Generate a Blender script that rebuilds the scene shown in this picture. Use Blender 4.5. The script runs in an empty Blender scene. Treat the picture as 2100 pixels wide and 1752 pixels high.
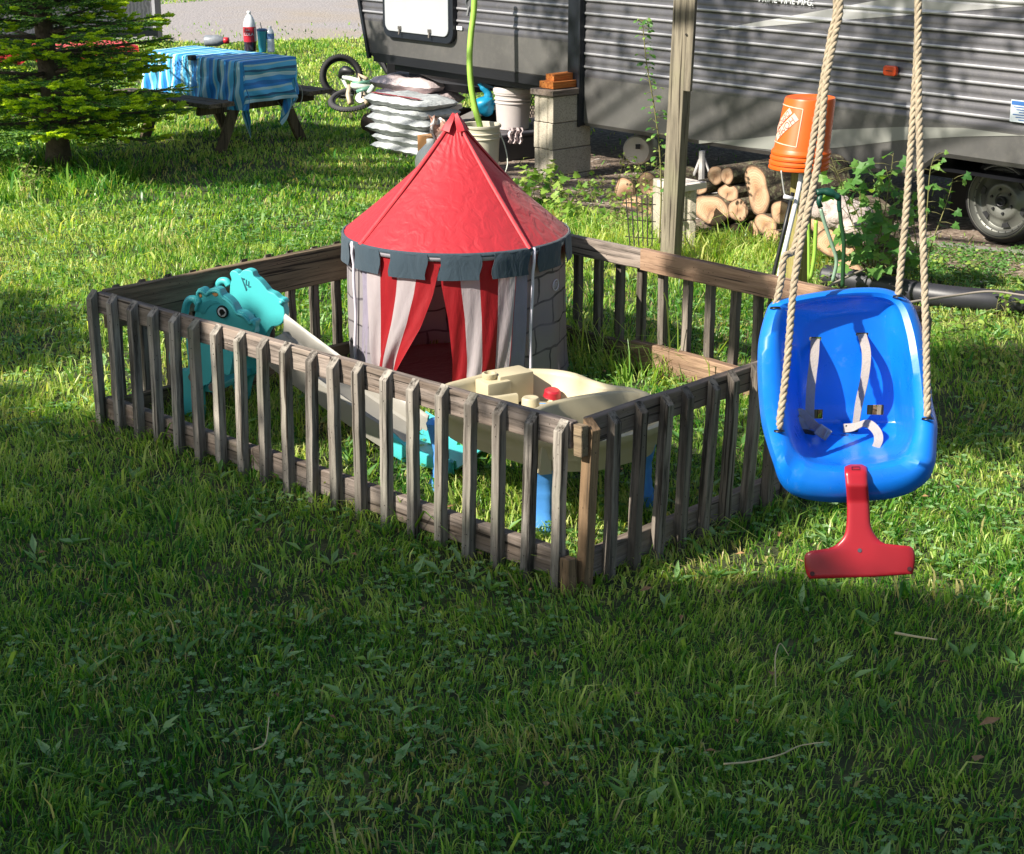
import bpy, bmesh, math, random
import numpy as np
from mathutils import Vector, Matrix, noise
random.seed(7); rng = np.random.default_rng(7)
PI = math.pi
sc = bpy.context.scene
COL = sc.collection
# ---------------------------------------------------------------- camera (measured on a 2100 x 1752 copy of the photo)
F = 3548.0; TH = math.radians(18.3); CX, CY = 1050.0, 876.0
CAMZ = 2.35
FW = Vector((0, math.cos(TH), -math.sin(TH))); UP = Vector((0, math.sin(TH), math.cos(TH))); RT = Vector((1, 0, 0))
CAM = Vector((0, 0, CAMZ))
def ray(px, py): return FW + RT*((px-CX)/F) - UP*((py-CY)/F)
def D(px, py, d): return CAM + ray(px, py)*d
def G(px, py, z=0.0):
    r = ray(px, py); return CAM + r*((z-CAMZ)/r.z)
def PY(px, py, Y):
    r = ray(px, py); return CAM + r*(Y/r.y)
cam = bpy.data.cameras.new('camera'); co = bpy.data.objects.new('camera', cam); COL.objects.link(co)
cam.sensor_width = 36; cam.lens = F/2100*36; cam.clip_start = .05; cam.clip_end = 900
co.location = CAM; co.rotation_euler = (PI/2-TH, 0, 0); sc.camera = co
# ---------------------------------------------------------------- light
SUN = Vector((.68, .43, -.66)).normalized()      # direction the light travels
sl = bpy.data.lights.new('sun', 'SUN'); so = bpy.data.objects.new('sun', sl); COL.objects.link(so)
sl.energy = 5.0; sl.angle = math.radians(.6); sl.color = (1, .935, .82)
so.rotation_euler = SUN.to_track_quat('-Z', 'Y').to_euler()
w = bpy.data.worlds.new('World'); sc.world = w; w.use_nodes = True
nt = w.node_tree; bg = nt.nodes['Background']; sk = nt.nodes.new('ShaderNodeTexSky'); sk.sky_type = 'NISHITA'; sk.sun_disc = False
sk.sun_elevation = math.asin(-SUN.z); sk.sun_rotation = math.atan2(-SUN.x, -SUN.y)
sk.air_density = 1.2; sk.dust_density = 1.5
hs_ = nt.nodes.new('ShaderNodeHueSaturation'); hs_.inputs['Saturation'].default_value = 1.0; nt.links.new(sk.outputs[0], hs_.inputs['Color']); nt.links.new(hs_.outputs[0], bg.inputs[0]); bg.inputs[1].default_value = .075
sc.view_settings.view_transform = 'Standard'; sc.view_settings.look = 'None'; sc.view_settings.exposure = 1.05; sc.view_settings.gamma = 1
# ---------------------------------------------------------------- materials
def srgb(h):
    h = h.lstrip('#'); v = [int(h[i:i+2], 16)/255 for i in (0, 2, 4)]
    return tuple(c/12.92 if c <= .04045 else ((c+.055)/1.055)**2.4 for c in v)+(1,)
MATS = {}
class M:
    def __init__(s, name):
        s.m = bpy.data.materials.new(name); s.m.use_nodes = True; s.t = s.m.node_tree; s.N = s.t.nodes; s.b = s.N['Principled BSDF']; s.out = s.N['Material Output']
        MATS[name] = s.m
    def n(s, t, **k):
        x = s.N.new(t)
        for a, v in k.items():
            if a.startswith('i_'): x.inputs[a[2:]].default_value = v
            else: setattr(x, a, v)
        return x
    def l(s, a, b): s.t.links.new(a, b)
    def coord(s, kind='Object', scale=(1, 1, 1), rand=False):
        c = s.n('ShaderNodeTexCoord'); mp = s.n('ShaderNodeMapping'); mp.inputs['Scale'].default_value = scale
        s.l(c.outputs[kind], mp.inputs[0])
        if rand:
            oi = s.n('ShaderNodeObjectInfo'); mu = s.n('ShaderNodeMath', operation='MULTIPLY'); mu.inputs[1].default_value = 37
            s.l(oi.outputs['Random'], mu.inputs[0]); s.l(mu.outputs[0], mp.inputs['Location'])
        return mp.outputs[0]
    def noise(s, vec, scale=5, detail=4, rough=.6):
        x = s.n('ShaderNodeTexNoise'); x.inputs['Scale'].default_value = scale; x.inputs['Detail'].default_value = detail; x.inputs['Roughness'].default_value = rough
        if vec is not None: s.l(vec, x.inputs['Vector'])
        return x.outputs['Fac']
    def ramp(s, fac, stops, interp='LINEAR'):
        r = s.n('ShaderNodeValToRGB'); r.color_ramp.interpolation = interp
        e = r.color_ramp.elements
        while len(e) < len(stops): e.new(.5)
        for i, (p, c) in enumerate(stops): e[i].position = p; e[i].color = c if len(c) == 4 else tuple(c)+(1,)
        s.l(fac, r.inputs[0]); return r.outputs[0]
    def mix(s, fac, a, b, mode='MIX'):
        x = s.n('ShaderNodeMix', data_type='RGBA', blend_type=mode)
        for k, v in ((0, fac), (6, a), (7, b)):
            if hasattr(v, 'is_linked') or hasattr(v, 'links'): s.l(v, x.inputs[k])
            else: x.inputs[k].default_value = v
        return x.outputs[2]
    def bump(s, h, st=.3, dist=.01):
        x = s.n('ShaderNodeBump'); x.inputs['Strength'].default_value = st; x.inputs['Distance'].default_value = dist
        s.l(h, x.inputs['Height']); s.l(x.outputs[0], s.b.inputs['Normal'])
    def set(s, **k):
        for a, v in k.items(): s.b.inputs[a.replace('_', ' ')].default_value = v
        return s
def plain(name, hexa, rough=.5, var=.12, sc_=6, bump=0, bsc=60, metal=0, coat=0, bdist=.002, **kw):
    m = M(name); c = srgb(hexa); v = m.coord('Object')
    a = tuple(x*(1-var) for x in c[:3])+(1,); b = tuple(min(1, x*(1+var)) for x in c[:3])+(1,)
    m.l(m.ramp(m.noise(v, sc_, 5, .65), [(.3, a), (.7, b)]), m.b.inputs['Base Color'])
    m.set(Roughness=rough, Metallic=metal); m.b.inputs['Coat Weight'].default_value = coat
    if bump: m.bump(m.noise(v, bsc, 3), bump, bdist)
    for k, x in kw.items(): m.b.inputs[k].default_value = x
    return m.m
def wood(name, dark, light, stain, axis=2, rough=.85, knots=True, grain=1.0, green=None):
    m = M(name); s = [38, 38, 38]; s[axis] = 2.2
    v = m.coord('Object', tuple(s), rand=True); v2 = m.coord('Object', (5, 5, 5), rand=True)
    s3 = [9, 9, 9]; s3[axis] = .8; v3 = m.coord('Object', tuple(s3), rand=True)
    g = m.noise(v, 1.0*grain, 6, .7)
    c = m.ramp(g, [(.36, srgb(dark)), (.58, srgb(light))])
    c = m.mix(m.ramp(m.noise(v3, 1, 3), [(.45, (0, 0, 0)), (.68, (.75, .75, .75))]), c, srgb(stain))
    if green: c = m.mix(m.ramp(m.noise(v2, .6, 4), [(.5, (0, 0, 0)), (.75, (.5, .5, .5))]), c, srgb(green))
    # fine dark cracks along the grain
    s4 = [70, 70, 70]; s4[axis] = 1.5; cr = m.noise(m.coord('Object', tuple(s4), rand=True), 1, 2)
    c = m.mix(m.ramp(cr, [(.33, (.9, .9, .9)), (.39, (0, 0, 0))]), c, srgb('#2a241e'))
    if knots:
        vo = m.n('ShaderNodeTexVoronoi'); s5 = [9, 9, 9]; s5[axis] = 5; m.l(m.coord('Object', tuple(s5), rand=True), vo.inputs[0])
        c = m.mix(m.ramp(vo.outputs['Distance'], [(.05, (.9, .9, .9)), (.11, (0, 0, 0))]), c, srgb('#2c2018'))
    oi = m.n('ShaderNodeObjectInfo'); c = m.mix(.5, c, m.mix(1.0, c, m.ramp(oi.outputs['Random'], [(0, (.55, .52, .5)), (1, (1.25, 1.2, 1.15))]), 'MULTIPLY'))
    m.l(c, m.b.inputs['Base Color']); m.set(Roughness=rough); m.b.inputs['Specular IOR Level'].default_value = .25
    m.bump(g, .9, .005); return m.m
# ---------------------------------------------------------------- object helpers
def tag(o, label=None, cat=None, group=None, kind=None):
    if label: o['label'] = label
    if cat: o['category'] = cat
    if group: o['group'] = group
    if kind: o['kind'] = kind
    return o
def thing(name, loc, label, cat, group=None, rot=(0, 0, 0)):
    o = bpy.data.objects.new(name, None); COL.objects.link(o); o.location = loc; o.rotation_euler = rot; o.empty_display_size = .1
    return tag(o, label, cat, group)
def copy_tree(o, parent=None):
    c = o.copy(); COL.objects.link(c); c.parent = parent
    for ch in list(o.children): copy_tree(ch, c)
    return c
def world_loc(o):
    v = Vector((0, 0, 0))
    while o is not None: v += Vector(o.location); o = o.parent
    return v
class MB:
    def __init__(s): s.v = []; s.f = []; s.uv = None; s.mi = []; s.cur = 0
    def add(s, vs, fs):
        b = len(s.v); s.v += [tuple(x) for x in vs]; s.f += [tuple(b+i for i in f) for f in fs]; s.mi += [s.cur]*len(fs); return s
    def box(s, c, d, R=None, bev=0):
        c = Vector(c); hx, hy, hz = d[0]/2, d[1]/2, d[2]/2
        if bev <= 0:
            vs = [Vector((x, y, z)) for x in (-hx, hx) for y in (-hy, hy) for z in (-hz, hz)]
            fs = [(0, 1, 3, 2), (4, 6, 7, 5), (0, 4, 5, 1), (2, 3, 7, 6), (0, 2, 6, 4), (1, 5, 7, 3)]
        else:
            bm = bmesh.new(); bmesh.ops.create_cube(bm, size=1)
            for q in bm.verts: q.co = Vector((q.co.x*d[0], q.co.y*d[1], q.co.z*d[2]))
            bmesh.ops.bevel(bm, geom=list(bm.edges), offset=bev, segments=2, affect='EDGES', profile=.6)
            vs = [q.co.copy() for q in bm.verts]; fs = [tuple(q.index for q in f.verts) for f in bm.faces]; bm.free()
        if R is not None: vs = [R @ q for q in vs]
        return s.add([c+q for q in vs], fs)
    def beam(s, a, b, wd, th, side=None, bev=0):
        a = Vector(a); b = Vector(b); x = (b-a); L = x.length; x.normalize()
        z = Vector(side) if side is not None else Vector((0, 0, 1))
        z = (z-x*z.dot(x)); z = z.normalized() if z.length > 1e-4 else x.orthogonal().normalized()
        y = z.cross(x); R = Matrix((x, y, z)).transposed()
        return s.box((a+b)/2, (L, wd, th), R, bev)
    def tube(s, pts, r, n=8, caps=True, twist=0):
        pts = [Vector(p) for p in pts]; k = len(pts); rr = r if hasattr(r, '__len__') else [r]*k
        T = []
        for i in range(k):
            t = (pts[min(i+1, k-1)]-pts[max(i-1, 0)]); T.append(t.normalized() if t.length > 1e-9 else Vector((0, 0, 1)))
        N0 = T[0].orthogonal().normalized(); vs = []; fs = []
        for i in range(k):
            N0 = (N0-T[i]*N0.dot(T[i])).normalized(); B = T[i].cross(N0)
            for j in range(n):
                a = 2*PI*j/n+twist*i; vs.append(pts[i]+(N0*math.cos(a)+B*math.sin(a))*rr[i])
        for i in range(k-1):
            for j in range(n):
                a = i*n+j; b = i*n+(j+1) % n; fs.append((a, b, b+n, a+n))
        if caps: fs.append(tuple(reversed(range(n)))); fs.append(tuple(range((k-1)*n, k*n)))
        return s.add(vs, fs)
    def lathe(s, prof, c=(0, 0, 0), ax=(0, 0, 1), n=24, a0=0, a1=2*PI, close=True):
        c = Vector(c); z = Vector(ax).normalized(); x = z.orthogonal().normalized() if abs(z.z) < .99 else Vector((1, 0, 0)); y = z.cross(x)
        full = abs(a1-a0-2*PI) < 1e-6; m = n if full else n+1; vs = []; fs = []
        for (r, h) in prof:
            for j in range(m):
                a = a0+(a1-a0)*j/n; vs.append(c+z*h+(x*math.cos(a)+y*math.sin(a))*max(r, 1e-4))
        for i in range(len(prof)-1):
            for j in range(n):
                k = (j+1) % m; fs.append((i*m+j, i*m+k, (i+1)*m+k, (i+1)*m+j))
        return s.add(vs, fs)
    def prism(s, poly, o, ex, ey, ez, th):
        """poly in (ex, ey) plane at o, extruded from -th/2 to th/2 along ez"""
        o = Vector(o); ex = Vector(ex); ey = Vector(ey); ez = Vector(ez); n = len(poly)
        vs = [o+ex*p[0]+ey*p[1]-ez*th/2 for p in poly]+[o+ex*p[0]+ey*p[1]+ez*th/2 for p in poly]
        fs = [tuple(reversed(range(n))), tuple(range(n, 2*n))]+[(i, (i+1) % n, (i+1) % n+n, i+n) for i in range(n)]
        return s.add(vs, fs)
    def grid(s, P, nu, nv, closeu=False):
        vs = [P(i, j) for j in range(nv) for i in range(nu)]; fs = []
        for j in range(nv-1):
            for i in range(nu if closeu else nu-1):
                k = (i+1) % nu; fs.append((j*nu+i, j*nu+k, (j+1)*nu+k, (j+1)*nu+i))
        return s.add(vs, fs)
    def build(s, name, mat=None, parent=None, smooth=False, world=True, auto=None, loc=None, rot=None, uvs=None, sub=0, solid=0, bevel=0):
        me = bpy.data.meshes.new(name)
        off = world_loc(parent) if (parent is not None and world) else Vector((0, 0, 0))
        if loc is not None and world: off = off*0
        me.from_pydata([tuple(Vector(q)-off) for q in s.v], [], s.f); me.update()
        if uvs is not None:
            ul = me.uv_layers.new(name='UVMap')
            for lp in me.loops: ul.data[lp.index].uv = uvs[lp.vertex_index]
        for mm in (mat if isinstance(mat, (list, tuple)) else [mat]):
            if mm is not None: me.materials.append(mm)
        if isinstance(mat, (list, tuple)): me.polygons.foreach_set('material_index', s.mi)
        bm = bmesh.new(); bm.from_mesh(me); bmesh.ops.recalc_face_normals(bm, faces=bm.faces); bm.to_mesh(me); bm.free()
        if smooth: me.polygons.foreach_set('use_smooth', [True]*len(me.polygons))
        o = bpy.data.objects.new(name, me); COL.objects.link(o); o.parent = parent
        if loc is not None: o.location = loc
        if rot is not None: o.rotation_euler = rot
        if solid: q = o.modifiers.new('solid', 'SOLIDIFY'); q.thickness = solid; q.offset = 0; q = o.modifiers.new('split', 'EDGE_SPLIT'); q.split_angle = .7
        if bevel: q = o.modifiers.new('bevel', 'BEVEL'); q.width = bevel; q.segments = 2; q.limit_method = 'ANGLE'; q.angle_limit = .6
        if sub: q = o.modifiers.new('sub', 'SUBSURF'); q.levels = sub; q.render_levels = sub
        if auto:
            me.polygons.foreach_set('use_smooth', [True]*len(me.polygons))
            try: me.set_sharp_from_angle(angle=auto)
            except Exception: pass
        return o
def spline(pts, n=8, closed=False):
    pts = [Vector(p) for p in pts]; out = []; k = len(pts)
    rngi = range(k) if closed else range(k-1)
    for i in rngi:
        p1 = pts[i]; p2 = pts[(i+1) % k]; p0 = pts[(i-1) % k] if (closed or i > 0) else p1*2-p2; p3 = pts[(i+2) % k] if (closed or i+2 < k) else p2*2-p1
        for j in range(n):
            t = j/n; out.append(.5*((2*p1)+(p2-p0)*t+(2*p0-5*p1+4*p2-p3)*t*t+(3*p1-p0-3*p2+p3)*t**3))
    if not closed: out.append(pts[-1])
    return out
def text_mesh(txt, size, thick=.0006):
    cu = bpy.data.curves.new('txt', 'FONT'); cu.body = txt; cu.size = size; cu.extrude = thick; cu.align_x = 'CENTER'; cu.align_y = 'CENTER'
    o = bpy.data.objects.new('txt', cu); COL.objects.link(o); dg = bpy.context.evaluated_depsgraph_get(); dg.update()
    me = bpy.data.meshes.new_from_object(o.evaluated_get(dg)); COL.objects.unlink(o); bpy.data.objects.remove(o)
    vs = [v.co.copy() for v in me.vertices]; fs = [tuple(p.vertices) for p in me.polygons]; bpy.data.meshes.remove(me); return vs, fs
def vnoise(x, y, s=1.0, seed=0):
    x = np.asarray(x)*s+seed*17.3; y = np.asarray(y)*s-seed*9.7
    xi = np.floor(x).astype(int); yi = np.floor(y).astype(int); fx = x-xi; fy = y-yi; fx = fx*fx*(3-2*fx); fy = fy*fy*(3-2*fy)
    def h(a, b):
        n = (a*374761393+b*668265263+seed*1442695) & 0x7fffffff; n = ((n ^ (n >> 13))*1274126177) & 0x7fffffff; return (n & 0xffff)/65535.0
    return (h(xi, yi)*(1-fx)+h(xi+1, yi)*fx)*(1-fy)+(h(xi, yi+1)*(1-fx)+h(xi+1, yi+1)*fx)*fy
def np_mesh(name, V, loops, starts, totals, mat, attrs=None, smooth=False, parent=None):
    me = bpy.data.meshes.new(name); me.vertices.add(len(V)); me.vertices.foreach_set('co', V.astype(np.float32).ravel())
    me.loops.add(len(loops)); me.loops.foreach_set('vertex_index', loops.astype(np.int32))
    me.polygons.add(len(starts)); me.polygons.foreach_set('loop_start', starts.astype(np.int32)); 
    try: me.polygons.foreach_set('loop_total', totals.astype(np.int32))
    except Exception: pass
    if smooth: me.polygons.foreach_set('use_smooth', np.ones(len(starts), dtype=bool))
    me.update(calc_edges=True)
    for k, a in (attrs or {}).items():
        at = me.attributes.new(k, 'FLOAT', 'POINT'); at.data.foreach_set('value', a.astype(np.float32))
    me.materials.append(mat); o = bpy.data.objects.new(name, me); COL.objects.link(o); o.parent = parent
    return o
def in_poly(x, y, poly):
    x = np.asarray(x, float); y = np.asarray(y, float); ins = np.zeros(x.shape, bool); n = len(poly)
    for i in range(n):
        x1, y1 = poly[i][:2]; x2, y2 = poly[(i+1) % n][:2]
        c = ((y1 > y) != (y2 > y)) & (x < (x2-x1)*(y-y1)/((y2-y1) if y2 != y1 else 1e-9)+x1); ins ^= c
    return ins
def GP(pts, z=0): return [tuple(G(a, b, z))[:2] for a, b in pts]
def foliage_mat(name, stops, trans=.45, rough=.55, attr='v'):
    m = M(name); at = m.n('ShaderNodeAttribute', attribute_name=attr); c = m.ramp(at.outputs['Fac'], stops)
    m.l(c, m.b.inputs['Base Color']); m.set(Roughness=rough); m.b.inputs['Specular IOR Level'].default_value = .35
    tr = m.n('ShaderNodeBsdfTranslucent'); c2 = m.mix(1.0, c, (1.5, 1.5, .55, 1), 'MULTIPLY'); m.l(c2, tr.inputs[0])
    mx = m.n('ShaderNodeMixShader'); mx.inputs[0].default_value = trans; m.l(m.b.outputs[0], mx.inputs[1]); m.l(tr.outputs[0], mx.inputs[2]); m.l(mx.outputs[0], m.out.inputs[0])
    return m.m
def leaf_cards(P, Nrm, Dr, L, Wd, vals, name, mat, parent=None, droop=.25, off=None):
    """four-vertex pointed leaves: P base, Dr direction, Nrm normal, arrays"""
    Dr = Dr/np.linalg.norm(Dr, axis=1)[:, None]; S = np.cross(Dr, Nrm); S /= (np.linalg.norm(S, axis=1)[:, None]+1e-9); Nn = np.cross(S, Dr)
    L = L[:, None]; Wd = Wd[:, None]
    a = P; b = P+Dr*L*.45+S*Wd*.5+Nn*L*.05; c = P+Dr*L-Nn*L*droop; d = P+Dr*L*.45-S*Wd*.5+Nn*L*.05
    V = np.stack([a, b, c, d], 1).reshape(-1, 3)
    if off is not None: V = V-np.array(off)
    n = len(P); i = np.arange(n)*4
    loops = np.stack([i, i+1, i+2, i, i+2, i+3], 1).ravel(); st = np.arange(2*n)*3
    return np_mesh(name, V, loops, st, np.full(2*n, 3), mat, {'v': np.repeat(vals, 4)}, parent=parent)
# ================================================================ GROUND, ROAD, GRASS
FC = {k: Vector(G(*v)) for k, v in dict(F=(1178, 866, .59), L=(203, 597, .59), R=(1885, 634, .59), K=(992, 443, .59)).items()}
for k in FC: FC[k].z = 0
WP = Vector((3.0, 10.5, 0)); WD = Vector((-.6675, .7446, 0)); WN = Vector((-.7446, -.6675, 0))     # trailer wall line, its direction, its outward normal
mg = M('lawn_soil'); v = mg.coord('Object')
c = mg.ramp(mg.noise(v, 3, 6, .7), [(.3, srgb('#1f2213')), (.55, srgb('#363c1e')), (.78, srgb('#857a50'))])
mg.l(mg.mix(mg.ramp(mg.noise(v, 60, 3), [(.4, (0, 0, 0)), (.7, (.6, .6, .6))]), c, srgb('#33401b')), mg.b.inputs['Base Color']); mg.set(Roughness=.95); mg.bump(mg.noise(v, 40, 4), .5, .02)
b = MB(); b.add([(-300, -100, 0), (300, -100, 0), (300, 500, 0), (-300, 500, 0)], [(0, 1, 2, 3)]); tag(b.build('ground', mg.m), kind='structure')
mr = M('road_gravel'); v = mr.coord('Object')
c = mr.ramp(mr.noise(v, 26, 6, .8), [(.3, srgb('#6c6766')), (.5, srgb('#8f8988')), (.72, srgb('#aea7a5'))])
c = mr.mix(mr.ramp(mr.noise(v, .5, 4), [(.45, (0, 0, 0)), (.7, (.6, .6, .6))]), c, srgb('#948672'))
mr.l(c, mr.b.inputs['Base Color']); mr.set(Roughness=.95); mr.bump(mr.noise(v, 30, 4), .8, .03)
ROAD = GP([(-900, 60), (200, 78), (330, 86), (420, 90), (560, 84), (760, 80), (1200, 70), (2600, 30)])
b = MB(); far = [(60, 60), (-60, 60)]
pts = ROAD+far; b.add([(x, y, .004) for x, y in pts], [tuple(range(len(pts)))]); tag(b.build('road', mr.m), kind='structure')
VERGE = GP([(120, 14), (330, 10), (430, 2), (520, -12), (520, -60), (-200, -60)])
md = M('dirt_gravel'); v = md.coord('Object')
c = md.ramp(md.noise(v, 22, 6, .8), [(.3, srgb('#3d3027')), (.5, srgb('#77675a')), (.7, srgb('#b7a899'))])
md.l(c, md.b.inputs['Base Color']); md.set(Roughness=.95); md.bump(md.noise(v, 30, 4), .8, .02)
def wl(s, off): return WP+WD*s+WN*off
PADP = [wl(-6, .3), wl(-1.2, .35), wl(.6, .6), wl(2.2, .9), wl(3.2, .95), wl(4.3, .55), wl(5.6, .35), wl(6.6, -.3), wl(6.9, -3), wl(-6, -3)]
pp = [tuple(p)[:2] for p in PADP]
fine = []
for i in range(len(pp)):
    a = Vector(pp[i]); c_ = Vector(pp[(i+1) % len(pp)])
    for k in range(8):
        q = a.lerp(c_, k/8); fine.append((q.x+random.uniform(-.06, .06), q.y+random.uniform(-.06, .06)))
b = MB(); b.add([(x, y, .005) for x, y in fine], [tuple(range(len(fine)))]); tag(b.build('dirt', md.m), kind='structure')
PAD = pp
# pebbles on the pad
stone = plain('pebble', '#9a9088', .9, .3, 20, .4)
b = MB(); ico = bmesh.new(); bmesh.ops.create_icosphere(ico, subdivisions=1, radius=1); iv = [q.co.copy() for q in ico.verts]; jf = [tuple(q.index for q in f.verts) for f in ico.faces]; ico.free()
for i in range(1500):
    s = random.uniform(-3, 5.5); p = wl(s, random.uniform(-.8, .75)); r = random.uniform(.006, .022)
    b.add([p+Vector((q.x*r*random.uniform(.8, 1.3), q.y*r, .005+abs(q.z)*r*.6)) for q in iv], jf)
tag(b.build('gravel', stone), 'loose pale pebbles scattered over the bare dirt by the camper trailer', 'gravel', kind='stuff')
# ---- grass
TENT = Vector((-.26, 7.93, 0)); TR = .515
gm = foliage_mat('grass_blade', [(0, srgb('#c4b784')), (.05, srgb('#b3ab70')), (.1, srgb('#1b4517')), (.3, srgb('#377a28')), (.6, srgb('#8db14a')), (1, srgb('#e2e292'))], .48, .34)
def seg_dist(x, y, a, c):
    a = np.array(a[:2]); c = np.array(c[:2]); d = c-a; t = np.clip(((x-a[0])*d[0]+(y-a[1])*d[1])/(d@d), 0, 1)
    return np.hypot(x-a[0]-t*d[0], y-a[1]-t*d[1])
LONGP = [GP(p) for p in ([(-200, 330), (60, 330), (330, 350), (230, 400), (60, 420), (-200, 430)], [(1180, 470), (1700, 520), (1700, 560), (1400, 545), (1180, 500)], [(1140, 700), (1450, 760), (1330, 800), (1180, 770)])]
BARE = [GP(p) for p in ([(1850, 800), (1960, 790), (2010, 850), (1930, 905), (1860, 890)], [(640, 540), (760, 470), (800, 520), (700, 560)])]
THIN = [GP(p) for p in ([(1080, 400), (1400, 340), (1900, 480), (2300, 560), (2300, 480), (1500, 380), (1150, 350)], [(200, 290), (560, 280), (640, 330), (420, 390), (180, 360)], [(1890, 520), (2300, 520), (2300, 605), (1900, 585)])]
def grass_pts(y0, y1, dens):
    A = (y1-y0)*(.36*(y0+y1)+1.9); n = int(A*dens*1.02)
    Y = np.sqrt(rng.uniform(y0*y0, y1*y1, n)); hw = .36*Y+.95; X = rng.uniform(-1, 1, n)*hw
    return X, Y
def make_grass():
    VV = []; AA = []
    for (y0, y1, dens, wd) in ((3.2, 5.2, 8600, .0042), (5.2, 7.5, 6200, .0052), (7.5, 11, 4200, .006), (11, 16, 2300, .009), (16, 25, 1100, .014), (25, 33, 500, .02)):
        X, Y = grass_pts(y0, y1, dens)
        keep = ~in_poly(X, Y, PAD) | (rng.random(len(X)) < .03)
        rd = in_poly(X, Y, ROAD+far); vg = in_poly(X, Y, VERGE); keep &= (~rd) | vg | (rng.random(len(X)) < .03*(Y < 26))
        keep &= np.hypot(X-TENT.x, Y-TENT.y) > TR-.03
        for p in BARE: keep &= ~in_poly(X, Y, p) | (rng.random(len(X)) < .3)
        for p in THIN: keep &= ~in_poly(X, Y, p) | (rng.random(len(X)) < .5)
        nn = vnoise(X, Y, 1.3, 1)*.5+vnoise(X, Y, 4, 2)*.5; keep &= rng.random(len(X)) < (.3+.9*nn+.35*(vnoise(X, Y, 14, 12)-.5))
        X = X[keep]; Y = Y[keep]; n = len(X); nn = nn[keep]
        H = .021+.029*vnoise(X, Y, 2.3, 3)+.026*vnoise(X, Y, 8, 4); H *= rng.uniform(.45, 1.4, n)
        for (a, c_) in (('F', 'L'), ('F', 'R'), ('K', 'R'), ('L', 'K')):
            d = seg_dist(X, Y, FC[a], FC[c_]); H *= 1+(.55 if (a, c_) != ('K', 'R') else 1.5)*np.exp(-(d/.07)**2)*rng.uniform(.2, 1.2, n)
        for p in LONGP: H *= 1+in_poly(X, Y, p)*rng.uniform(.4, 2.2, n)
        tall = rng.random(n) < .02; H[tall] *= 1.9
        ang = vnoise(X, Y, 3.1, 5)*9+vnoise(X, Y, 11, 8)*3+rng.normal(0, 1.3, n); lean = rng.uniform(.3, 1.5, n); W_ = wd*rng.uniform(.6, 1.4, n); W_[tall] *= 1.7; wide = rng.random(n) < .03; W_[wide] *= 2.1
        dx = np.cos(ang); dy = np.sin(ang); fa = rng.uniform(0, 2*PI, n); sx = np.cos(fa)*W_/2; sy = np.sin(fa)*W_/2
        r1 = H*lean*.30; r2 = H*lean*.95
        z1 = H*.62; z2 = H*(1-.34*lean**2).clip(.22, 1)
        z0 = np.full(n, -.005)
        P = np.stack([np.stack([X-sx, Y-sy, z0], 1), np.stack([X+sx, Y+sy, z0], 1), np.stack([X+dx*r1+sx*.8, Y+dy*r1+sy*.8, z1], 1), np.stack([X+dx*r1-sx*.8, Y+dy*r1-sy*.8, z1], 1), np.stack([X+dx*r2, Y+dy*r2, z2], 1)], 1)
        a = .1+.88*np.clip(.35*vnoise(X, Y, .9, 6)+.55*rng.random(n)+.35*vnoise(X, Y, 7, 7)-.12, 0, 1)
        dry = rng.random(n) < (.025+.2*np.clip((vnoise(X, Y, 2.2, 9)-.62)*4, 0, 1)); a[dry] = rng.uniform(0, .05, dry.sum())
        VV.append(P.reshape(-1, 3)); AA.append(np.repeat(a, 5))
    V = np.concatenate(VV); A = np.concatenate(AA); n = len(V)//5; i = np.arange(n)*5
    loops = np.stack([i, i+1, i+2, i+3, i+3, i+2, i+4], 1).ravel(); st = np.stack([np.arange(n)*7, np.arange(n)*7+4], 1).ravel(); tot = np.tile([4, 3], n)
    o = np_mesh('grass', V, loops, st, tot, gm, {'v': A}, smooth=True); print('BLADES', n)
    return tag(o, 'rough green lawn grass covering the whole yard around the picket fence', 'grass', kind='stuff')
make_grass()
# ---- clover and broad weeds low in the lawn
wm = foliage_mat('weed_leaf', [(0, srgb('#4c7a3c')), (.5, srgb('#6a9650')), (1, srgb('#98b880'))], .4, .5)
def weeds():
    P = []; Dv = []; L = []; Wv = []; V_ = []
    for k in range(16000):      # clover: three small leaflets
        Y = math.sqrt(random.uniform(3.3**2, 12**2)); X = random.uniform(-1, 1)*(.36*Y)
        if vnoise(X, Y, 1.6, 21) < .45: continue
        if in_poly([X], [Y], PAD)[0] or math.hypot(X-TENT.x, Y-TENT.y) < TR+.02: continue
        z = random.uniform(.02, .05); a0 = random.random()*6; g = random.random()
        for j in range(3):
            a = a0+j*2.1; P.append((X, Y, z)); Dv.append((math.cos(a), math.sin(a), .25)); L.append(random.uniform(.012, .02)); Wv.append(.016); V_.append(g)
    for k in range(650):       # dandelion and plantain rosettes
        Y = random.uniform(3.4, 12); X = random.uniform(-1, 1)*(.36*Y)
        if in_poly([X], [Y], PAD)[0] or math.hypot(X-TENT.x, Y-TENT.y) < TR+.1: continue
        a0 = random.random()*6; m = random.randint(1, 4); g = random.random()
        for j in range(m):
            a = a0+j*1.9+random.uniform(-.9, .9); P.append((X, Y, .012)); Dv.append((math.cos(a), math.sin(a), random.uniform(.35, 1.1))); L.append(random.uniform(.05, .1)); Wv.append(random.uniform(.012, .03)); V_.append(min(1, g+random.uniform(-.1, .2)))
    P = np.array(P); Dv = np.array(Dv); N = np.tile([0, 0, 1.], (len(P), 1))+rng.normal(0, .25, (len(P), 3))
    o = leaf_cards(P, N, Dv, np.array(L), np.array(Wv), np.array(V_), 'clover', wm, droop=.15)
    tag(o, 'clover and broad leaved weeds growing low through the lawn', 'weeds', kind='stuff')
weeds()
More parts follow.
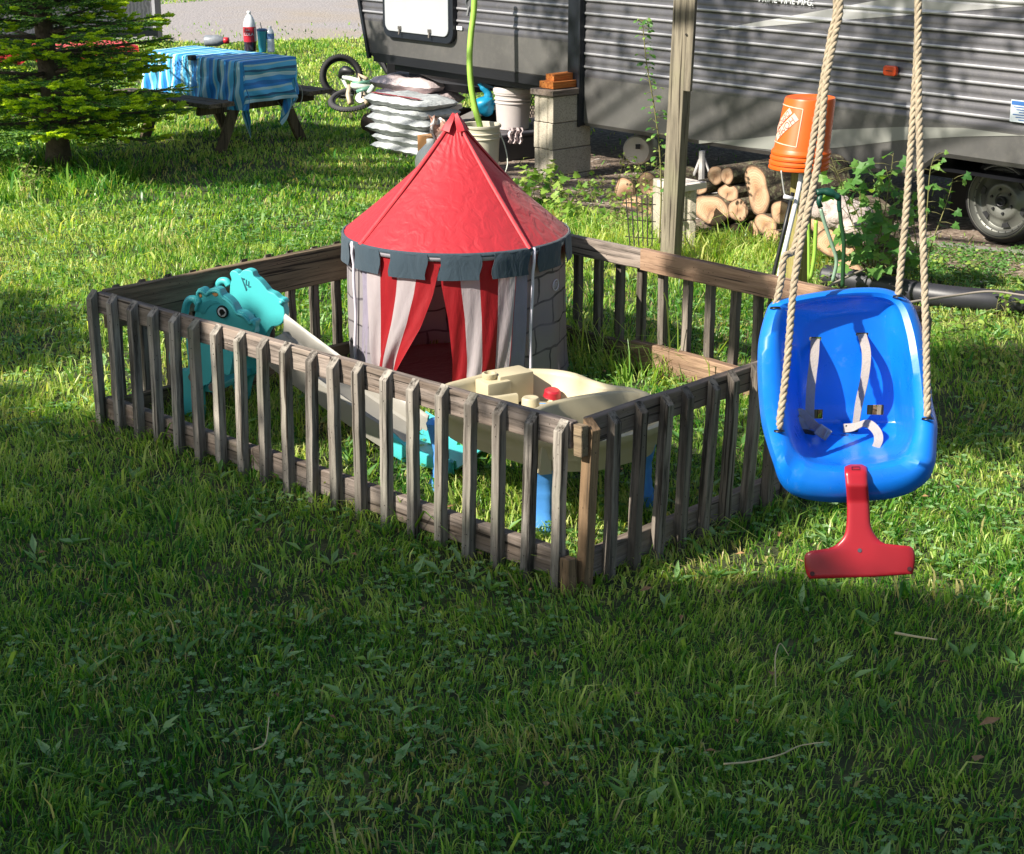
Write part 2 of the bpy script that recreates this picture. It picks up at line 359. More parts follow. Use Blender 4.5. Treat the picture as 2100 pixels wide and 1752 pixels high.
def ground_cover():
    W2 = GP([(1870, 505), (2400, 520), (2400, 612), (1870, 585)]); xs = [q[0] for q in W2]; ys = [q[1] for q in W2]; P = []
    while len(P) < 5000:
        x = random.uniform(min(xs), max(xs)); y = random.uniform(min(ys), max(ys))
        if in_poly([x], [y], W2)[0] and vnoise(x, y, 5, 3) > .25: P.append((x, y, random.uniform(.008, .035)))
    P = np.array(P); n = len(P); Dv = rng.normal(0, 1, (n, 3)); Dv[:, 2] = abs(Dv[:, 2])*.3; o = leaf_cards(P, np.tile([0, 0, 1.], (n, 1))+rng.normal(0, .35, (n, 3)), Dv, rng.uniform(.015, .03, n), rng.uniform(.012, .022, n), rng.random(n)*.6, 'ground_cover', wm, droop=.2)
    tag(o, 'small dark leaves creeping over the ground in front of the trailer wheel', 'ground cover', kind='stuff')
ground_cover()
# dead leaves, twigs
dl = plain('dead_leaf', '#8a6a48', .9, .3, 30)
b = MB()
for k in range(110):
    Y = math.sqrt(random.uniform(3.4**2, 8**2)); X = random.uniform(-.3, .3)*Y; p = Vector((X, Y, random.uniform(.03, .055))); a = random.random()*6; r = random.uniform(.01, .024)
    if k == 0: p = G(2030, 1480, .05); r = .035
    if k == 1: p = G(2005, 1555, .05); r = .035
    e = Vector((math.cos(a), math.sin(a), random.uniform(-.3, .3))); f = Vector((-math.sin(a), math.cos(a), random.uniform(-.3, .3)))
    b.add([p-e*r, p+f*r*.5+Vector((0, 0, .006)), p+e*r, p-f*r*.5+Vector((0, 0, .004))], [(0, 1, 2, 3)])
tag(b.build('dead_leaves', dl), 'brown dead leaves lying scattered in the shaded foreground lawn', 'leaves', kind='stuff')
straw = plain('straw', '#b9ab85', .9, .2)
def twig(name, pix, r, label, z=.05, mt=None, cat='twig'):
    pts = spline([G(x, y, z+dz) for x, y, dz in pix], 6); rr = [r*(1-.5*i/len(pts)) for i in range(len(pts))]
    b = MB(); b.tube(pts, rr, 6); tag(b.build(name, mt or straw, smooth=True), label, cat)
twig('twig', [(1485, 1567, .02), (1540, 1562, 0), (1600, 1548, .01), (1640, 1530, 0), (1690, 1522, .01)], .003, 'long pale twig lying in the shaded lawn below the red swing handle')
twig('twig', [(1835, 1298, 0), (1880, 1306, .0), (1922, 1312, 0)], .005, 'short grey stick lying in grass at the edge of the sunny patch')
twig('straw_stalk', [(1591, 1412, -.04), (1590, 1350, .02), (1600, 1320, .03), (1618, 1345, -.01)], .0025, 'bent dry straw stalk sticking up in the lawn left of the swing', cat='stalk')
twig('straw_stalk', [(505, 1540, -.03), (528, 1535, 0), (545, 1520, .01), (552, 1470, .05)], .003, 'pale curled stalk in the dark lawn at lower left', cat='stalk')
# blocks of taller wide grass in the foreground
def tuft(px, py, n, h, label):
    o = G(px, py); P = []; b = MB()
    for k in range(n):
        a = 6.28*k/n+random.uniform(-.3, .3); ln = h*random.uniform(.7, 1.1); w = .008; d = Vector((math.cos(a), math.sin(a), 0)); s = Vector((-d.y, d.x, 0))
        pts = [o+d*ln*t*.9+Vector((0, 0, ln*(1.5*t-1.25*t*t))) for t in (0, .25, .5, .75, 1)]
        vs = []
        for i, p in enumerate(pts): vs += [p-s*w*(1-i/4.2)/2, p+s*w*(1-i/4.2)/2]
        b.add(vs, [(2*i, 2*i+1, 2*i+3, 2*i+2) for i in range(4)])
    tag(b.build('grass_tuft', tuftm, smooth=True), label, 'tuft')
tuftm = plain('tuft_green', '#5f8a45', .5, .2)
tuft(585, 1690, 9, .17, 'wide bladed grass tuft arching at the bottom of the shaded lawn')
tuft(1065, 1690, 5, .11, 'small wide bladed grass tuft at the bottom centre of the lawn')
# ================================================================ FENCE
wz = wood('weathered_wood_upright', '#332f2c', '#a09a92', '#69625b', 2, green='#777c6d')
wx = wood('weathered_wood_rail', '#423c38', '#8f847d', '#807063', 0, green='#7b7465')
wdk = wood('brown_wood_rail', '#554a3c', '#857560', '#6d6250', 0)
wnew = wood('newer_wood_rail', '#6e5645', '#a98d76', '#80695a', 0)
wnz = wood('newer_wood_upright', '#4f4234', '#8d745a', '#6b5843', 2)
wdz = wood('brown_wood_upright', '#2b2724', '#867e75', '#524a43', 2)
fence = thing('picket_fence', FC['F'], 'low weathered wooden picket fence enclosing the play tent, slide and sand table', 'fence')
Fo = FC['F']
nailm = plain('nail_rust', '#2b2622', .8)
def picket_mesh(h, bevel=.036, wd=.036, mat=wz, seed=0, nails=True):
    """local: outer face towards -y, stands on z=0"""
    rr = random.Random(seed); b = MB(); nz = 9; vs = []; hw = wd/2
    for i in range(nz):
        t = i/(nz-1); ox = rr.uniform(-.0016, .0016); oy = rr.uniform(-.0012, .0012); e = rr.uniform(-.0013, .0013)
        for (x, y) in ((-hw, -hw), (hw, -hw), (hw, hw), (-hw, hw)):
            top = h-(bevel if y < 0 else 0)
            vs.append((x*(1+e*20)+ox, y+oy, -.02+(top+.02)*t))
    fs = []
    for i in range(nz-1):
        for j in range(4):
            k = (j+1) % 4; fs.append((i*4+j, i*4+k, i*4+4+k, i*4+4+j))
    fs.append((nz*4-4, nz*4-3, nz*4-2, nz*4-1)); fs.append((3, 2, 1, 0)); b.add(vs, fs)
    if nails and bevel > .01:
        b.cur = 1
        for z in (.525, .49, .085, .045): b.lathe([(0, .0012), (.0028, .0012), (.003, -.002)], (rr.uniform(-.009, .009), -hw, z+rr.uniform(-.008, .008)), (0, -1, 0), 6)
    o = b.build('picket', [mat, nailm]); o.modifiers.new('b', 'BEVEL').width = .0025; o.modifiers['b'].segments = 1
    return o
nailm = plain('nail_rust', '#2b2622', .8)
def panel(a, c, n, h, outside, pm, z0, lean=0, tilt=0, off=0, zvar=.006, skip=()):
    """pickets from a to c on the outside; outside = +1/-1 side of the line"""
    a = Vector(a); c = Vector(c); d = (c-a); Ln = d.length; d.normalize(); nr = Vector((-d.y, d.x, 0))*outside
    ang = math.atan2(-nr.x, nr.y) + PI      # local -y -> nr
    protos = []
    for i in range(n):
        if i in skip: continue
        if len(protos) < 5: o = picket_mesh(h, mat=pm, seed=i*7+int(a.x*50)); protos.append(o)
        else: o = random.choice(protos).copy(); COL.objects.link(o)
        t = i/(n-1); p = a.lerp(c, t)+nr*(.019+.018+off)
        o.parent = fence; o.location = p-Fo+Vector((0, 0, random.uniform(-zvar, zvar)))
        o.rotation_euler = (random.uniform(-.012, .012)+lean, tilt+random.uniform(-.014, .014), ang+random.uniform(-.03, .03))
def rail(name, a, c, z0, z1, th, mat, off=0, nr=None, label=None):
    a = Vector(a); c = Vector(c); d = c-a; L = d.length; d.normalize(); ang = math.atan2(d.y, d.x)
    b = MB(); nseg = 14; vs = []; rr = random.Random(int(a.x*1000)+int(z0*100))
    for i in range(nseg):
        x = -L/2+L*i/(nseg-1); o1 = rr.uniform(-.002, .002)
        for (y, z) in ((-th/2, z0), (th/2, z0), (th/2, z1), (-th/2, z1)): vs.append((x, y+o1, z+o1*.7))
    fs = [(i*4+j, i*4+(j+1) % 4, i*4+4+(j+1) % 4, i*4+4+j) for i in range(nseg-1) for j in range(4)]+[(3, 2, 1, 0), (nseg*4-4, nseg*4-3, nseg*4-2, nseg*4-1)]
    b.add(vs, fs); n2 = Vector((-d.y, d.x, 0))
    o = b.build(name, mat, world=False); o.parent = fence; o.location = (a+c)/2-Fo+n2*off; o.rotation_euler = (0, 0, ang)
    m_ = o.modifiers.new('b', 'BEVEL'); m_.width = .004; m_.segments = 2
    if label: o['label'] = label
    return o
Fp, Lp, Rp, Kp = FC['F'], FC['L'], FC['R'], FC['K']
# front-left panel: outside is towards the camera
rail('top_rail', Fp, Fp.lerp(Lp, .44), .5, .592, .038, wx); rail('top_rail', Fp.lerp(Lp, .442), Lp, .498, .588, .038, wx)
rail('bottom_rail', Fp+(Lp-Fp)*.012, Fp.lerp(Lp, .62), .03, .128, .038, wx); rail('bottom_rail', Fp.lerp(Lp, .622), Lp, .028, .122, .038, wx)
panel(Fp.lerp(Lp, .014), Lp, 20, .602, 1, wz, 0, tilt=.022); 
# front-right panel
rail('top_rail', Fp+(Rp-Fp)*.03, Rp, .5, .59, .038, wx); rail('bottom_rail', Fp+(Rp-Fp)*.04, Rp, .02, .115, .038, wx)
panel(Fp.lerp(Rp, .068), Fp.lerp(Rp, .985), 16, .600, -1, wdz, 0, tilt=.045)
# left-back: tall board, pickets outside
JK = Lp.lerp(Kp, .66)
rail('top_rail', Lp+(Kp-Lp)*.01, JK, .42, .59, .038, wdk, label='tall brown back rail board'); rail('top_rail', JK+(Kp-Lp)*.001, Kp, .44, .596, .045, wdk, off=-.01)
rail('bottom_rail', Lp+(Kp-Lp)*.012, Kp, .012, .1, .038, wdk)
panel(Lp.lerp(Kp, .04), Kp, 17, .6, 1, wdz, 0)
# back-right: two overlapping boards
J2 = Kp.lerp(Rp, .42)
rail('top_rail', Kp, J2+(Rp-Kp)*.012, .5, .592, .038, wx); rail('top_rail', J2, Rp, .497, .598, .04, wnew, off=-.014 if False else .0, label='lighter newer rail board')
rail('bottom_rail', Kp, Kp.lerp(Rp, .40), .01, .125, .038, wdk); rail('bottom_rail', Kp.lerp(Rp, .402), Rp, .01, .145, .045, wnew)
panel(Kp.lerp(Rp, .03), Rp, 19, .585, 1, wdz, 0)
# corner posts
def post(name, p, h, wd, mat, rz=.75, z=0, label=None):
    o = picket_mesh(h, .036 if h > .59 else .004, wd, mat, seed=int(p.x*99)); o.name = name; o.parent = fence; o.location = p-Fo+Vector((0, 0, z)); o.rotation_euler = (0, .045 if h > .59 else .012, rz)
    if label: o['label'] = label
dFL = (Lp-Fp).normalized(); dFR = (Rp-Fp).normalized()
nFL = Vector((-dFL.y, dFL.x, 0)); nFR = Vector((dFR.y, -dFR.x, 0))
post('corner_post', Fp+dFR*.018+nFR*.036, .600, .042, wnz, math.atan2(dFR.y, dFR.x), label='orange brown newer corner upright')
post('corner_block', Fp+nFL*.04-dFL*.016, .13, .042, wnz, math.atan2(dFL.y, dFL.x), label='short pale wood block at the foot of the corner')
post('corner_block', Fp-dFL*.03+nFR*.0, .09, .036, wdk, math.atan2(dFL.y, dFL.x), z=.50)
post('corner_post', Lp+(Kp-Lp).normalized()*.05, .57, .038, wnz, .8)
# nails on visible uprights
b = MB()
for i in range(0):
    p = Fp.lerp(Lp, .028+(1-.028)*i/19)
    q = p+nFL*.0617
    for z in (.555-.035, .51, .09, .05): b.lathe([(0, .0012), (.0028, .0012), (.003, -.002)], q+Vector((random.uniform(-.008, .008), 0, z+random.uniform(-.006, .006))), nFL, 6)

# ================================================================ TENT
TC = TENT.copy(); HW = .69; RW = .505; RB = .525; APEX = 1.215
tent = thing('play_tent', TC, 'round children\'s castle play tent with red cone roof and striped door curtains', 'play tent')
def fabric(name, col, rough=.6, trans=0.0, wr=.25, var=.06, bscale=(6, 6, 3), sheen=.2):
    m = M(name); c = srgb(col); v = m.coord('Object', bscale)
    n = m.n('ShaderNodeTexNoise'); n.inputs['Scale'].default_value = 2.2; n.inputs['Detail'].default_value = 4; n.inputs['Distortion'].default_value = 1.4; m.l(v, n.inputs[0])
    cc = m.ramp(n.outputs['Fac'], [(.3, tuple(x*(1-var) for x in c[:3])), (.7, tuple(min(1, x*(1+var)) for x in c[:3]))])
    m.l(cc, m.b.inputs['Base Color']); m.set(Roughness=rough); m.b.inputs['Sheen Weight'].default_value = sheen
    m.bump(n.outputs['Fac'], wr, .03)
    if trans:
        tr = m.n('ShaderNodeBsdfTranslucent'); m.l(cc, tr.inputs[0]); mx = m.n('ShaderNodeMixShader'); mx.inputs[0].default_value = trans
        m.l(m.b.outputs[0], mx.inputs[1]); m.l(tr.outputs[0], mx.inputs[2]); m.l(mx.outputs[0], m.out.inputs[0])
    return m.m
redm = fabric('red_roof_nylon', '#c42d39', .55, .35, .3)
redm2 = fabric('red_seam_tape', '#b82630', .6, 0, .1)
# ---- roof
RIBS = [math.radians(a) for a in (-53, 40, 128, 218)]
def pol(phi, r, z): return TC+Vector((math.sin(phi)*r, -math.cos(phi)*r, z))
def roof_r(phi, t):
    """t 0 at apex .. 1 at eave"""
    ds = []
    for k in range(4):
        a0 = RIBS[k]; a1 = RIBS[(k+1) % 4]+(2*PI if k == 3 else 0); ph = phi
        while ph < a0: ph += 2*PI
        while ph >= a0+2*PI: ph -= 2*PI
        if ph < a1: s = (ph-a0)/(a1-a0); ds.append(math.sin(PI*s))
    s = ds[0] if ds else 0
    sag = .13*s**.6*math.sin(PI*min(1, t*1.0))**1.0*(1-t)**.25
    wr = .0025*math.sin(phi*23+1.3*math.sin(t*9))*max(0, 1-t*2.0)+.0025*math.sin(phi*47+2*math.sin(phi*9))*max(0, (t-.8)*5)*s
    return max(.006, RB*(t**1.03)-sag*.42*(.5+.5*(1-t))+wr*(.4+t))
b = MB(); NU = 160; NV = 40
def P(i, j):
    phi = 2*PI*i/NU; t = .02+.98*(j/(NV-1)); r = roof_r(phi, t); z = APEX-(APEX-HW)*(t**.96)
    return pol(phi, r, z)
b.grid(P, NU, NV, True); b.build('roof', redm, tent, smooth=True)
for a in RIBS:
    b = MB(); pts = []
    for j in range(24):
        t = .03+.97*j/23; pts.append((t, pol(a, RB*(t**1.03)+.007, APEX-(APEX-HW)*(t**.96)+.004)))
    vs = []; side = Vector((math.cos(a), math.sin(a), 0)); up = Vector((math.sin(a)*.6, -math.cos(a)*.6, .8))
    for t, p in pts:
        hw_ = .005+.0055*min(1, t*2)
        vs += [p-side*hw_-up*.006, p-side*hw_*.5+up*.004, p+side*hw_*.5+up*.004, p+side*hw_-up*.006]
    b.add(vs, [(4*i+k, 4*i+k+1, 4*i+4+k+1, 4*i+4+k) for i in range(23) for k in range(3)]); b.build('roof_seam', redm2, tent, smooth=True)
# apex cap with four flared tabs
b = MB()
for k, a in enumerate(RIBS):
    s = Vector((math.cos(a), math.sin(a), 0))
    rows = []
    for (r, z, hw_) in ((.004, APEX+.012, .004), (.022, APEX-.012, .018), (.044, APEX-.038, .028), (.056, APEX-.060, .034)):
        rows += [pol(a, r, z)-s*hw_, pol(a, r+.012, z+.006), pol(a, r, z)+s*hw_]
    b.add(rows, [(3*i+j, 3*i+j+1, 3*i+4+j, 3*i+3+j) for i in range(3) for j in range(2)])
b.build('apex_cap', redm2, tent, smooth=True, solid=.003)
# ---- stone printed wall with door opening; uv: metres
ms = M('stone_print'); uv = ms.n('ShaderNodeUVMap'); nz = ms.n('ShaderNodeTexNoise'); nz.inputs['Scale'].default_value = 5; ms.l(uv.outputs[0], nz.inputs[0])
add = ms.n('ShaderNodeVectorMath', operation='MULTIPLY_ADD'); add.inputs[1].default_value = (.09, .09, 0); ms.l(nz.outputs['Color'], add.inputs[0]); ms.l(uv.outputs[0], add.inputs[2])
br = ms.n('ShaderNodeTexBrick'); br.offset = .5; br.inputs['Scale'].default_value = 1; br.inputs['Brick Width'].default_value = .19; br.inputs['Row Height'].default_value = .118; br.inputs['Mortar Size'].default_value = .006; br.inputs['Mortar Smooth'].default_value = .3; br.inputs['Bias'].default_value = 0
br.inputs['Color1'].default_value = srgb('#9d999f'); br.inputs['Color2'].default_value = srgb('#b8b2b1'); br.inputs['Mortar'].default_value = srgb('#332d33'); ms.l(add.outputs[0], br.inputs[0])
nn = ms.noise(uv.outputs[0], 9, 5, .7); cc = ms.mix(ms.ramp(nn, [(.3, (0, 0, 0)), (.75, (.55, .55, .55))]), br.outputs['Color'], srgb('#b6b0b4'))
cc = ms.mix(ms.ramp(ms.noise(uv.outputs[0], 2.3, 2), [(.45, (0, 0, 0)), (.62, (.6, .6, .6))]), cc, srgb('#9f9aac'))
ms.l(cc, ms.b.inputs['Base Color']); ms.set(Roughness=.7); wv = ms.noise(ms.coord('Object', (5, 5, 1.2)), 1.5, 3); ms.bump(wv, .35, .03)
tr = ms.n('ShaderNodeBsdfTranslucent'); ms.l(cc, tr.inputs[0]); mx = ms.n('ShaderNodeMixShader'); mx.inputs[0].default_value = .5; ms.l(ms.b.outputs[0], mx.inputs[1]); ms.l(tr.outputs[0], mx.inputs[2]); ms.l(mx.outputs[0], ms.out.inputs[0])
def wallr(phi, z): return RW+.012*math.sin(phi*5+z*4)*(1-z/HW)+.006*math.sin(phi*13)+(.012 if z < .12 else 0)*(1-z/.12)
A0, A1 = math.radians(-47), math.radians(29)
b = MB(); uvs = []; NP = 120; NZ = 14
span = 2*PI-(A1-A0)
for j in range(NZ):
    for i in range(NP):
        phi = A1+span*i/(NP-1); z = HW*j/(NZ-1); b.v.append(tuple(pol(phi, wallr(phi, z), z))); uvs.append((phi*RW, z))
b.f = [(j*NP+i, j*NP+i+1, (j+1)*NP+i+1, (j+1)*NP+i) for j in range(NZ-1) for i in range(NP-1)]; b.mi = [0]*len(b.f)
b.build('wall', ms.m, tent, smooth=True, uvs=uvs, solid=.002)
flm = fabric('maroon_floor', '#4a2e32', .8, 0, .3)
b = MB(); b.lathe([(0, .02), (RW*.5, .018), (RW-.01, .012), (RW-.005, .004)], TC, (0, 0, 1), 48); b.build('floor', flm, tent, smooth=True)
b = MB(); rg = [pol(2*PI*i/48, RW+.004, .02) for i in range(48)]; rg = [p for i, p in enumerate(rg) if True]; b.tube([pol(A0+(A1-A0)*i/12, RW+.004, .03) for i in range(13)], .008, 6); b.build('door_sill', flm, tent, smooth=True)
# ---- curtains with stripes
mc = M('stripe_curtain'); uv = mc.n('ShaderNodeUVMap'); sx_ = mc.n('ShaderNodeSeparateXYZ'); mc.l(uv.outputs[0], sx_.inputs[0])
wm_ = mc.n('ShaderNodeMath', operation='FRACT'); mc.l(sx_.outputs[0], wm_.inputs[0]); gt = mc.n('ShaderNodeMath', operation='GREATER_THAN'); gt.inputs[1].default_value = .5; mc.l(wm_.outputs[0], gt.inputs[0])
nv = mc.coord('Object', (7, 7, 2)); nf = mc.noise(nv, 2.5, 4); cc = mc.mix(gt.outputs[0], srgb('#c6bcbe'), srgb('#a81b24')); cc = mc.mix(1.0, cc, mc.ramp(nf, [(.3, (.86, .86, .88)), (.7, (1, 1, 1))]), 'MULTIPLY')
mc.l(cc, mc.b.inputs['Base Color']); mc.set(Roughness=.55); mc.bump(nf, .35, .02)
tr = mc.n('ShaderNodeBsdfTranslucent'); mc.l(cc, tr.inputs[0]); mx = mc.n('ShaderNodeMixShader'); mx.inputs[0].default_value = .38; mc.l(mc.b.outputs[0], mx.inputs[1]); mc.l(tr.outputs[0], mx.inputs[2]); mc.l(mx.outputs[0], mc.out.inputs[0])
def curtain(name, edges, u0, u1, amp, label):
    """edges: list of (z, phi_left, phi_right)"""
    NZ = 30; NU = 40; b = MB(); uvs = []
    zs = [e[0] for e in edges]
    for j in range(NZ):
        t = j/(NZ-1); z = zs[0]+(zs[-1]-zs[0])*t
        aL = np.interp(-z, [-q for q in zs], [e[1] for e in edges]); aR = np.interp(-z, [-q for q in zs], [e[2] for e in edges])
        for i in range(NU):
            s = i/(NU-1); phi = math.radians(aL+(aR-aL)*s); full = (edges[0][2]-edges[0][1]); comp = 1-(aR-aL)/full
            r = RW+.012+.016*t*math.sin(s*12+t*3)*(.25+amp*comp)+.008*math.sin(s*5+t*7)*t+.004*math.sin(s*31+t*11)*t
            b.v.append(tuple(pol(phi, r, z))); uvs.append((u0+(u1-u0)*s, t))
    b.f = [(j*NU+i, j*NU+i+1, (j+1)*NU+i+1, (j+1)*NU+i) for j in range(NZ-1) for i in range(NU-1)]; b.mi = [0]*len(b.f)
    o = b.build(name, mc.m, tent, smooth=True, uvs=uvs); o['label'] = label
curtain('door_curtain', [(HW-.02, -49, -5.5), (.5, -49, -10), (.36, -48.5, -16), (.2, -47, -26), (.1, -44, -32), (.05, -42, -34), (.012, -45, -33)], .02, 2.0, 2.2, 'left door curtain pulled aside')
curtain('door_curtain', [(HW-.02, -6.5, 33), (.55, -5.5, 32.5), (.4, -2.5, 31), (.2, -.5, 29), (.012, -1.5, 27)], .5, 2.52, .8, 'right door curtain hanging straight')
pip = plain('pale_piping', '#c9c3cf', .6)
for a, zb in ((-60, .1), (42.5, .03)):
    a = math.radians(a); b = MB(); pts = [pol(a-math.radians(2)*(1-j/11), RW+.018+(.012 if j > 9 else 0)+.004*math.sin(j), zb+(HW+.005-zb)*j/11) for j in range(12)]; b.tube(pts, .0075, 6); b.build('zip_piping', pip, tent, smooth=True)
# lilac door border right and left
lil = fabric('lilac_border', '#8f8799', .7, .2, .3)
for a0, a1 in ((29, 40), (-54, -48)):
    b = MB(); b.grid(lambda i, j: pol(math.radians(a0+(a1-a0)*i/5-2*(1-j/11)), RW+.009+.008*math.sin(i*2+j*.6)*(1-j/14), .01+(HW-.03)*j/11), 6, 12); b.build('door_border', lil, tent, smooth=True)
# ---- battlement band
teal = fabric('slate_flap', '#293a46', .85, 0, .25); gp = plain('grey_trim', '#9a949c', .7)
b = MB(); b.lathe([(RB-.012, HW-.03), (RB+.002, HW-.028), (RB+.004, HW-.004), (RB-.006, HW+.004)], TC, (0, 0, 1), 96); b.build('eave_trim', gp, tent, smooth=True)
b = MB(); b.lathe([(RB+.003, HW-.012), (RB+.0075, HW-.006), (RB+.0068, HW+.003), (RB-.003, HW+.008)], TC, (0, 0, 1), 96); b.build('eave_piping', teal, tent, smooth=True)
for k in range(14):
    ph = 3.5+25.72*k; wd_ = 19.5; b = MB()
    def P(i, j, ph=ph, k=k):
        a = math.radians(ph-wd_/2+wd_*i/8+.9*math.sin(j+k)); z = HW+.004-.115*j/5; fl = .009+.008*(j/5)**2*math.sin(k*2.3+1)*.6+.002*math.sin(i*.9+k)
        return pol(a, RB+fl*(1 if j else .6), z)
    b.grid(P, 9, 6); b.build('battlement_flap', teal, tent, smooth=True, solid=.003)
# small round pale emblem by the right edge
b = MB(); a = math.radians(62); s = Vector((math.cos(a), math.sin(a), 0)); c0 = pol(a, RW+.016, .49)
ring = [(c0+s*.028*math.cos(t)*1.0+Vector((0, 0, .024*math.sin(t)))) for t in [2*PI*i/20 for i in range(21)]]; b.tube(ring, .0025, 5)
vs, fs = text_mesh('ET', .032); nrm = Vector((math.sin(a), -math.cos(a), 0)); b.add([c0+s*v.x+Vector((0, 0, v.y))+nrm*(v.z+.001) for v in vs], fs); b.build('emblem', pip, tent)
# ================================================================ SLIDE
turq = plain('turquoise_plastic', '#46b4b6', .45, .05, 4, .12, 30); gpl = plain('grey_plastic', '#86827a', .45, .06, 4, .1, 30)
SO = Vector(PY(463, 637, 7.15)); eye_z = SO.z; SO.z = 0
pd = Vector((.93, -.37, 0)).normalized(); qd = Vector((.37, .93, 0)).normalized()
slide = thing('toddler_slide', SO, 'turquoise toddler slide with dinosaur shaped side panels and grey chute', 'slide')
def zp(x, y): dx = x-665; dy = y-500; return (dx/1983., eye_z-(dy-.1*dx)/2060.)
HEAD = [(390, 520), (400, 445), (425, 395), (440, 375), (420, 325), (435, 292), (475, 293), (510, 322), (540, 298), (590, 286), (640, 300), (665, 345), (715, 375), (765, 425), (805, 490), (860, 508), (905, 548), (930, 580), (955, 570), (975, 592), (965, 625), (955, 650), (955, 700),
        (900, 760), (760, 860), (720, 1000), (690, 1080), (620, 1060), (560, 1055), (520, 1075), (500, 1150), (420, 1190), (392, 1250), (385, 1555), (318, 1555), (300, 1480), (210, 1490), (150, 1480), (130, 1420), (122, 1180), (140, 1090), (190, 1040), (270, 1040), (290, 980), (285, 740), (330, 640)]
HEADp = [zp(*q) for q in HEAD]
SHINS = spline([Vector((a, z_, 0)) for a, z_ in HEADp], 3, closed=True); HEADs = [(q.x, q.y) for q in SHINS]
EX, EY = pd, Vector((0, 0, 1))
FARo = [(690, 320), (700, 235), (716, 185), (703, 130), (730, 102), (772, 112), (803, 135), (833, 103), (885, 95), (932, 117), (948, 158), (1000, 200), (1050, 258), (1082, 296), (1140, 322), (1186, 362), (1222, 374), (1240, 402), (1227, 432), (1236, 500), (1222, 570), (1185, 612), (1150, 626), (1090, 640), (1020, 760), (960, 1050), (860, 1120), (800, 1350), (780, 1680), (715, 1680), (700, 1350), (640, 1050), (650, 600), (670, 420)]
FARs = [(q.x, q.y) for q in spline([Vector((*zp(x-265, y+190), 0)) for x, y in FARo], 4, closed=True)]
QF = Vector((.08, .335, 0))
def panel_side(off, near):
    b = MB(); o = SO+(qd*0 if near else QF); b.prism(HEADs if near else FARs, o, EX, EY, qd, .045); p = b.build('side_panel', turq, slide, bevel=.012)
    # raised rim
    b = MB(); inn = HEADs[:3*23]; sgn = -1 if near else 1
    pts = [o+EX*(a*.97+.00)+EY*(z_-.012)-qd*.026 for a, z_ in inn][2:-6]; b.tube(pts, .0075, 8)
    if near: b.build('rim', turq, p, smooth=True)
    # grab handle loop
    b = MB(); hp = [zp(*q) for q in ((400, 440), (370, 400), (320, 400), (285, 440), (262, 520), (230, 640), (180, 760), (130, 850), (112, 940), (125, 1040), (140, 1120))]
    b.tube(spline([o+EX*a+EY*z_ for a, z_ in hp], 5), .017, 10); b.build('grab_handle', turq, p, smooth=True)
    return p, o
p1, o1 = panel_side(0, True); p2, o2 = panel_side(.36, False)
wpl = plain('white_eye', '#d8d8d4', .35); bpl = plain('black_plastic', '#101114', .35); opl = plain('orange_patch', '#b5834e', .6)
cz = zp(663, 500); c0 = o1+EX*cz[0]+EY*cz[1]-qd*.024
b = MB(); b.lathe([(0, .006), (.02, .006), (.0255, .004), (.0275, 0)], c0, -qd, 24); e = b.build('eye', wpl, p1, smooth=True)
b = MB(); b.lathe([(.021, .0065), (.027, .0062), (.0285, 0)], c0, -qd, 24); b.lathe([(0, .0075), (.0125, .0075), (.0135, .005)], c0, -qd, 18)
b.box(c0-qd*.0074+EX*.012, (.008, .002, .006)); b.box(c0-qd*.0074-EX*.004-EY*.012, (.006, .002, .008))
b.build('pupil', bpl, p1, smooth=False)
# recessed brow crescent, nostril knob, orange ear patches
dtq = plain('turquoise_recess', '#3aa0a2', .45)
b = MB(); cr = [zp(*q) for q in ((440, 500), (445, 450), (480, 412), (540, 398), (600, 405), (640, 425), (600, 428), (550, 440), (515, 470), (490, 510), (455, 520))]; b.prism(cr, o1-qd*.0235, EX, EY, qd, .004); b.build('brow_recess', dtq, p1)
for q in ((955, 592),):
    for (oo, pp_) in ((o1, p1), (o2, p2)):
        a, z_ = zp(*q); b = MB(); b.lathe([(0, .036), (.008, .034), (.0115, .028), (.012, .0)], oo+EX*(a-.005)+EY*z_, -qd, 14); b.build('knob', turq, pp_, smooth=True)
for q, r in (((452, 345), .012), ((600, 322), .02)):
    a, z_ = zp(*q); b = MB(); b.lathe([(0, .002), (r*.7, .002), (r*.8, 0)], o1+EX*a+EY*(z_-.004)-qd*.0235, -qd, 12); b.build('orange_patch', opl, p1)
# logo on the far panel's inner face: zigzag marks in a triangle
b = MB(); a, z_ = zp(665, 500); lo = o2+EX*(a-.035)+EY*(z_+.035)-qd*.0235
for poly in ([(-.022, .03), (.0, -.03), (.006, -.022), (-.013, .02), (-.004, .02), (-.004, .026)], [(.002, .022), (.006, .022), (.004, .0), (.014, .0), (.014, -.004), (0, -.004)], [(.014, .016), (.018, .016), (.017, -.008), (.026, -.006), (.026, -.010), (.013, -.012)]):
    b.prism(poly, lo, EX, EY, qd, .002)
lg = plain('dark_print', '#235a66', .5); b.build('logo', lg, p2)
for z_ in (.14, .27, .40):
    b = MB(); b.box(SO+pd*(-.16+z_*.12)+qd*.18+Vector((0, 0, z_)), (.13, .33, .03), Matrix.Rotation(math.atan2(pd.y, pd.x), 3, 'Z'), .008); b.build('step', turq, slide, smooth=False)
boltm = plain('grey_bolt', '#6c625a', .6)
for q in ((335, 1100), (175, 1430), (530, 1190)):
    a, z_ = zp(*q); b = MB(); b.lathe([(0, .012), (.018, .012), (.022, 0)], o1+EX*a+EY*z_-qd*.023, -qd, 14); b.build('peg', boltm, p1)
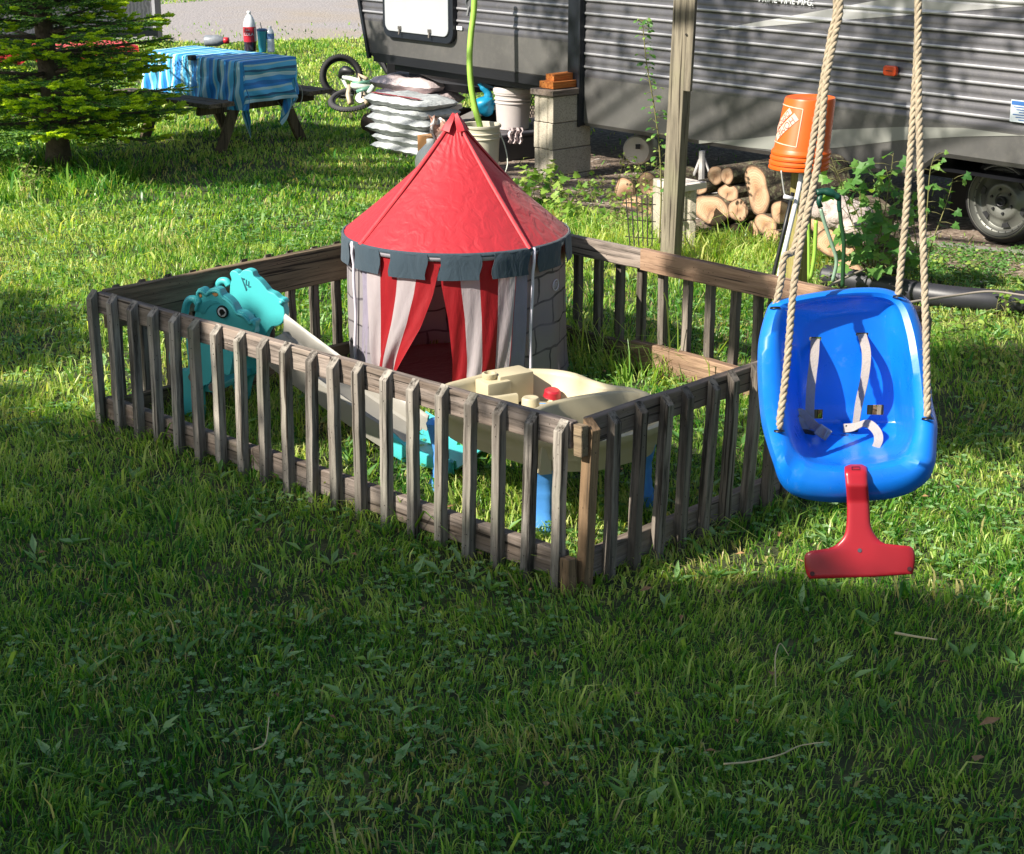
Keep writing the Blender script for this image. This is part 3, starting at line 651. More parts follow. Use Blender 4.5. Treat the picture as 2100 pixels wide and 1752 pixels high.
# chute: U channel
def chute(s0, s1, name, mat, par, w0=.135, lift=0):
    N = 24; prof = [(-1.06, -.02), (-1.10, .0), (-1.10, .075), (-1.04, .082), (-.98, .07), (-.95, .012), (-.85, 0), (0, -.002), (.85, 0), (.95, .012), (.98, .07), (1.04, .082), (1.10, .075), (1.10, .0), (1.06, -.02)]
    b = MB()
    def P(i, j):
        s = s0+(s1-s0)*j/(N-1); z = .355*(1-min(1, s/.93))**1.2+.035+.02*max(0, s-.9)*2; x, h = prof[i]; flare = 1+.9*max(0, s-.8)
        return SO+pd*(.05+s*.96)+qd*(.16-.24*s+x*w0*flare)+Vector((0, 0, z+h*(1-.5*max(0, min(1, (s-.8)/.25)))+lift))
    b.grid(P, len(prof), N); return b.build(name, mat, par, smooth=True, solid=.008)
chute(.08, .88, 'chute', gpl, slide); chute(.86, 1.2, 'landing_lip', turq, slide, .145, .004)
# ================================================================ SAND AND WATER TABLE
crm = plain('cream_plastic', '#b5aa8c', .5, .07, 5, .1, 40); crd = plain('sand_dirt', '#6f6352', .95, .35, 20, .6, 60)
blp = plain('blue_leg_plastic', '#4a8cd0', .45, .12, 7, .15, 30); rpl = plain('red_cup_plastic', '#a31c2b', .4)
Lg = [Vector(G(*q)) for q in ((1106, 1092), (878, 1000), (1348, 1035))]
BC = (Lg[1]+Lg[2])/2+Vector((.0, .0, 0)); L4 = Lg[1]+Lg[2]-Lg[0]
e1 = (Lg[1]-Lg[0]).normalized(); e2 = (Lg[2]-Lg[0]).normalized()
BC = (Lg[0]+L4)/2
table = thing('sand_table', BC, 'cream plastic sand and water play table on blue legs inside the fence corner', 'play table')
RZ = .385; A_ = Vector((1, 0, 0)); B_ = Vector((0, 1, 0))
# outline of the rim from the photograph, on the rim plane
RIMPX = [(896, 800), (915, 787), (935, 781), (958, 775), (985, 768), (1010, 761), (1050, 757), (1090, 756), (1140, 758), (1182, 766), (1215, 779), (1250, 789), (1290, 794), (1325, 804), (1352, 822), (1368, 845), (1362, 868), (1330, 882), (1290, 893), (1240, 904), (1190, 907), (1140, 905), (1095, 898), (1040, 882), (980, 864), (925, 846), (893, 826)]
rim = [Vector(G(x, y, RZ)) for x, y in RIMPX]; rim = spline(rim, 3, closed=True); NR = len(rim); cen = sum(rim, Vector())/NR
def ring_at(scale, z, inset=0):
    out = []
    for p in rim:
        d = p-cen; L_ = d.length; q = cen+d*((L_*scale-inset)/L_); out.append(Vector((q.x, q.y, z)))
    return out
b = MB(); R_ = [ring_at(.80, .272), ring_at(.90, .256), ring_at(.925, .30), ring_at(.955, .305), ring_at(.97, .345), ring_at(.99, .352), ring_at(1.0, RZ-.012), ring_at(1.0, RZ), ring_at(1, RZ+.003, .012), ring_at(1, RZ, .026), ring_at(1, RZ-.015, .034), ring_at(.97, .27, .045), ring_at(.93, .25, .06), ring_at(.3, .248)]
R_ = [[q for q in r] for r in R_]
for r in R_: b.v += [tuple(q) for q in r]
b.f = [(j*NR+i, j*NR+(i+1) % NR, (j+1)*NR+(i+1) % NR, (j+1)*NR+i) for j in range(len(R_)-1) for i in range(NR)]+[tuple(range((len(R_)-1)*NR, len(R_)*NR)), tuple(range(NR))]; b.mi = [0]*len(b.f)
b.build('basin', crm, table, smooth=True, auto=.9)
b = MB(); r = ring_at(.90, .254, .075); b.add(r, [tuple(range(NR))]); b.build('sand', crd, table)
def gz(x, y, z): return Vector(G(x, y, z))
# dividing walls
def divider(pix, th, z0=.25, z1=RZ-.002):
    pts = spline([gz(x, y, RZ) for x, y in pix], 5); b = MB(); vs = []
    for i, p in enumerate(pts):
        t = (pts[min(i+1, len(pts)-1)]-pts[max(0, i-1)]); t.z = 0; t.normalize(); n = Vector((-t.y, t.x, 0)); p = Vector((p.x, p.y, 0))
        for (o, z) in ((-th*.8, z0), (-th*.5, z1-.006), (-th*.3, z1), (th*.3, z1), (th*.5, z1-.006), (th*.8, z0)): vs.append(p+n*o+Vector((0, 0, z)))
    n = len(pts); b.add(vs, [(6*i+k, 6*i+k+1, 6*i+7+k, 6*i+6+k) for i in range(n-1) for k in range(5)]+[tuple(range(6)), tuple(range(6*n-6, 6*n))]); b.build('divider', crm, table, smooth=True, auto=.8)
divider([(1075, 848), (1105, 835), (1140, 822), (1200, 810), (1265, 802), (1312, 804)], .03)
divider([(905, 812), (940, 800), (975, 806), (1010, 812), (1060, 806)], .026)
divider([(1075, 848), (1100, 880), (1120, 900)], .028)
# block tower at the back left with pipe seat
tc = gz(1035, 790, .36); tc.z = 0
b = MB(); R3 = Matrix.Rotation(math.atan2(e2.y, e2.x), 3, 'Z'); b.box(tc+Vector((.02, .05, .345)), (.16, .11, .12), R3, .01); b.build('tower_block', crm, table, auto=.6)
b = MB(); b.box(tc+Vector((-.045, -.02, .335)), (.11, .10, .11), R3, .01); b.build('tower_step', crm, table, auto=.6)
b = MB(); b.lathe([(0, .0), (.026, 0), (.03, .008), (.03, .022), (.022, .024), (.02, .012), (0, .012)], tc+Vector((-.06, -.01, .39)), (0, 0, 1), 20); b.build('spout_ring', crm, table, smooth=True, auto=.7)
b = MB(); b.lathe([(0, .03), (.026, .03), (.033, .024), (.034, .004), (.036, 0)], gz(1132, 818, .29)+Vector((0, 0, .01)), (.1, -.15, 1), 22); b.build('red_cup', rpl, table, smooth=True, auto=.7)
b = MB(); b.lathe([(0, .002), (.006, .002), (.02, .006), (.03, .006), (.034, 0), (.036, -.09)], gz(1088, 818, RZ-.008), (0, 0, 1), 22); b.build('cup_socket', crm, table, smooth=True, auto=.7)
for i, (q, rz) in enumerate(((Lg[0], 0), (Lg[1], 1), (Lg[2], 2), (L4, 3))):
    q = Vector((q.x, q.y, 0)); out = (q-BC).normalized(); b = MB(); N = 16; vs = []
    side = Vector((-out.y, out.x, 0))
    for j in range(N):
        t = j/(N-1); z = .285*t-.01; w_ = .046+.006*t+.006*max(0, 1-t*4); d_ = .028+.008*max(0, 1-t*4); cen_ = q-out*(.03+.02*math.sin(PI*t)*1.2)
        gr = -.003 if j in (4, 6, 9) else 0
        for k in range(14):
            a = 2*PI*k/14; ca = math.cos(a); sa = math.sin(a); ca = math.copysign(abs(ca)**.6, ca); sa = math.copysign(abs(sa)**.6, sa); vs.append(cen_+side*(w_+gr)*ca+out*(d_+gr)*sa+Vector((0, 0, z)))
    b.add(vs, [(14*j+k, 14*j+(k+1) % 14, 14*j+14+(k+1) % 14, 14*j+14+k) for j in range(N-1) for k in range(14)]+[tuple(range(14))]); b.build('leg', blp, table, smooth=True)
# ================================================================ SWING
bl = M('blue_swing_plastic'); v = bl.coord('Object'); c = bl.ramp(bl.noise(v, 4, 4), [(.35, srgb('#0a66cc')), (.7, srgb('#0f76da'))])
c = bl.mix(bl.ramp(bl.noise(bl.coord('Object', (1, 1, 1)), 22, 6, .8), [(.58, (0, 0, 0)), (.72, (.35, .35, .35))]), c, srgb('#5b86c0'))
sc_n = bl.noise(bl.coord('Object', (140, 30, 9)), 1, 3, .8); c = bl.mix(bl.ramp(sc_n, [(.70, (0, 0, 0)), (.76, (.5, .5, .5))]), c, srgb('#8fb0dc'))
bl.l(bl.ramp(bl.noise(v, 9, 5, .7), [(.3, (.22, .22, .22)), (.75, (.5, .5, .5))]), bl.b.inputs['Roughness'])
bl.l(c, bl.b.inputs['Base Color']); bl.set(Roughness=.3); bl.b.inputs['Coat Weight'].default_value = .15; bl.bump(bl.noise(v, 45, 3), .05, .002)
SD = 4.0
def c4(x, y, d): return D((1680+x/2.1903)*.875, (600+y/2.1903)*.875, SD+d)
swing = thing('baby_swing', c4(680, 900, .1), 'blue bucket baby swing with red T handle hanging from four twisted ropes', 'swing')
OUT = [(255, 300), (285, 245), (345, 225), (500, 195), (640, 176), (780, 168), (870, 176), (945, 205), (995, 245), (1030, 320), (1060, 430), (1085, 600), (1103, 760), (1125, 860), (1122, 960), (1115, 1060), (1080, 1145), (1000, 1205), (900, 1238), (790, 1250), (660, 1260), (540, 1255), (440, 1238), (370, 1205), (325, 1150), (295, 1060), (262, 960), (235, 850), (220, 700), (215, 560), (222, 430)]
INN = [(335, 330), (365, 275), (420, 252), (520, 232), (640, 217), (760, 210), (850, 216), (905, 240), (935, 285), (955, 350), (975, 440), (1000, 600), (1015, 740), (1022, 850), (1010, 930), (985, 1000), (945, 1045), (880, 1066), (800, 1078), (735, 1082), (650, 1086), (560, 1084), (490, 1072), (440, 1045), (400, 1000), (375, 940), (357, 860), (345, 740), (336, 600), (330, 500), (328, 400)]
FLR = [(420, 420), (450, 360), (500, 320), (560, 300), (650, 290), (740, 285), (800, 290), (840, 310), (860, 350), (875, 410), (890, 500), (905, 620), (915, 740), (920, 850), (925, 920), (905, 975), (870, 1010), (820, 1030), (770, 1040), (720, 1046), (650, 1048), (590, 1046), (530, 1036), (490, 1010), (465, 975), (450, 930), (438, 850), (430, 740), (424, 640), (420, 560), (418, 480)]
def smoothring(R): return [(q.x, q.y) for q in spline([Vector((a, c_, 0)) for a, c_ in R], 4, closed=True)]
OUT = smoothring(OUT); INN = smoothring(INN); FLR = smoothring(FLR); NS = len(OUT)
def rimd(y): return float(np.interp(y, [170, 300, 500, 700, 860, 1060, 1260], [.02, .0, -.03, -.075, -.125, -.17, -.15]))
def flrd(x, y):
    s = float(np.interp(y, [200, 300, 500, 760, 860, 930, 1050], [.05, .065, .095, .135, .145, .10, -.06]))
    return s-.02*abs((x-670)/260)**3
rows = []
def mixp(a, c_, t): return (a[0]*(1-t)+c_[0]*t, a[1]*(1-t)+c_[1]*t)
cx_, cy_ = 670, 720
def inset(p, k): return (cx_+(p[0]-cx_)*k, cy_+(p[1]-cy_)*k)
rows.append([c4(*inset(p, .90), rimd(p[1])+.10) for p in OUT])
rows.append([c4(*inset(p, .965), rimd(p[1])+.085) for p in OUT])
rows.append([c4(*inset(p, .985), rimd(p[1])+.055) for p in OUT])
rows.append([c4(*inset(p, 1.0), rimd(p[1])+.05) for p in OUT])
rows.append([c4(*p, rimd(p[1])+.018) for p in OUT])
rows.append([c4(*mixp(OUT[i], INN[i], .18), rimd(OUT[i][1])-.004) for i in range(NS)])
rows.append([c4(*mixp(OUT[i], INN[i], .5), rimd(OUT[i][1]*.5+INN[i][1]*.5)-.012) for i in range(NS)])
rows.append([c4(*mixp(OUT[i], INN[i], .85), rimd(INN[i][1])-.004) for i in range(NS)])
rows.append([c4(*INN[i], rimd(INN[i][1])+.014) for i in range(NS)])
for t in (.25, .5, .75, 1):
    rows.append([c4(*mixp(INN[i], FLR[i], t**1.2), (rimd(INN[i][1])+.014)*(1-t)+flrd(*FLR[i])*t) for i in range(NS)])
for s in np.linspace(.94, .02, 22):
    rw = []
    for p in FLR:
        q = (cx_+(p[0]-cx_)*s, cy_+(p[1]-cy_)*s); rw.append(c4(q[0], q[1], flrd(*q)))
    rows.append(rw)
b = MB()
for r in rows: b.v += [tuple(q) for q in r]
b.f = [(j*NS+i, j*NS+(i+1) % NS, (j+1)*NS+(i+1) % NS, (j+1)*NS+i) for j in range(len(rows)-1) for i in range(NS)]+[tuple(range((len(rows)-1)*NS, len(rows)*NS))]; b.mi = [0]*len(b.f)
seat = b.build('seat', bl.m, swing, smooth=True, solid=.006)
holes = [((505, 425), (520, 432), 9, 32), ((745, 402), (745, 402), 8, 32), ((520, 812), (520, 812), 24, 24), ((812, 790), (812, 790), 26, 42)]
# slots cut through the shell
cut = MB()
for (hx, hy), _, hh, hw_ in holes:
    c_ = c4(hx, hy, flrd(hx, hy)); sc4 = SD/3548/.875/2.1903*1.0
    k = 4.12/(3548*2.1903/.875); cut.box(c_, (hw_*2*k, .12, hh*2*k), Matrix.Rotation(-.25, 3, 'X'), .002)
cu = cut.build('cutter', None)
bmod = seat.modifiers.new('cut', 'BOOLEAN'); bmod.object = cu; bmod.operation = 'DIFFERENCE'; bmod.solver = 'EXACT'
dg = bpy.context.evaluated_depsgraph_get(); dg.update()
cu.location = world_loc(seat)*0
for m__ in list(seat.modifiers):
    if m__.type == 'EDGE_SPLIT': seat.modifiers.remove(m__)
dg.update()
nm = bpy.data.meshes.new_from_object(seat.evaluated_get(dg)); seat.modifiers.clear()
if len(nm.polygons) > 500: seat.data = nm; nm.name = 'seat'; nm.polygons.foreach_set('use_smooth', [True]*len(nm.polygons)); nm.set_sharp_from_angle(angle=.9)
bpy.data.objects.remove(cu)
dirt = M('seat_dirt'); dirt.set(Roughness=.9); dirt.b.inputs['Base Color'].default_value = srgb('#3a2f26')
vv = dirt.coord('Object'); tb = dirt.n('ShaderNodeBsdfTransparent'); mx = dirt.n('ShaderNodeMixShader')
dirt.l(dirt.ramp(dirt.noise(vv, 28, 6, .8), [(.5, (0, 0, 0)), (.62, (.75, .75, .75))]), mx.inputs[0]); dirt.l(tb.outputs[0], mx.inputs[1]); dirt.l(dirt.b.outputs[0], mx.inputs[2]); dirt.l(mx.outputs[0], dirt.out.inputs[0])
b = MB(); b.grid(lambda i, j: c4(*( (670+(i/11-.5)*380*(1-.15*abs(i/11-.5)*(j/7))), 915+j/7*120), flrd(670, 915+j/7*120)-.0065), 12, 8); b.build('dirt_film', dirt.m, seat, smooth=True)
# straps
web = fabric('cream_webbing', '#958d88', .85, 0, .2, bscale=(60, 60, 60))
def strap(pts, wd_, name='strap', par=swing, lab=None, wdir=None):
    P3 = spline([c4(x, y, d) for x, y, d in pts], 8); b = MB(); vs = []
    for i, p in enumerate(P3):
        t = (P3[min(i+1, len(P3)-1)]-P3[max(0, i-1)]).normalized(); f = i/(len(P3)-1)
        sd = (wdir(f) if wdir else Vector((1, 0, 0))); sd = (sd-t*sd.dot(t)).normalized(); vs += [p-sd*wd_/2, p+sd*wd_/2]
    b.add(vs, [(2*i, 2*i+1, 2*i+3, 2*i+2) for i in range(len(P3)-1)]); o = b.build(name, web, par, smooth=True, solid=.0022); 
    return o
strap([(505, 425, .078), (500, 520, .06), (485, 650, .06), (478, 780, .075), (478, 890, .10)], .021, wdir=lambda f: Vector((1, -.3*f, 0)))
strap([(745, 402, .075), (768, 500, .05), (760, 620, .055), (730, 760, .09), (714, 868, .12)], .021, wdir=lambda f: Vector((1, -1.6*f, .1*f)))
strap([(478, 885, .10), (440, 860, .085), (400, 830, .07), (430, 805, .08), (500, 870, .075), (560, 915, .045)], .021, wdir=lambda f: Vector((.3, 0, 1)))
strap([(650, 885, .11), (700, 880, .10), (770, 860, .085), (820, 900, .06), (830, 950, .045), (806, 1005, .0)], .021, wdir=lambda f: Vector((1, 0, .9-.8*f)))
buck = plain('black_buckle', '#17171a', .4)
b = MB(); b.box(c4(545, 905, .055), (.034, .007, .028), Matrix.Rotation(.6, 3, 'Y')); b.build('buckle_tab', web, swing, bevel=.002)
for q in ((470, 905, .10), (690, 885, .115)):
    b = MB(); b.box(c4(*q), (.034, .014, .012), Matrix.Rotation(.3, 3, 'Y')); b.build('buckle', buck, swing, bevel=.003)
# red T handle
rdm = plain('red_swing_plastic', '#981e29', .32, .06, 6, .06, 40)
TB = [(655, 1090), (675, 1072), (720, 1068), (760, 1074), (772, 1095), (778, 1200), (785, 1300), (792, 1385), (815, 1435), (850, 1470), (900, 1485), (985, 1488), (1012, 1510), (1018, 1560), (1008, 1625), (985, 1640), (920, 1640), (870, 1645), (800, 1648), (700, 1652), (600, 1656), (560, 1652), (500, 1662), (470, 1652), (452, 1600), (450, 1545), (465, 1522), (500, 1510), (570, 1502), (615, 1480), (650, 1440), (664, 1390), (668, 1300), (664, 1200)]
def tbar_d(y): return float(np.interp(y, [1070, 1110, 1180, 1260, 1660], [-.165, -.192, -.198, -.178, -.165]))
tb_ = smoothring(TB); b = MB(); n = len(tb_)
# triangulated plate that bends over the lip: rows between left and right edges
ys = sorted(set([1070+i*12 for i in range(50)]))
def xrange_at(y):
    xs = []
    for i in range(n):
        (x1, y1), (x2, y2) = tb_[i], tb_[(i+1) % n]
        if (y1-y)*(y2-y) <= 0 and y1 != y2: xs.append(x1+(x2-x1)*(y-y1)/(y2-y1))
    return (min(xs), max(xs)) if xs else None
prs = []
for y in ys:
    q = xrange_at(y)
    if q: prs.append((y, q))
NX = 13; vs = []; NRW = len(prs)
for lay, dd in ((0, 0), (1, .026)):
    for y, (xa, xb) in prs:
        for i in range(NX):
            s = -math.cos(PI*i/(NX-1)); x = (xa+xb)/2+(xb-xa)/2*s; rnd = .009*(1-math.sqrt(max(0, 1-abs(s)**6)))+.006*(1 if y < 1075 or y > 1652 else 0)
            vs.append(c4(x, y, tbar_d(y)+(rnd if lay == 0 else dd-rnd)))
fs = []
for lay in (0, 1):
    o_ = lay*NRW*NX
    for j in range(NRW-1):
        for i in range(NX-1): fs.append((o_+j*NX+i, o_+j*NX+i+1, o_+(j+1)*NX+i+1, o_+(j+1)*NX+i))
o_ = NRW*NX
for j in range(NRW-1): fs += [(j*NX, (j+1)*NX, o_+(j+1)*NX, o_+j*NX), (j*NX+NX-1, o_+j*NX+NX-1, o_+(j+1)*NX+NX-1, (j+1)*NX+NX-1)]
for i in range(NX-1): fs += [(i, o_+i, o_+i+1, i+1), ((NRW-1)*NX+i, (NRW-1)*NX+i+1, o_+(NRW-1)*NX+i+1, o_+(NRW-1)*NX+i)]
b.add(vs, fs); th_ = b.build('t_handle', rdm, swing, smooth=True, auto=1.0)
scr = plain('screw_hole', '#3a1015', .6); scm = plain('steel', '#8a8a8a', .4, metal=1)
for (x, y, r, m_) in ((490, 1632, .0045, scr), (990, 1607, .0045, scr), (733, 1512, .0045, scm)):
    b = MB(); b.lathe([(0, .0012), (r, .0012), (r*1.15, -.002)], c4(x, y, tbar_d(y)), -FW, 12); b.build('screw', m_, th_)
b = MB(); qs = [c4(693, 1083, -.1765), c4(733, 1083, -.1765), c4(733, 1097, -.1875), c4(693, 1097, -.1875), c4(693, 1083, -.1765)]; b.tube(qs, .0008, 4); b.build('slot_mark', scr, th_)
# ropes: three twisted strands each
rp = M('natural_rope'); v = rp.coord('Object'); rp.l(rp.ramp(rp.noise(v, 90, 4, .7), [(.3, srgb('#7d705e')), (.6, srgb('#a39680')), (.8, srgb('#b5a891'))]), rp.b.inputs['Base Color']); rp.set(Roughness=.9); rp.bump(rp.noise(rp.coord('Object', (1, 1, .4)), 300, 3), .6, .002)
def rope(path, r=.0085, pitch=.052, par=swing, name='rope', mat=None, hair=True):
    pts = spline(path, 40); L_ = [0]
    for i in range(1, len(pts)): L_.append(L_[-1]+(pts[i]-pts[i-1]).length)
    n = int(L_[-1]/.006); b = MB(); q = []
    for k in range(n+1):
        s = L_[-1]*k/n; i = max(0, min(len(pts)-2, int(np.searchsorted(L_, s))-1)); f = (s-L_[i])/max(1e-9, L_[i+1]-L_[i]); q.append(pts[i].lerp(pts[i+1], f))
    X = Vector((1, 0, 0))
    for st in range(3):
        cc_ = []
        for k, p in enumerate(q):
            t = (q[min(k+1, n)]-q[max(k-1, 0)]).normalized(); N1 = (X-t*X.dot(t)).normalized(); N2 = t.cross(N1); a = 2*PI*(k*L_[-1]/n)/pitch+st*2*PI/3
            cc_.append(p+(N1*math.cos(a)+N2*math.sin(a))*r*.52)
        b.tube(cc_, r*.56, 7)
    if hair:
        for k in range(len(q)*2//3):
            p = random.choice(q); a = random.random()*6.28; d = Vector((math.cos(a), math.sin(a)*.6, random.uniform(-.7, .7))); e_ = p+d*r*random.uniform(1.3, 2.3); w_ = Vector((0, 0, .0004)); b.add([p+d*r*.8-w_, p+d*r*.8+w_, e_], [(0, 1, 2)])
    return b.build(name, mat or rp.m, par, smooth=True)
def z3(X, Y): return ((1400+X/2.1)*.875, (Y/2.1)*.875)
def dv(px, py, d): return D(px, py, SD+d)
topL = D(1722, -1350, SD+.02); topR = D(1866, -1350, SD+.03)
rope([c4(318, 893, rimd(880)-.01), c4(360, 560, -.115), c4(408, 60, -.085), dv(1678, 330, -.05), dv(*z3(1122, 430), -.028), dv(*z3(1168, 180), -.006), dv(*z3(1195, 0), .0), dv(1713, -230, .01), topL+Vector((.006, 0, 0))])
rope([c4(302, 262, .01), c4(330, 130, .012), c4(348, 0, .012), dv(1632, 500, .02), dv(1664, 310, .022), dv(*z3(1112, 400), .016), dv(*z3(1150, 180), .014), dv(*z3(1178, 0), .014), dv(1705, -230, .024), topL+Vector((-.008, .008, 0))])
rope([c4(1082, 830, rimd(840)-.01), c4(1075, 450, -.10), c4(1062, 0, -.065), dv(*z3(1592, 900), -.05), dv(*z3(1582, 500), -.03), dv(*z3(1579, 250), -.008), dv(*z3(1580, 0), .0), dv(1880, -230, .01), topR])
rope([c4(932, 205, .01), c4(945, 60, .013), dv(*z3(1515, 1100), .016), dv(*z3(1545, 700), .02), dv(*z3(1566, 400), .02), dv(*z3(1576, 200), .017), dv(*z3(1578, 0), .018), dv(1878, -230, .028), topR+Vector((-.004, .012, 0))])
for q in ((318, 900, rimd(880)-.012), (302, 268, .0), (1082, 836, rimd(840)-.012), (932, 210, .0)):
    b = MB(); c_ = c4(*q); b.lathe([(.0085, .003), (.0125, .003), (.014, -.002)], c_, (c4(q[0], q[1]-40, q[2])-c_), 14); b.build('rope_hole', bpl, seat, smooth=True)
# ================================================================ TRAILER
def WI(px, py, off=0):
    """point of the wall plane seen at a pixel, as (s along the wall, z)"""
    r = ray(px, py); P0 = WP+WN*off; t = (P0-CAM).dot(WN)/r.dot(WN); p = CAM+r*t; return ((p-P0).dot(WD), p.z)
def wp(s, z, off=0): q = WP+WD*s+WN*off; return Vector((q.x, q.y, z))
trailer = thing('camper_trailer', wp(2, 0), 'long dark grey corrugated camper trailer parked on the dirt behind the yard', 'trailer')
tm = M('trailer_grey'); v = tm.coord('Object'); c = tm.ramp(tm.noise(v, 1.2, 5), [(.3, srgb('#454448')), (.7, srgb('#57565a'))])
c = tm.mix(tm.ramp(tm.noise(v, 6, 6, .8), [(.5, (0, 0, 0)), (.8, (.35, .35, .35))]), c, srgb('#7b7873'))
tm.l(c, tm.b.inputs['Base Color']); tm.set(Roughness=.38, Metallic=.25); tm.b.inputs['Coat Weight'].default_value = .35; tm.b.inputs['Coat Roughness'].default_value = .22; tm.bump(tm.noise(v, 25, 3), .04, .004)
tsk = M('trailer_flat'); v = tsk.coord('Object'); c = tsk.ramp(tsk.noise(v, 2.2, 5), [(.3, srgb('#484747')), (.7, srgb('#5b5a58'))])
c = tsk.mix(tsk.ramp(tsk.noise(v, 9, 6, .8), [(.5, (0, 0, 0)), (.8, (.3, .3, .3))]), c, srgb('#7c7872'))
tsk.l(c, tsk.b.inputs['Base Color']); tsk.set(Roughness=.5, Metallic=.1); tsk.bump(tsk.noise(v, 90, 3), .1, .003)
blk = plain('trailer_black', '#15161a', .45); blk2 = plain('trim_black', '#1b1f26', .35, .1); ltg = plain('decal_grey', '#83847f', .4, .05, 3); ltg2 = plain('decal_silver', '#aaaaab', .3, .05, 3, 0, 60, .3)
ribm = plain('rib_highlight', '#9d9da2', .4, .08, 4, 0, 60, .3); ZT = 2.9; PIT = .098  # lighter tone on the ribs puts their sun and sky highlights into the colour
prof = [(0, 0), (.030, 0), (.034, -.006), (.042, -.008), (.049, -.004), (.056, .007), (.064, .010), (.072, .007), (.080, .0)]
def sect(z0, z1):
    out = []; z = z0
    while z < z1-PIT:
        out += [(o, z+h) for h, o in prof]; z += PIT
    out.append((0, z1)); return out
sA, _ = WI(1172, 130); sL0, _ = WI(762, 100); sR = -5.2
s_strip0 = WI(1172, 130, .03)[0]; s_strip1 = WI(1201, 130, .03)[0]
zflat = WI(1172, 88)[1]; zflatR = WI(1215, 158)[1]; zbotL = .70; zbotR = .395
def wall_part(name, s0, s1, zb, zf, off, top=ZT, slant=0):
    b = MB(); P_ = [(0, zf)]+sect(zf+.012, top)
    vs = []
    for (o, z) in P_: vs += [wp(s0, z, off+o), wp(s1+slant*(z-zb), z, off+o)]
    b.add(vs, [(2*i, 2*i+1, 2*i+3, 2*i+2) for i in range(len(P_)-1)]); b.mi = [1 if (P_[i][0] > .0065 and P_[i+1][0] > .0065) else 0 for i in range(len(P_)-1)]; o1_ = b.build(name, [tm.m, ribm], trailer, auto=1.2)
    if name == 'siding' and s0 < -3:
        zn = WI(2050, 341, .045)[1]; na, nb = WI(1925, 325, .045)[0], WI(1925, 325, .045)[0]-1.12; poly = [(s0, zb), (nb-.12, zb), (nb, zn), (na, zn), (na+.2, zb), (s1, zb), (s1, zf), (s0, zf)]
        poly = [(a_, z_) for a_, z_ in poly]; n_ = len(poly); b = MB()
        segs = [(s0, nb-.12, zb, zb), (nb-.12, nb, zb, zn), (nb, na, zn, zn), (na, na+.2, zn, zb), (na+.2, s1, zb, zb)]
        for (sa_, sb_, za_, zb_) in segs: b.add([wp(sa_, za_+.03, off+.002), wp(sb_, zb_+.03, off+.002), wp(sb_, zf, off+.002), wp(sa_, zf, off+.002), wp(sa_, za_, off-.02), wp(sb_, zb_, off-.02)], [(0, 1, 2, 3), (4, 5, 1, 0)])
        b.build('lower_panel', tsk.m, trailer); return P_
    b = MB(); b.add([wp(s0, zb+.03, off+.002), wp(s1, zb+.03, off+.002), wp(s1+slant*(zf-zb), zf, off+.002), wp(s0, zf, off+.002), wp(s0, zb, off-.02), wp(s1, zb, off-.02)], [(0, 1, 2, 3), (4, 5, 1, 0)]); o2_ = b.build('lower_panel', tsk.m, trailer)
    return P_
sF = sL0+.02
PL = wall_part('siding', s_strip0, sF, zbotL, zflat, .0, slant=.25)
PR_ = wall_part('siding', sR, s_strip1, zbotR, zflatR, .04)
# the box behind the wall: ends, roof, floor
b = MB(); b.add([wp(sR, .42, .036), wp(sR, ZT, .036), wp(sR, ZT, -2.4), wp(sR, .42, -2.4)], [(0, 1, 2, 3)]); b.add([wp(sF, zbotL, 0), wp(sF+.55, ZT, 0), wp(sF+.55, ZT, -2.4), wp(sF, zbotL, -2.4)], [(0, 1, 2, 3)])
b.add([wp(sR, ZT, .05), wp(sF+.55, ZT, .05), wp(sF+.55, ZT+.03, -2.4), wp(sR, ZT+.03, -2.4)], [(0, 1, 2, 3)]); b.add([wp(sR, .42, -2.4), wp(sF, zbotL, -2.4), wp(sF+.55, ZT, -2.4), wp(sR, ZT, -2.4)], [(0, 1, 2, 3)])
b.build('shell', tsk.m, trailer)
b = MB(); b.add([wp(sR, .47, .03), wp(s_strip1, .47, .03), wp(s_strip1, .47, -2.38), wp(sR, .47, -2.38)], [(0, 1, 2, 3)]); b.add([wp(s_strip0, zbotL+.02, -.01), wp(sF-.02, zbotL+.02, -.01), wp(sF-.02, zbotL+.02, -2.38), wp(s_strip0, zbotL+.02, -2.38)], [(0, 1, 2, 3)])
b.add([wp(s_strip0-.02, .4, -.3), wp(s_strip0-.02, .75, -.3), wp(s_strip0-.02, .75, -2.2), wp(s_strip0-.02, .4, -2.2)], [(0, 1, 2, 3)]); b.build('underfloor', blk, trailer)
# frame rail and bent black underside at the front
b = MB(); b.beam(wp(s_strip0, zbotL-.045, -.12), wp(sF-.25, zbotL-.045, -.12), .1, .13); b.beam(wp(s_strip0, zbotL-.02, -.01), wp(sF-.05, zbotL-.005, -.01), .03, .075)
b.beam(wp(sR, .40, -.5), wp(s_strip1, .40, -.5), .08, .14); b.build('frame_rail', blk, trailer)
b = MB(); b.add([wp(sF-.15, zbotL-.03, -.06), wp(sF-1.1, zbotL-.05, -.06), wp(sF-1.55, zbotL-.15, -.12), wp(sF-.8, zbotL-.17, -.12)], [(0, 1, 2, 3)])
sk0 = WI(838, 165, -.25)[0]; sk1 = WI(958, 185, -.25)[0]; zk = WI(957, 193, -.25)[1]; b.box(wp((sk0+sk1)/2, zk+.16, -.42), (abs(sk0-sk1), .34, .32), Matrix.Rotation(math.atan2(WD.y, WD.x), 3, 'Z'), .01); b.build('holding_tank', plain('tank_grey', '#34363b', .5), trailer)
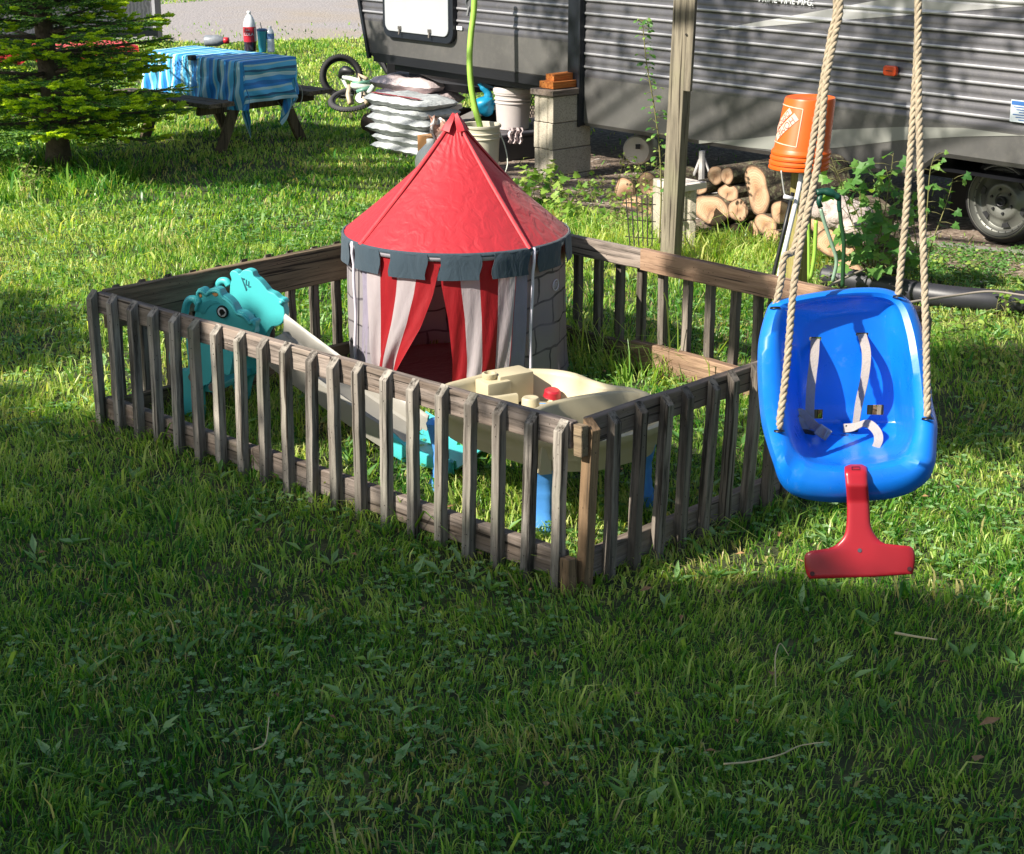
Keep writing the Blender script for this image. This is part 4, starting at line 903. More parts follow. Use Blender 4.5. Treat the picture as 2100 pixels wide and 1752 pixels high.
# front corner trim, hitch jack
b = MB(); b.beam(wp(sF, zbotL-.02, .01), wp(sF+.25*(ZT-zbotL), ZT, .01), .03, .03); b.build('corner_trim', blk2, trailer)
jx = PY(803, 150, 15.6); b = MB(); jt = Vector((jx.x, jx.y, 0)); b.box((jt.x, jt.y, .36), (.075, .075, .72), None, .006); b.box((jt.x, jt.y, .02), (.18, .18, .03)); b.build('jack_leg', blk, trailer)
b = MB(); hp = PY(775, 110, 15.8)
for k in range(9): q = hp+Vector((.05+.02*k+random.uniform(-.04, .04), 0, .07-.03*k)); b.box(q, (random.uniform(.05, .1), .06, random.uniform(.03, .08)), Matrix.Rotation(random.random(), 3, 'Y'), .006)
b.tube([PY(755, 95, 15.8), PY(775, 112, 15.8), PY(795, 150, 15.7)], [.05, .045, .02], 8); b.tube([hp, wp(sF-.2, zbotL-.06, -.4)], .04, 8); b.build('hitch', blk, trailer)
# black slide-out edge trim
b = MB(); zb1 = WI(1185, 257, .05)[1]; b.beam(wp((s_strip0+s_strip1)/2, zb1, .045), wp((s_strip0+s_strip1)/2, ZT, .045), abs(s_strip0-s_strip1), .055, WN, .006); tr_ = b.build('slideout_trim', blk2, trailer)
b = MB(); se = min(s_strip0, s_strip1); b.beam(wp(se+.012, zb1-.005, .082), wp(se+.012, ZT, .082), .02, .022, WN, .004); b.build('trim_bead', blk2, tr_)
# hatch
def hatch():
    P = [WI(x, y, .02) for x, y in ((795, 72), (925, 72))]
    s0 = WI(797, 62, .02)[0]; s1 = WI(926, 62, .02)[0]; zb = WI(862, 69, .02)[1]; za = WI(800, 45)[1]
    sm = (s0+s1)/2; hw = abs(s0-s1)/2; zt = zb+.62
    def rr(hw, z0, z1, r, off, th, name, mt, par):
        poly = []; 
        for (cx, cz, a0) in ((hw-r, z1-r, 0), (-hw+r, z1-r, 90), (-hw+r, z0+r, 180), (hw-r, z0+r, 270)):
            for k in range(7): a = math.radians(a0+15*k); poly.append((cx+r*math.cos(a), cz+r*math.sin(a)))
        b = MB(); b.prism(poly, wp(sm, 0, off), WD, Vector((0, 0, 1)), WN, th); return b.build(name, mt, par, bevel=.003)
    fr = rr(hw+.045, zb-.055, zt+.05, .09, .02, .05, 'hatch_frame', blk2, trailer)
    ht = rr(hw, zb, zt, .065, .048, .02, 'hatch_door', plain('hatch_white', '#a2a6ab', .4, .04), trailer)
    for f in (-.45, .5):
        b = MB(); b.box(wp(sm+hw*f, zb+.035, .066), (.03, .02, .03), Matrix.Rotation(math.atan2(WD.y, WD.x), 3, 'Z'), .004); b.tube([wp(sm+hw*f-.0, zb+.05, .066), wp(sm+hw*f+.0, zb-.02, .075)], .008, 8); b.build('latch', plain('latch_chrome', '#8b8580', .3, metal=.8) if f < 0 else MATS['latch_chrome'], ht)
hatch()
# small stickers, dent, marker light, label, inlet and vents
def plate(px, py, w_, h_, off, name, mt, th=.004, par=None):
    s, z = WI(px, py, off); b = MB(); b.prism([(-w_/2, -h_/2), (w_/2, -h_/2), (w_/2, h_/2), (-w_/2, h_/2)], wp(s, z, off), WD, Vector((0, 0, 1)), WN, th); return b.build(name, mt, par or trailer, bevel=.001)
stw = plain('sticker_white', '#c9ccd0', .5, .08, 80)
plate(942, 58, .07, .03, .013, 'sticker', stw)
lb = plate(2092, 229, .13, .13, .056, 'warning_label', plain('label_paper', '#c3ccd2', .5, .05, 40))
blu = plain('label_blue', '#2f5f9d', .5)
s, z = WI(2092, 229, .056)
b = MB(); b.prism([(-.06, -.012), (.06, -.012), (.06, .012), (-.06, .012)], wp(s, z+.048, .059), WD, Vector((0, 0, 1)), WN, .002)
for k in range(6): b.prism([(-.05, -.003), (.045-.02*(k % 3), -.003), (.045-.02*(k % 3), .002), (-.05, .002)], wp(s, z+.025-.015*k, .059), WD, Vector((0, 0, 1)), WN, .002)
b.build('label_print', blu, lb)
om = plain('orange_lens', '#c8431c', .25, .08, 20, coat=.5); s, z = WI(1828, 145, .06)
poly = [];
for (cx, cz, a0) in ((.03, .012, 0), (-.03, .012, 90), (-.03, -.012, 180), (.03, -.012, 270)):
    for k in range(5): a = math.radians(a0+22.5*k); poly.append((cx+.02*math.cos(a), cz+.02*math.sin(a)))
b = MB(); b.prism(poly, wp(s, z, .068), WD, Vector((0, 0, 1)), WN, .03); ml = b.build('marker_light', om, trailer, bevel=.006)
b = MB(); b.prism([(-.025, -.003), (.025, -.003), (.025, .003), (-.025, .003)], wp(s, z, .084), WD, Vector((0, 0, 1)), WN, .004); b.build('lens_bar', plain('lens_dark', '#5a1a10', .4), ml)
b = MB(); s, z = WI(964, 6, .02); b.lathe([(.05, 0), (.05, .03), (.035, .035), (.03, .02), (0, .02)], wp(s, z, .0), WN, 20); b.tube([wp(s, z-.03, .03), wp(s, z-.10, .05)], .012, 8); b.build('water_inlet', plain('inlet_grey', '#57595c', .45), trailer, smooth=True, auto=.7)
# lettering cut by the top of the picture
s, z = WI(1612, 2, .066); vs, fs = text_mesh('PRIME TIME MFG.', .062, .001); b = MB(); b.add([wp(s, z, .066)-WD*(v_.x+v_.y*.22)+Vector((0, 0, v_.y))+WN*v_.z for v_ in vs], fs); b.build('lettering', stw, trailer)
# upper swoosh follows the corrugation
def line_s(p, q):
    a = WI(*p, .04); c_ = WI(*q, .04); return lambda z: a[0]+(c_[0]-a[0])*(z-a[1])/(c_[1]-a[1])
tip = (1453, 63.5); up = line_s(tip, (1760, 8)); lo1 = line_s(tip, (1760, 39)); 
zt_ = WI(*tip, .04)[1]; za = WI(1760, 39, .04)[1]; lo2f = line_s((1760, 39), (2100, 13))
b = MB(); vs = []; 
rows_ = [(o, z) for o, z in PR_ if zt_ <= z <= zt_+1.3]
zz = []
for i in range(len(rows_)-1):
    for k in range(3): f = k/3; zz.append((rows_[i][0]*(1-f)+rows_[i+1][0]*f, rows_[i][1]*(1-f)+rows_[i+1][1]*f))
for o, z in zz:
    sl_ = up(z); sr_ = lo1(z) if z < za else lo2f(z); sr_ = max(sR, sr_)
    if sl_-sr_ < 0: sl_ = sr_
    vs += [wp(sl_, z, .0435+o), wp(sr_, z, .0435+o)]
b.add(vs, [(2*i, 2*i+1, 2*i+3, 2*i+2) for i in range(len(zz)-1)]); b.build('silver_stripe', ltg2, trailer)
# lower swoosh on the flat panel
UPp = [z3(500, 708), z3(700, 688), z3(860, 670), z3(1180, 638), z3(1500, 625), z3(1800, 628), z3(2100, 638), z3(2500, 660)]
LOp = [z3(500, 712), z3(700, 728), z3(860, 738), z3(1180, 728), z3(1500, 690), z3(1800, 673), z3(2100, 666), z3(2500, 664)]
vs = []
UPs = [WI(x, y, .045) for x, y in UPp]; LOs = [WI(x, y, .045) for x, y in LOp]
for a_, c_ in zip(UPs, LOs): vs += [wp(a_[0], min(a_[1], zflatR-.01), .046), wp(c_[0], max(c_[1], zbotR+.032), .046)]
b = MB(); b.add(vs, [(2*i, 2*i+1, 2*i+3, 2*i+2) for i in range(len(UPs)-1)]); b.build('grey_stripe', ltg, trailer)
# wheel well and wheel
WC = wp(0, 0, -.02); c_ = D(2051, 413, 1); ws, wz_ = WI(2051, 414, -.22)
wheel_r = wz_-.01
def wring(prof, ang=48): b = MB(); b.lathe(prof, wp(ws, wz_, -.30), WN, ang); return b
wa = WI(1960, 330, .045); wb = WI(2100, 357, .045)
arch = [(ws+.62, zbotR), (ws+.50, wa[1]-.01), (ws+.42, wa[1]+.02), (ws-.42, wa[1]+.02), (ws-.62, zbotR)]
b = MB(); b.prism([(s_-ws, z_) for s_, z_ in arch]+[(-.62, zbotR-.0), ], wp(ws, 0, .046), WD, Vector((0, 0, 1)), WN, .004); 
b.v = []; b.f = []; b.mi = []; b.beam(wp(ws+.62, .42, -.62), wp(ws-.75, .42, -.62), .03, .72); b.build('wheel_well', blk, trailer)
trm = plain('tyre_rubber', '#17171a', .8, .15, 10, .3, 40); rmm = plain('rim_grey', '#6f706b', .42, .15, 8, metal=.5); rdk = plain('rim_dark', '#222326', .5)
OFW = -.30
ax = wring([(.225, .06), (.24, .075), (wheel_r*.80, .095), (wheel_r*.95, .07), (wheel_r, .03), (wheel_r, -.12), (wheel_r*.9, -.15), (.2, -.14)]); whl = ax.build('wheel', trm, trailer, smooth=True)
RR = .235
b = wring([(RR, .085), (RR-.006, .092), (RR-.016, .092), (RR-.022, .078), (RR-.03, .066), (RR-.036, .070), (RR-.045, .066), (RR-.05, .035), (RR-.06, .028), (RR-.075, .032), (.122, .05), (.115, .062), (.10, .066), (.07, .06), (.052, .055), (.05, .045), (0, .045)]); rim_ = b.build('rim', rmm, whl, smooth=True, auto=.8)
ez = Vector((0, 0, 1))
for k in range(6):
    a = 2*PI*k/6+.3; cc_ = wp(ws, wz_, .046+OFW)+(WD*math.cos(a)+ez*math.sin(a))*.150; rad = (WD*math.cos(a)+ez*math.sin(a)); tan = (-WD*math.sin(a)+ez*math.cos(a))
    b = MB(); b.prism([(-.014, -.012), (-.010, .022), (.016, .032), (.016, -.026)], cc_, rad, tan, WN, .008); b.build('vent_slot', rdk, rim_)
    cc_ = wp(ws, wz_, .062+OFW)+rad*.076; b = MB(); b.lathe([(0, .014), (.008, .014), (.010, 0)], cc_, WN, 6); b.build('lug_nut', rdk, rim_)
b = MB()
for k in range(24):
    a = 2*PI*k/24; cc_ = wp(ws, wz_, .068+OFW)+(WD*math.cos(a)+ez*math.sin(a))*(RR-.041); b.lathe([(0, .004), (.004, .003), (.005, 0)], cc_, WN, 6)
b.build('rivets', rdk, rim_)
b = MB(); b.lathe([(.03, .05), (.035, .075), (.03, .085), (.022, .08), (.02, .06), (0, .06)], wp(ws, wz_, OFW), WN, 20); b.build('hub', rdk, rim_, smooth=True)
b = MB(); b.beam(wp(ws+1.0, .62, -.45), wp(ws-1.6, .62, -.45), .5, .03); b.build('fender_liner', blk, trailer)
# white skid board under the wheel
bd = thing('board', G(1990, 515), 'thin pale board lying on the ground under the trailer wheel', 'board'); b = MB(); b.beam(G(1925, 508)+Vector((0, 0, .02)), G(2160, 530)+Vector((0, 0, .02)), .035, .02); b.build('plank', plain('pale_board', '#77746e', .8), bd)
# stabiliser jack and white drum seen under the trailer
wmt = plain('painted_white_metal', '#c6c2bf', .5, .15)
st = thing('stabilizer_jack', PY(1437, 400, 12.2), 'pale scissor stabilizer jack standing under the trailer behind the wooden post', 'jack'); b = MB()
J_ = lambda x, y: PY(x, y, 12.2)
b.tube([J_(1440, 310), J_(1438, 385)], .022, 8); b.tube([J_(1440, 315), J_(1418, 372)], .010, 6); b.tube([J_(1440, 315), J_(1462, 372)], .010, 6); b.box(J_(1440, 388), (.2, .15, .03)); b.build('jack_frame', wmt, st, smooth=False)
dr = thing('white_drum', PY(1305, 335, 13.2), 'round white drum under the trailer left of the wooden post', 'drum'); b = MB(); b.lathe([(0, .0), (.10, 0), (.112, .015), (.112, .2), (.10, .215), (0, .215)], PY(1322, 300, 13.5), (-.35, -.9, 0), 28); b.build('body', wmt, dr, smooth=True, auto=.7)
b = MB(); b.box(PY(1308, 301, 13.27), (.035, .02, .035)); b.build('cap', MATS['tank_grey'], dr)
# ================================================================ GREEN HOSE, BUCKETS AND CLUTTER
gh = plain('green_hose', '#8fb648', .5, .12, 8)
hs = thing('green_hose', PY(985, 250, 13.5), 'thick light green hose running from the trailer down into the cream bucket', 'hose')
b = MB(); b.tube(spline([PY(x, y, Y) for x, y, Y in ((975, -60, 13.62), (972, 20, 13.6), (966, 70, 13.58), (963, 120, 13.55), (966, 175, 13.52), (975, 225, 13.5), (985, 262, 13.48), (990, 300, 13.48))], 8), .024, 12); b.build('hose', gh, hs, smooth=True)
def bucket(loc, r0, r1, h, mt, name, label, rim=True, group=None, tilt=(0, 0, 0), handle=None):
    t = thing(name, loc, label, 'bucket', group, tilt); b = MB()
    pr = [(0, 0), (r0-.006, 0), (r0, .006)]; 
    zz_ = [(.70, 0), (.715, .008), (.73, .008), (.745, 0), (.80, 0), (.815, .009), (.83, .009), (.845, 0), (.93, 0), (.945, .01), (.985, .01), (1, .006)]
    for f, o in zz_: pr.append((r0+(r1-r0)*f+o, h*f))
    pr += [(r1+.001, h), (r1-.006, h-.004), (r0-.008, .01), (0, .01)]
    b.lathe(pr, (0, 0, 0), (0, 0, 1), 36); b.build('bucket_shell', mt, t, world=False, smooth=True, auto=.6); return t
cb = plain('cream_bucket', '#c2bba8', .4, .05); wb_ = plain('white_bucket', '#b8b0ae', .45, .06)
p = G(986, 352); bk = bucket(p, .135, .152, .37, cb, 'cream_bucket', 'tall cream bucket directly behind the tent peak with the green hose in it')
b = MB(); b.tube(spline([Vector((.15, 0, .30)), Vector((.19, -.03, .2)), Vector((.21, -.05, .08)), Vector((.19, -.08, .0))], 6), .005, 6); b.build('handle', plain('handle_white', '#c8ccc0', .5), bk, world=False, smooth=True)
p = PY(1052, 264, 14.2); bk = bucket(p, .13, .148, .30, wb_, 'white_bucket', 'white lidded bucket standing under the trailer left of the concrete blocks')
b = MB(); b.lathe([(.150, .29), (.162, .30), (.162, .33), (.15, .345), (.14, .335), (.0, .335)], (0, 0, 0), (0, 0, 1), 32); b.build('lid', wb_, bk, world=False, smooth=True, auto=.6)
p2 = Vector(p)+Vector((-.01, .03, .36)); bk = bucket(p2, .135, .155, .14, wb_, 'white_bucket', 'shallow white tub stacked on top of the lidded white bucket')
tl = plain('teal_can', '#1583ab', .4, .1)
wc = thing('watering_can', PY(1000, 245, 14.3), 'teal blue watering can hanging under the trailer beside the white buckets', 'watering can')
T_ = lambda x, y, Y=14.3: PY(x, y, Y)
b = MB(); b.tube(spline([T_(988, 200), T_(992, 212), T_(1000, 222), T_(1012, 226)], 4), [.05, .07, .085, .09, .09, .085, .08, .078, .075, .07, .06, .05, .03][:13], 12); b.tube(spline([T_(1002, 205), T_(1000, 190), T_(990, 178), T_(984, 170)], 4), [.035]*4+[.03]*5+[.022]*4, 10); b.build('can_body', tl, wc, smooth=True)
b = MB(); b.tube(spline([T_(1005, 210), T_(1022, 212), T_(1036, 225), T_(1036, 250), T_(1022, 268)], 6), .02, 8); b.build('handle', tl, wc, smooth=True)
# bags
bagm = M('bag_plastic'); v = bagm.coord('Object'); n1 = bagm.noise(v, 9, 5, .7); c = bagm.ramp(n1, [(.3, srgb('#878c90')), (.6, srgb('#b4b8b9')), (.8, srgb('#d2d2d1'))])
bagm.l(c, bagm.b.inputs['Base Color']); bagm.set(Roughness=.38); bagm.bump(bagm.noise(bagm.coord('Object', (3, 3, 8)), 5, 5), .9, .02)
bagr = plain('bag_print_red', '#8e3035', .5, .2, 20); bagp = plain('bag_pinkish', '#b8aaab', .45, .15, 7, .8, 14, bdist=.02)
def bag(c0, ang, L, Wd, H, mt, label, seed, group, stripe=False):
    t = thing('bag', c0, label, 'bag', group, (0, 0, ang)); b = MB(); NU, NV = 22, 12; rr = random.Random(seed); vs = []
    for lay in (1, -1):
        for j in range(NV):
            for i in range(NU):
                u = -1+2*i/(NU-1); v_ = -1+2*j/(NV-1); e = max(0, 1-abs(u)**5)**.3*max(0, 1-abs(v_)**6)**.3; pinch = 1-.12*abs(u)**3*(1+.6*math.sin(v_*9+seed))
                vs.append((u*L/2*(1-.02*abs(v_)), v_*Wd/2*pinch, H/2+lay*H/2*e*(.9+.14*math.sin(u*7+seed+v_*3))+.004*math.sin(u*19+v_*13+seed)*(1 if lay > 0 else .2)))
    fs = []
    for lay in (0, 1):
        o = lay*NU*NV; fs += [(o+j*NU+i, o+j*NU+i+1, o+(j+1)*NU+i+1, o+(j+1)*NU+i) for j in range(NV-1) for i in range(NU-1)]
    b.add(vs, fs); bb = b.build('bag_body', mt, t, world=False, smooth=True)
    if stripe:
        b = MB(); b.grid(lambda i, j: ((-.36+.07*i/3*(1) + j*.05)*L if False else (-.40+.8*i/21)*L, (-.38+.10*j/3)*Wd, H*(.985)+.004-.02*((j/3-1)**2)*0-.25*H*0), 22, 4); b.build('printed_band', bagr, t, world=False, smooth=True)
    return t
tang = math.atan2(-WD.y, -WD.x)      # along the trailer, to the right
words = ['bottom', 'second from bottom', 'third from bottom', 'fourth from bottom', 'fifth from bottom', 'topmost']
base = G(858, 322); base = Vector((base.x, base.y, 0))
for k in range(6):
    q = base+Vector((random.uniform(-.03, .03)-.012*k, random.uniform(-.02, .02), .0+.078*k)); bag(q+Vector((.0, .14, 0)), tang+random.uniform(-.05, .05), .78+random.uniform(-.04, .06), .44, .098, bagm.m, 'silvery white pellet bag, '+words[k]+' of the stack left of the tent peak', k*3.1, 'plastic bags stacked left of the tent peak', stripe=(k == 5))
q = G(905, 300); 
for k in range(2): bag(Vector((q.x-.22, q.y+.35+.08*k, .30+.11*k)), tang+.1, .75, .5, .14, bagp, ('lower' if k == 0 else 'upper')+' crumpled pinkish bag behind the silvery bag stack', k*5+1, 'pinkish bags behind the bag stack')
crate = thing('pallet', Vector((q.x+.15, q.y+.6, 0)), 'dark wooden pallet base under the pinkish bags behind the bag stack', 'pallet'); b = MB()
R3 = Matrix.Rotation(tang, 3, 'Z')
for dz in (.05, .15, .26): b.box((q.x-.2, q.y+.4, dz), (.8, .5, .05), R3, .005)
for dx in (-.35, 0, .35): b.box(Vector((q.x-.2, q.y+.4, .14))+R3 @ Vector((dx, 0, 0)), (.09, .48, .24), R3, .005)
b.build('boards', wood('dark_plank', '#2e2722', '#54473b', '#3e342c', 0), crate)
lg_ = thing('dark_log', G(765, 268), 'short dark log lying at the left end of the bag stack', 'log'); b = MB(); b.tube([PY(752, 250, 14.9), PY(790, 262, 14.75)], [.075, .08], 14); b.build('bark', plain('dark_bark', '#3c322b', .9, .3, 12, .8, 30, bdist=.01), lg_, smooth=False)
lg2 = thing('dark_beam', G(772, 240), 'short dark square timber on the small log beside the bag stack', 'timber'); b = MB(); b.beam(PY(762, 240, 15.0), PY(800, 248, 14.9), .09, .07); b.build('timber', MATS['dark_plank'], lg2)
# torn bag, cardboard, white jug, black tray leaning
tb_bag = thing('torn_bag', PY(905, 270, 14.2), 'torn white and brown bag draped over the right end of the bag stack', 'bag')
tbm = M('torn_paper'); v = tbm.coord('Object'); tbm.l(tbm.ramp(tbm.noise(v, 9, 3), [(.42, srgb('#c9c3c1')), (.5, srgb('#8c6a5c'))]), tbm.b.inputs['Base Color']); tbm.set(Roughness=.6)
b = MB(); b.grid(lambda i, j: PY(878+i*5.5+j*1.5+3*math.sin(i+j), 236+j*7+i*1.5+3*math.sin(i*2.1), 13.72-.02*j+.03*math.sin(i*1.7+j)), 9, 11); b.build('sheet', tbm.m, tb_bag, smooth=True, solid=.004)
jug = thing('white_jug', G(878, 385)+Vector((0, 0, 0)), 'white plastic jug on the grass partly hidden behind the left side of the tent roof', 'jug')
b = MB(); jp = G(884, 372); b.lathe([(0, 0), (.10, .0), (.115, .03), (.12, .16), (.10, .22), (.05, .27), (.03, .29), (.03, .32), (0, .32)], (jp.x, jp.y, 0), (0, 0, 1), 24); b.build('jug_body', plain('milk_white', '#dcdcd8', .45, .03), jug, smooth=True)
cbd = thing('cardboard_box', PY(880, 318, 13.9), 'small brown cardboard box beside the white jug behind the tent', 'box'); q = PY(890, 345, 13.75); b = MB(); b.box((q.x, q.y, .12), (.2, .16, .24), Matrix.Rotation(.6, 3, 'Z')); b.build('carton', plain('cardboard', '#a97b4f', .85), cbd); b = MB(); b.box((q.x, q.y, .241), (.202, .05, .003), Matrix.Rotation(.6, 3, 'Z')); b.build('tape', plain('tape', '#b8946a', .4), cbd)
tray = thing('black_bin', PY(945, 235, 14.5), 'black plastic bin lying open on its side under the trailer beside the green hose', 'bin'); b = MB()
q = PY(945, 232, 14.6); R3 = Matrix.Rotation(-.35, 3, 'Y') @ Matrix.Rotation(.6, 3, 'Z'); q.x += .12; b.box((q.x, q.y, .13), (.5, .34, .26), R3, .02); b.build('bin_shell', blk, tray)
b = MB(); q2 = Vector((q.x, q.y, .13))+R3 @ Vector((0, 0, .14)); b.box(q2, (.53, .37, .025), R3, .006); b.build('bin_rim', plain('grey_rim', '#77746f', .5), tray)
for k, (x, y, w_, h_, cl, lab) in enumerate(((905, 232, .35, .04, '#a29a94', 'loose pale board leaning on the black bin'), (935, 262, .22, .03, '#c5bdb4', 'short cream board lying in front of the black bin'), (890, 300, .2, .06, '#2a3350', 'small navy box between the bag stack and the tent peak'))):
    q = PY(x, y, 14.15-.1*k); t = thing('offcut' if k < 2 else 'navy_box', (q.x, q.y, max(0, q.z-.1)), lab, 'board' if k < 2 else 'box'); b = MB(); b.box(q, (w_, .12, h_), Matrix.Rotation(-.3+.1*k, 3, 'Y') @ Matrix.Rotation(.6, 3, 'Z'), .004); b.build('panel', plain('clutter_%d' % k, cl, .7), t)
# black lattice behind the blocks, dark clutter
lat = thing('lattice_panel', PY(1098, 235, 14.6), 'black plastic lattice panel behind the concrete blocks under the trailer', 'lattice'); b = MB()
for k in range(16):
    for sg in (-1, 1):
        x0 = 1078+k*5-(20 if sg > 0 else 0); b.tube([PY(x0, 180, 14.9), PY(x0+sg*26, 240, 14.9)], .005, 4)
b.build('lattice', plain('lattice_grey', '#4c5058', .6), lat)
drk = thing('storage_tote', PY(1060, 320, 13.8), 'dark grey storage tote in the shade under the trailer', 'tote'); q = PY(1052, 300, 14.15); b = MB(); b.box((q.x, q.y, .1), (.6, .36, .2), Matrix.Rotation(.6, 3, 'Z'), .02); b.build('tote_body', plain('tote_grey', '#3b3b40', .6), drk); b = MB(); b.box((q.x, q.y, .21), (.63, .38, .025), Matrix.Rotation(.6, 3, 'Z'), .01); b.build('tote_lid', plain('tote_lid_grey', '#44444a', .5), drk)
rag = thing('crumpled_plastic', PY(1055, 290, 13.9), 'crumpled clear plastic wrap hanging below the white bucket', 'plastic wrap'); b = MB(); b.grid(lambda i, j: PY(1043+i*4+2*math.sin(j*2.), 262+j*6+4*abs(math.sin(i*1.3))*(j/5), 13.85+.03*math.sin(i*2.2+j)), 8, 6); b.build('film', bagp, rag, smooth=True, solid=.004)
# ================================================================ CONCRETE BLOCK PILLAR
cn = M('concrete'); v = cn.coord('Object'); cn.l(cn.mix(cn.ramp(cn.noise(v, 120, 4, .8), [(.35, (.9, .9, .9)), (.5, (0, 0, 0))]), cn.ramp(cn.noise(v, 7, 5), [(.3, srgb('#a0988a')), (.7, srgb('#b9b0a0'))]), srgb('#66615a')), cn.b.inputs['Base Color']); cn.set(Roughness=.95); cn.bump(cn.noise(v, 90, 4, .8), .7, .004)
def block(t):
    """a stretcher block: grooved ends on local -x, two cores"""
    L, W_, H = .40, .205, .198; b = MB(); hx, hy = L/2, W_/2
    poly = [(-hx, -hy), (hx, -hy), (hx, -hy+.045), (hx-.012, -hy+.055), (hx-.012, hy-.055), (hx, hy-.045), (hx, hy), (-hx, hy), (-hx, hy-.04), (-hx+.012, hy-.05), (-hx+.012, hy-.065), (-hx+.004, hy-.07), (-hx+.004, -hy+.07), (-hx+.012, -hy+.065), (-hx+.012, -hy+.05), (-hx, -hy+.04)]
    b.prism(poly, (0, 0, H/2), Vector((1, 0, 0)), Vector((0, 1, 0)), Vector((0, 0, 1)), H-.004); return b.build('block_body', cn.m, t, world=False, bevel=.004)
pb = G(1133, 374); pb.z = 0
bang = math.atan2(-WN.y, -WN.x)      # long side runs away from the wall face
# near vertical edge of the pillar is the corner between its two visible faces
LX = -WN; LY = WD     # local x into the wall, local y along the wall
cblk = pb+LX*.2+LY*.1025
names = ['bottom', 'second from bottom', 'third from bottom', 'topmost']
for k in range(4):
    q = cblk+Vector((0, 0, -.16+.2*k))+LX*random.uniform(-.006, .006)+LY*random.uniform(-.004, .004)
    t = thing('concrete_block', q, 'pale concrete block, '+names[k]+' of the pillar propping the trailer', 'concrete block', 'concrete blocks in the pillar', (0, 0, bang)); block(t)
zt0 = -.16+.8
t = thing('plank', cblk+Vector((0, 0, zt0)), 'weathered square plank lying on top of the concrete block pillar', 'plank', None, (0, 0, bang)); b = MB(); b.box((0.0, 0, .024), (.45, .25, .042), None, .004); b.build('plank_body', wx, t, world=False)
ow = wood('orange_wood', '#a3592a', '#d08748', '#b8692f', 0)
for k, (ln, wd_, z_, ox) in enumerate(((.55, .15, .075, .12), (.50, .09, .125, .14))):
    t = thing('wood_offcut', cblk+Vector((0, 0, zt0)), ('wider lower' if k == 0 else 'narrower upper')+' orange cut timber stacked on the plank over the block pillar', 'timber', 'orange timbers on the block pillar', (0, 0, bang)); b = MB(); b.box((ox-.02, .01*k, z_), (ln, wd_, .05), None, .003); b.build('timber', ow, t, world=False)
# blocks behind the post
p0 = G(1398, 512); p0.z = 0
for k, (dz, lab) in enumerate(((0, 'lower'), (.2, 'upper'))):
    t = thing('concrete_block', p0+Vector((-.035, .22, dz-.02)), lab+' grey concrete block half hidden behind the wooden post by the logs', 'concrete block', 'concrete blocks behind the post', (0, 0, PI/2+.1)); block(t)
t = thing('white_board', p0+Vector((-.0, .12, .39)), 'short white board end lying on the blocks behind the wooden post', 'board'); b = MB(); b.box((0, 0, 0), (.2, .24, .04), Matrix.Rotation(.7, 3, 'Z'), .003); b.build('board', plain('white_paint_wood', '#c3bab2', .7), t, world=False)
# ================================================================ WOODEN POST
pz = wood('post_wood', '#57524a', '#8b8474', '#6e675b', 2, knots=False, green='#84836a')
pbase = G(1374, 545); pbase = Vector((pbase.x, pbase.y, 0)); PYY = pbase.y
p_top = PY(1413, -150, PYY-.02); ax_ = (p_top-pbase).normalized()
wp_ = thing('wooden_post', pbase, 'tall leaning grey wooden post behind the fence, with a board fixed to its upper part', 'post')
b = MB(); b.beam(pbase-ax_*.1, pbase+ax_*1.9, .098, .098, Vector((-.55, -.83, 0)), .006); b.build('post_timber', pz, wp_)
q0 = PY(1386, 189, PYY); off_ = Vector((-.83*.55*0-.03, -.055, 0)); b = MB(); b.beam(PY(1402, 186, PYY-.06), PY(1402, 186, PYY-.06)+ax_*1.2, .098, .03, Vector((-.55, -.83, 0)), .004); b.build('side_board', pz, wp_)
b = MB()
for x in (1407, 1416): q = PY(x, 71, PYY-.085); b.lathe([(0, .004), (.006, .003), (.007, 0)], q, (-.5, -.85, 0), 8)
b.build('nail', nailm, wp_)
# ================================================================ LOGS
bark = M('bark'); v = bark.coord('Object'); bark.l(bark.mix(bark.ramp(bark.noise(v, 30, 5, .8), [(.5, (0, 0, 0)), (.62, (.8, .8, .8))]), bark.ramp(bark.noise(v, 14, 6, .8), [(.35, srgb('#3a3028')), (.65, srgb('#6a5b4b'))]), srgb('#90916c')), bark.b.inputs['Base Color']); bark.set(Roughness=.95); bark.bump(bark.noise(v, 22, 6, .8), 1, .02)
ce = M('log_end'); v = ce.coord('Object'); at = ce.n('ShaderNodeAttribute', attribute_name='ring')
mu = ce.n('ShaderNodeMath', operation='MULTIPLY_ADD'); ce.l(at.outputs['Fac'], mu.inputs[0]); mu.inputs[1].default_value = 60; nzz = ce.n('ShaderNodeMath', operation='MULTIPLY'); nzz.inputs[1].default_value = 9; ce.l(ce.noise(v, 14, 3), nzz.inputs[0]); ce.l(nzz.outputs[0], mu.inputs[2]); sn = ce.n('ShaderNodeMath', operation='SINE'); ce.l(mu.outputs[0], sn.inputs[0])
base = ce.ramp(at.outputs['Fac'], [(0, srgb('#946d50')), (.25, srgb('#b08a6a')), (.7, srgb('#c2a184')), (.9, srgb('#a08064')), (.955, srgb('#5e4634')), (1, srgb('#352a22'))])
c = ce.mix(1.0, base, ce.ramp(sn.outputs[0], [(0, (.82, .8, .78)), (.7, (1, 1, 1))]), 'MULTIPLY'); ce.l(ce.mix(ce.ramp(ce.noise(v, 16, 5, .7), [(.52, (0, 0, 0)), (.7, (.75, .75, .75))]), c, srgb('#6b5442')), ce.b.inputs['Base Color']); ce.set(Roughness=.9); ce.bump(ce.noise(v, 60, 4), .5, .006)
LA = Vector((.80, .60, 0)).normalized()
def rowY(px): return 11.27+(10.75-11.27)*(px-1458)/(1592-1458)
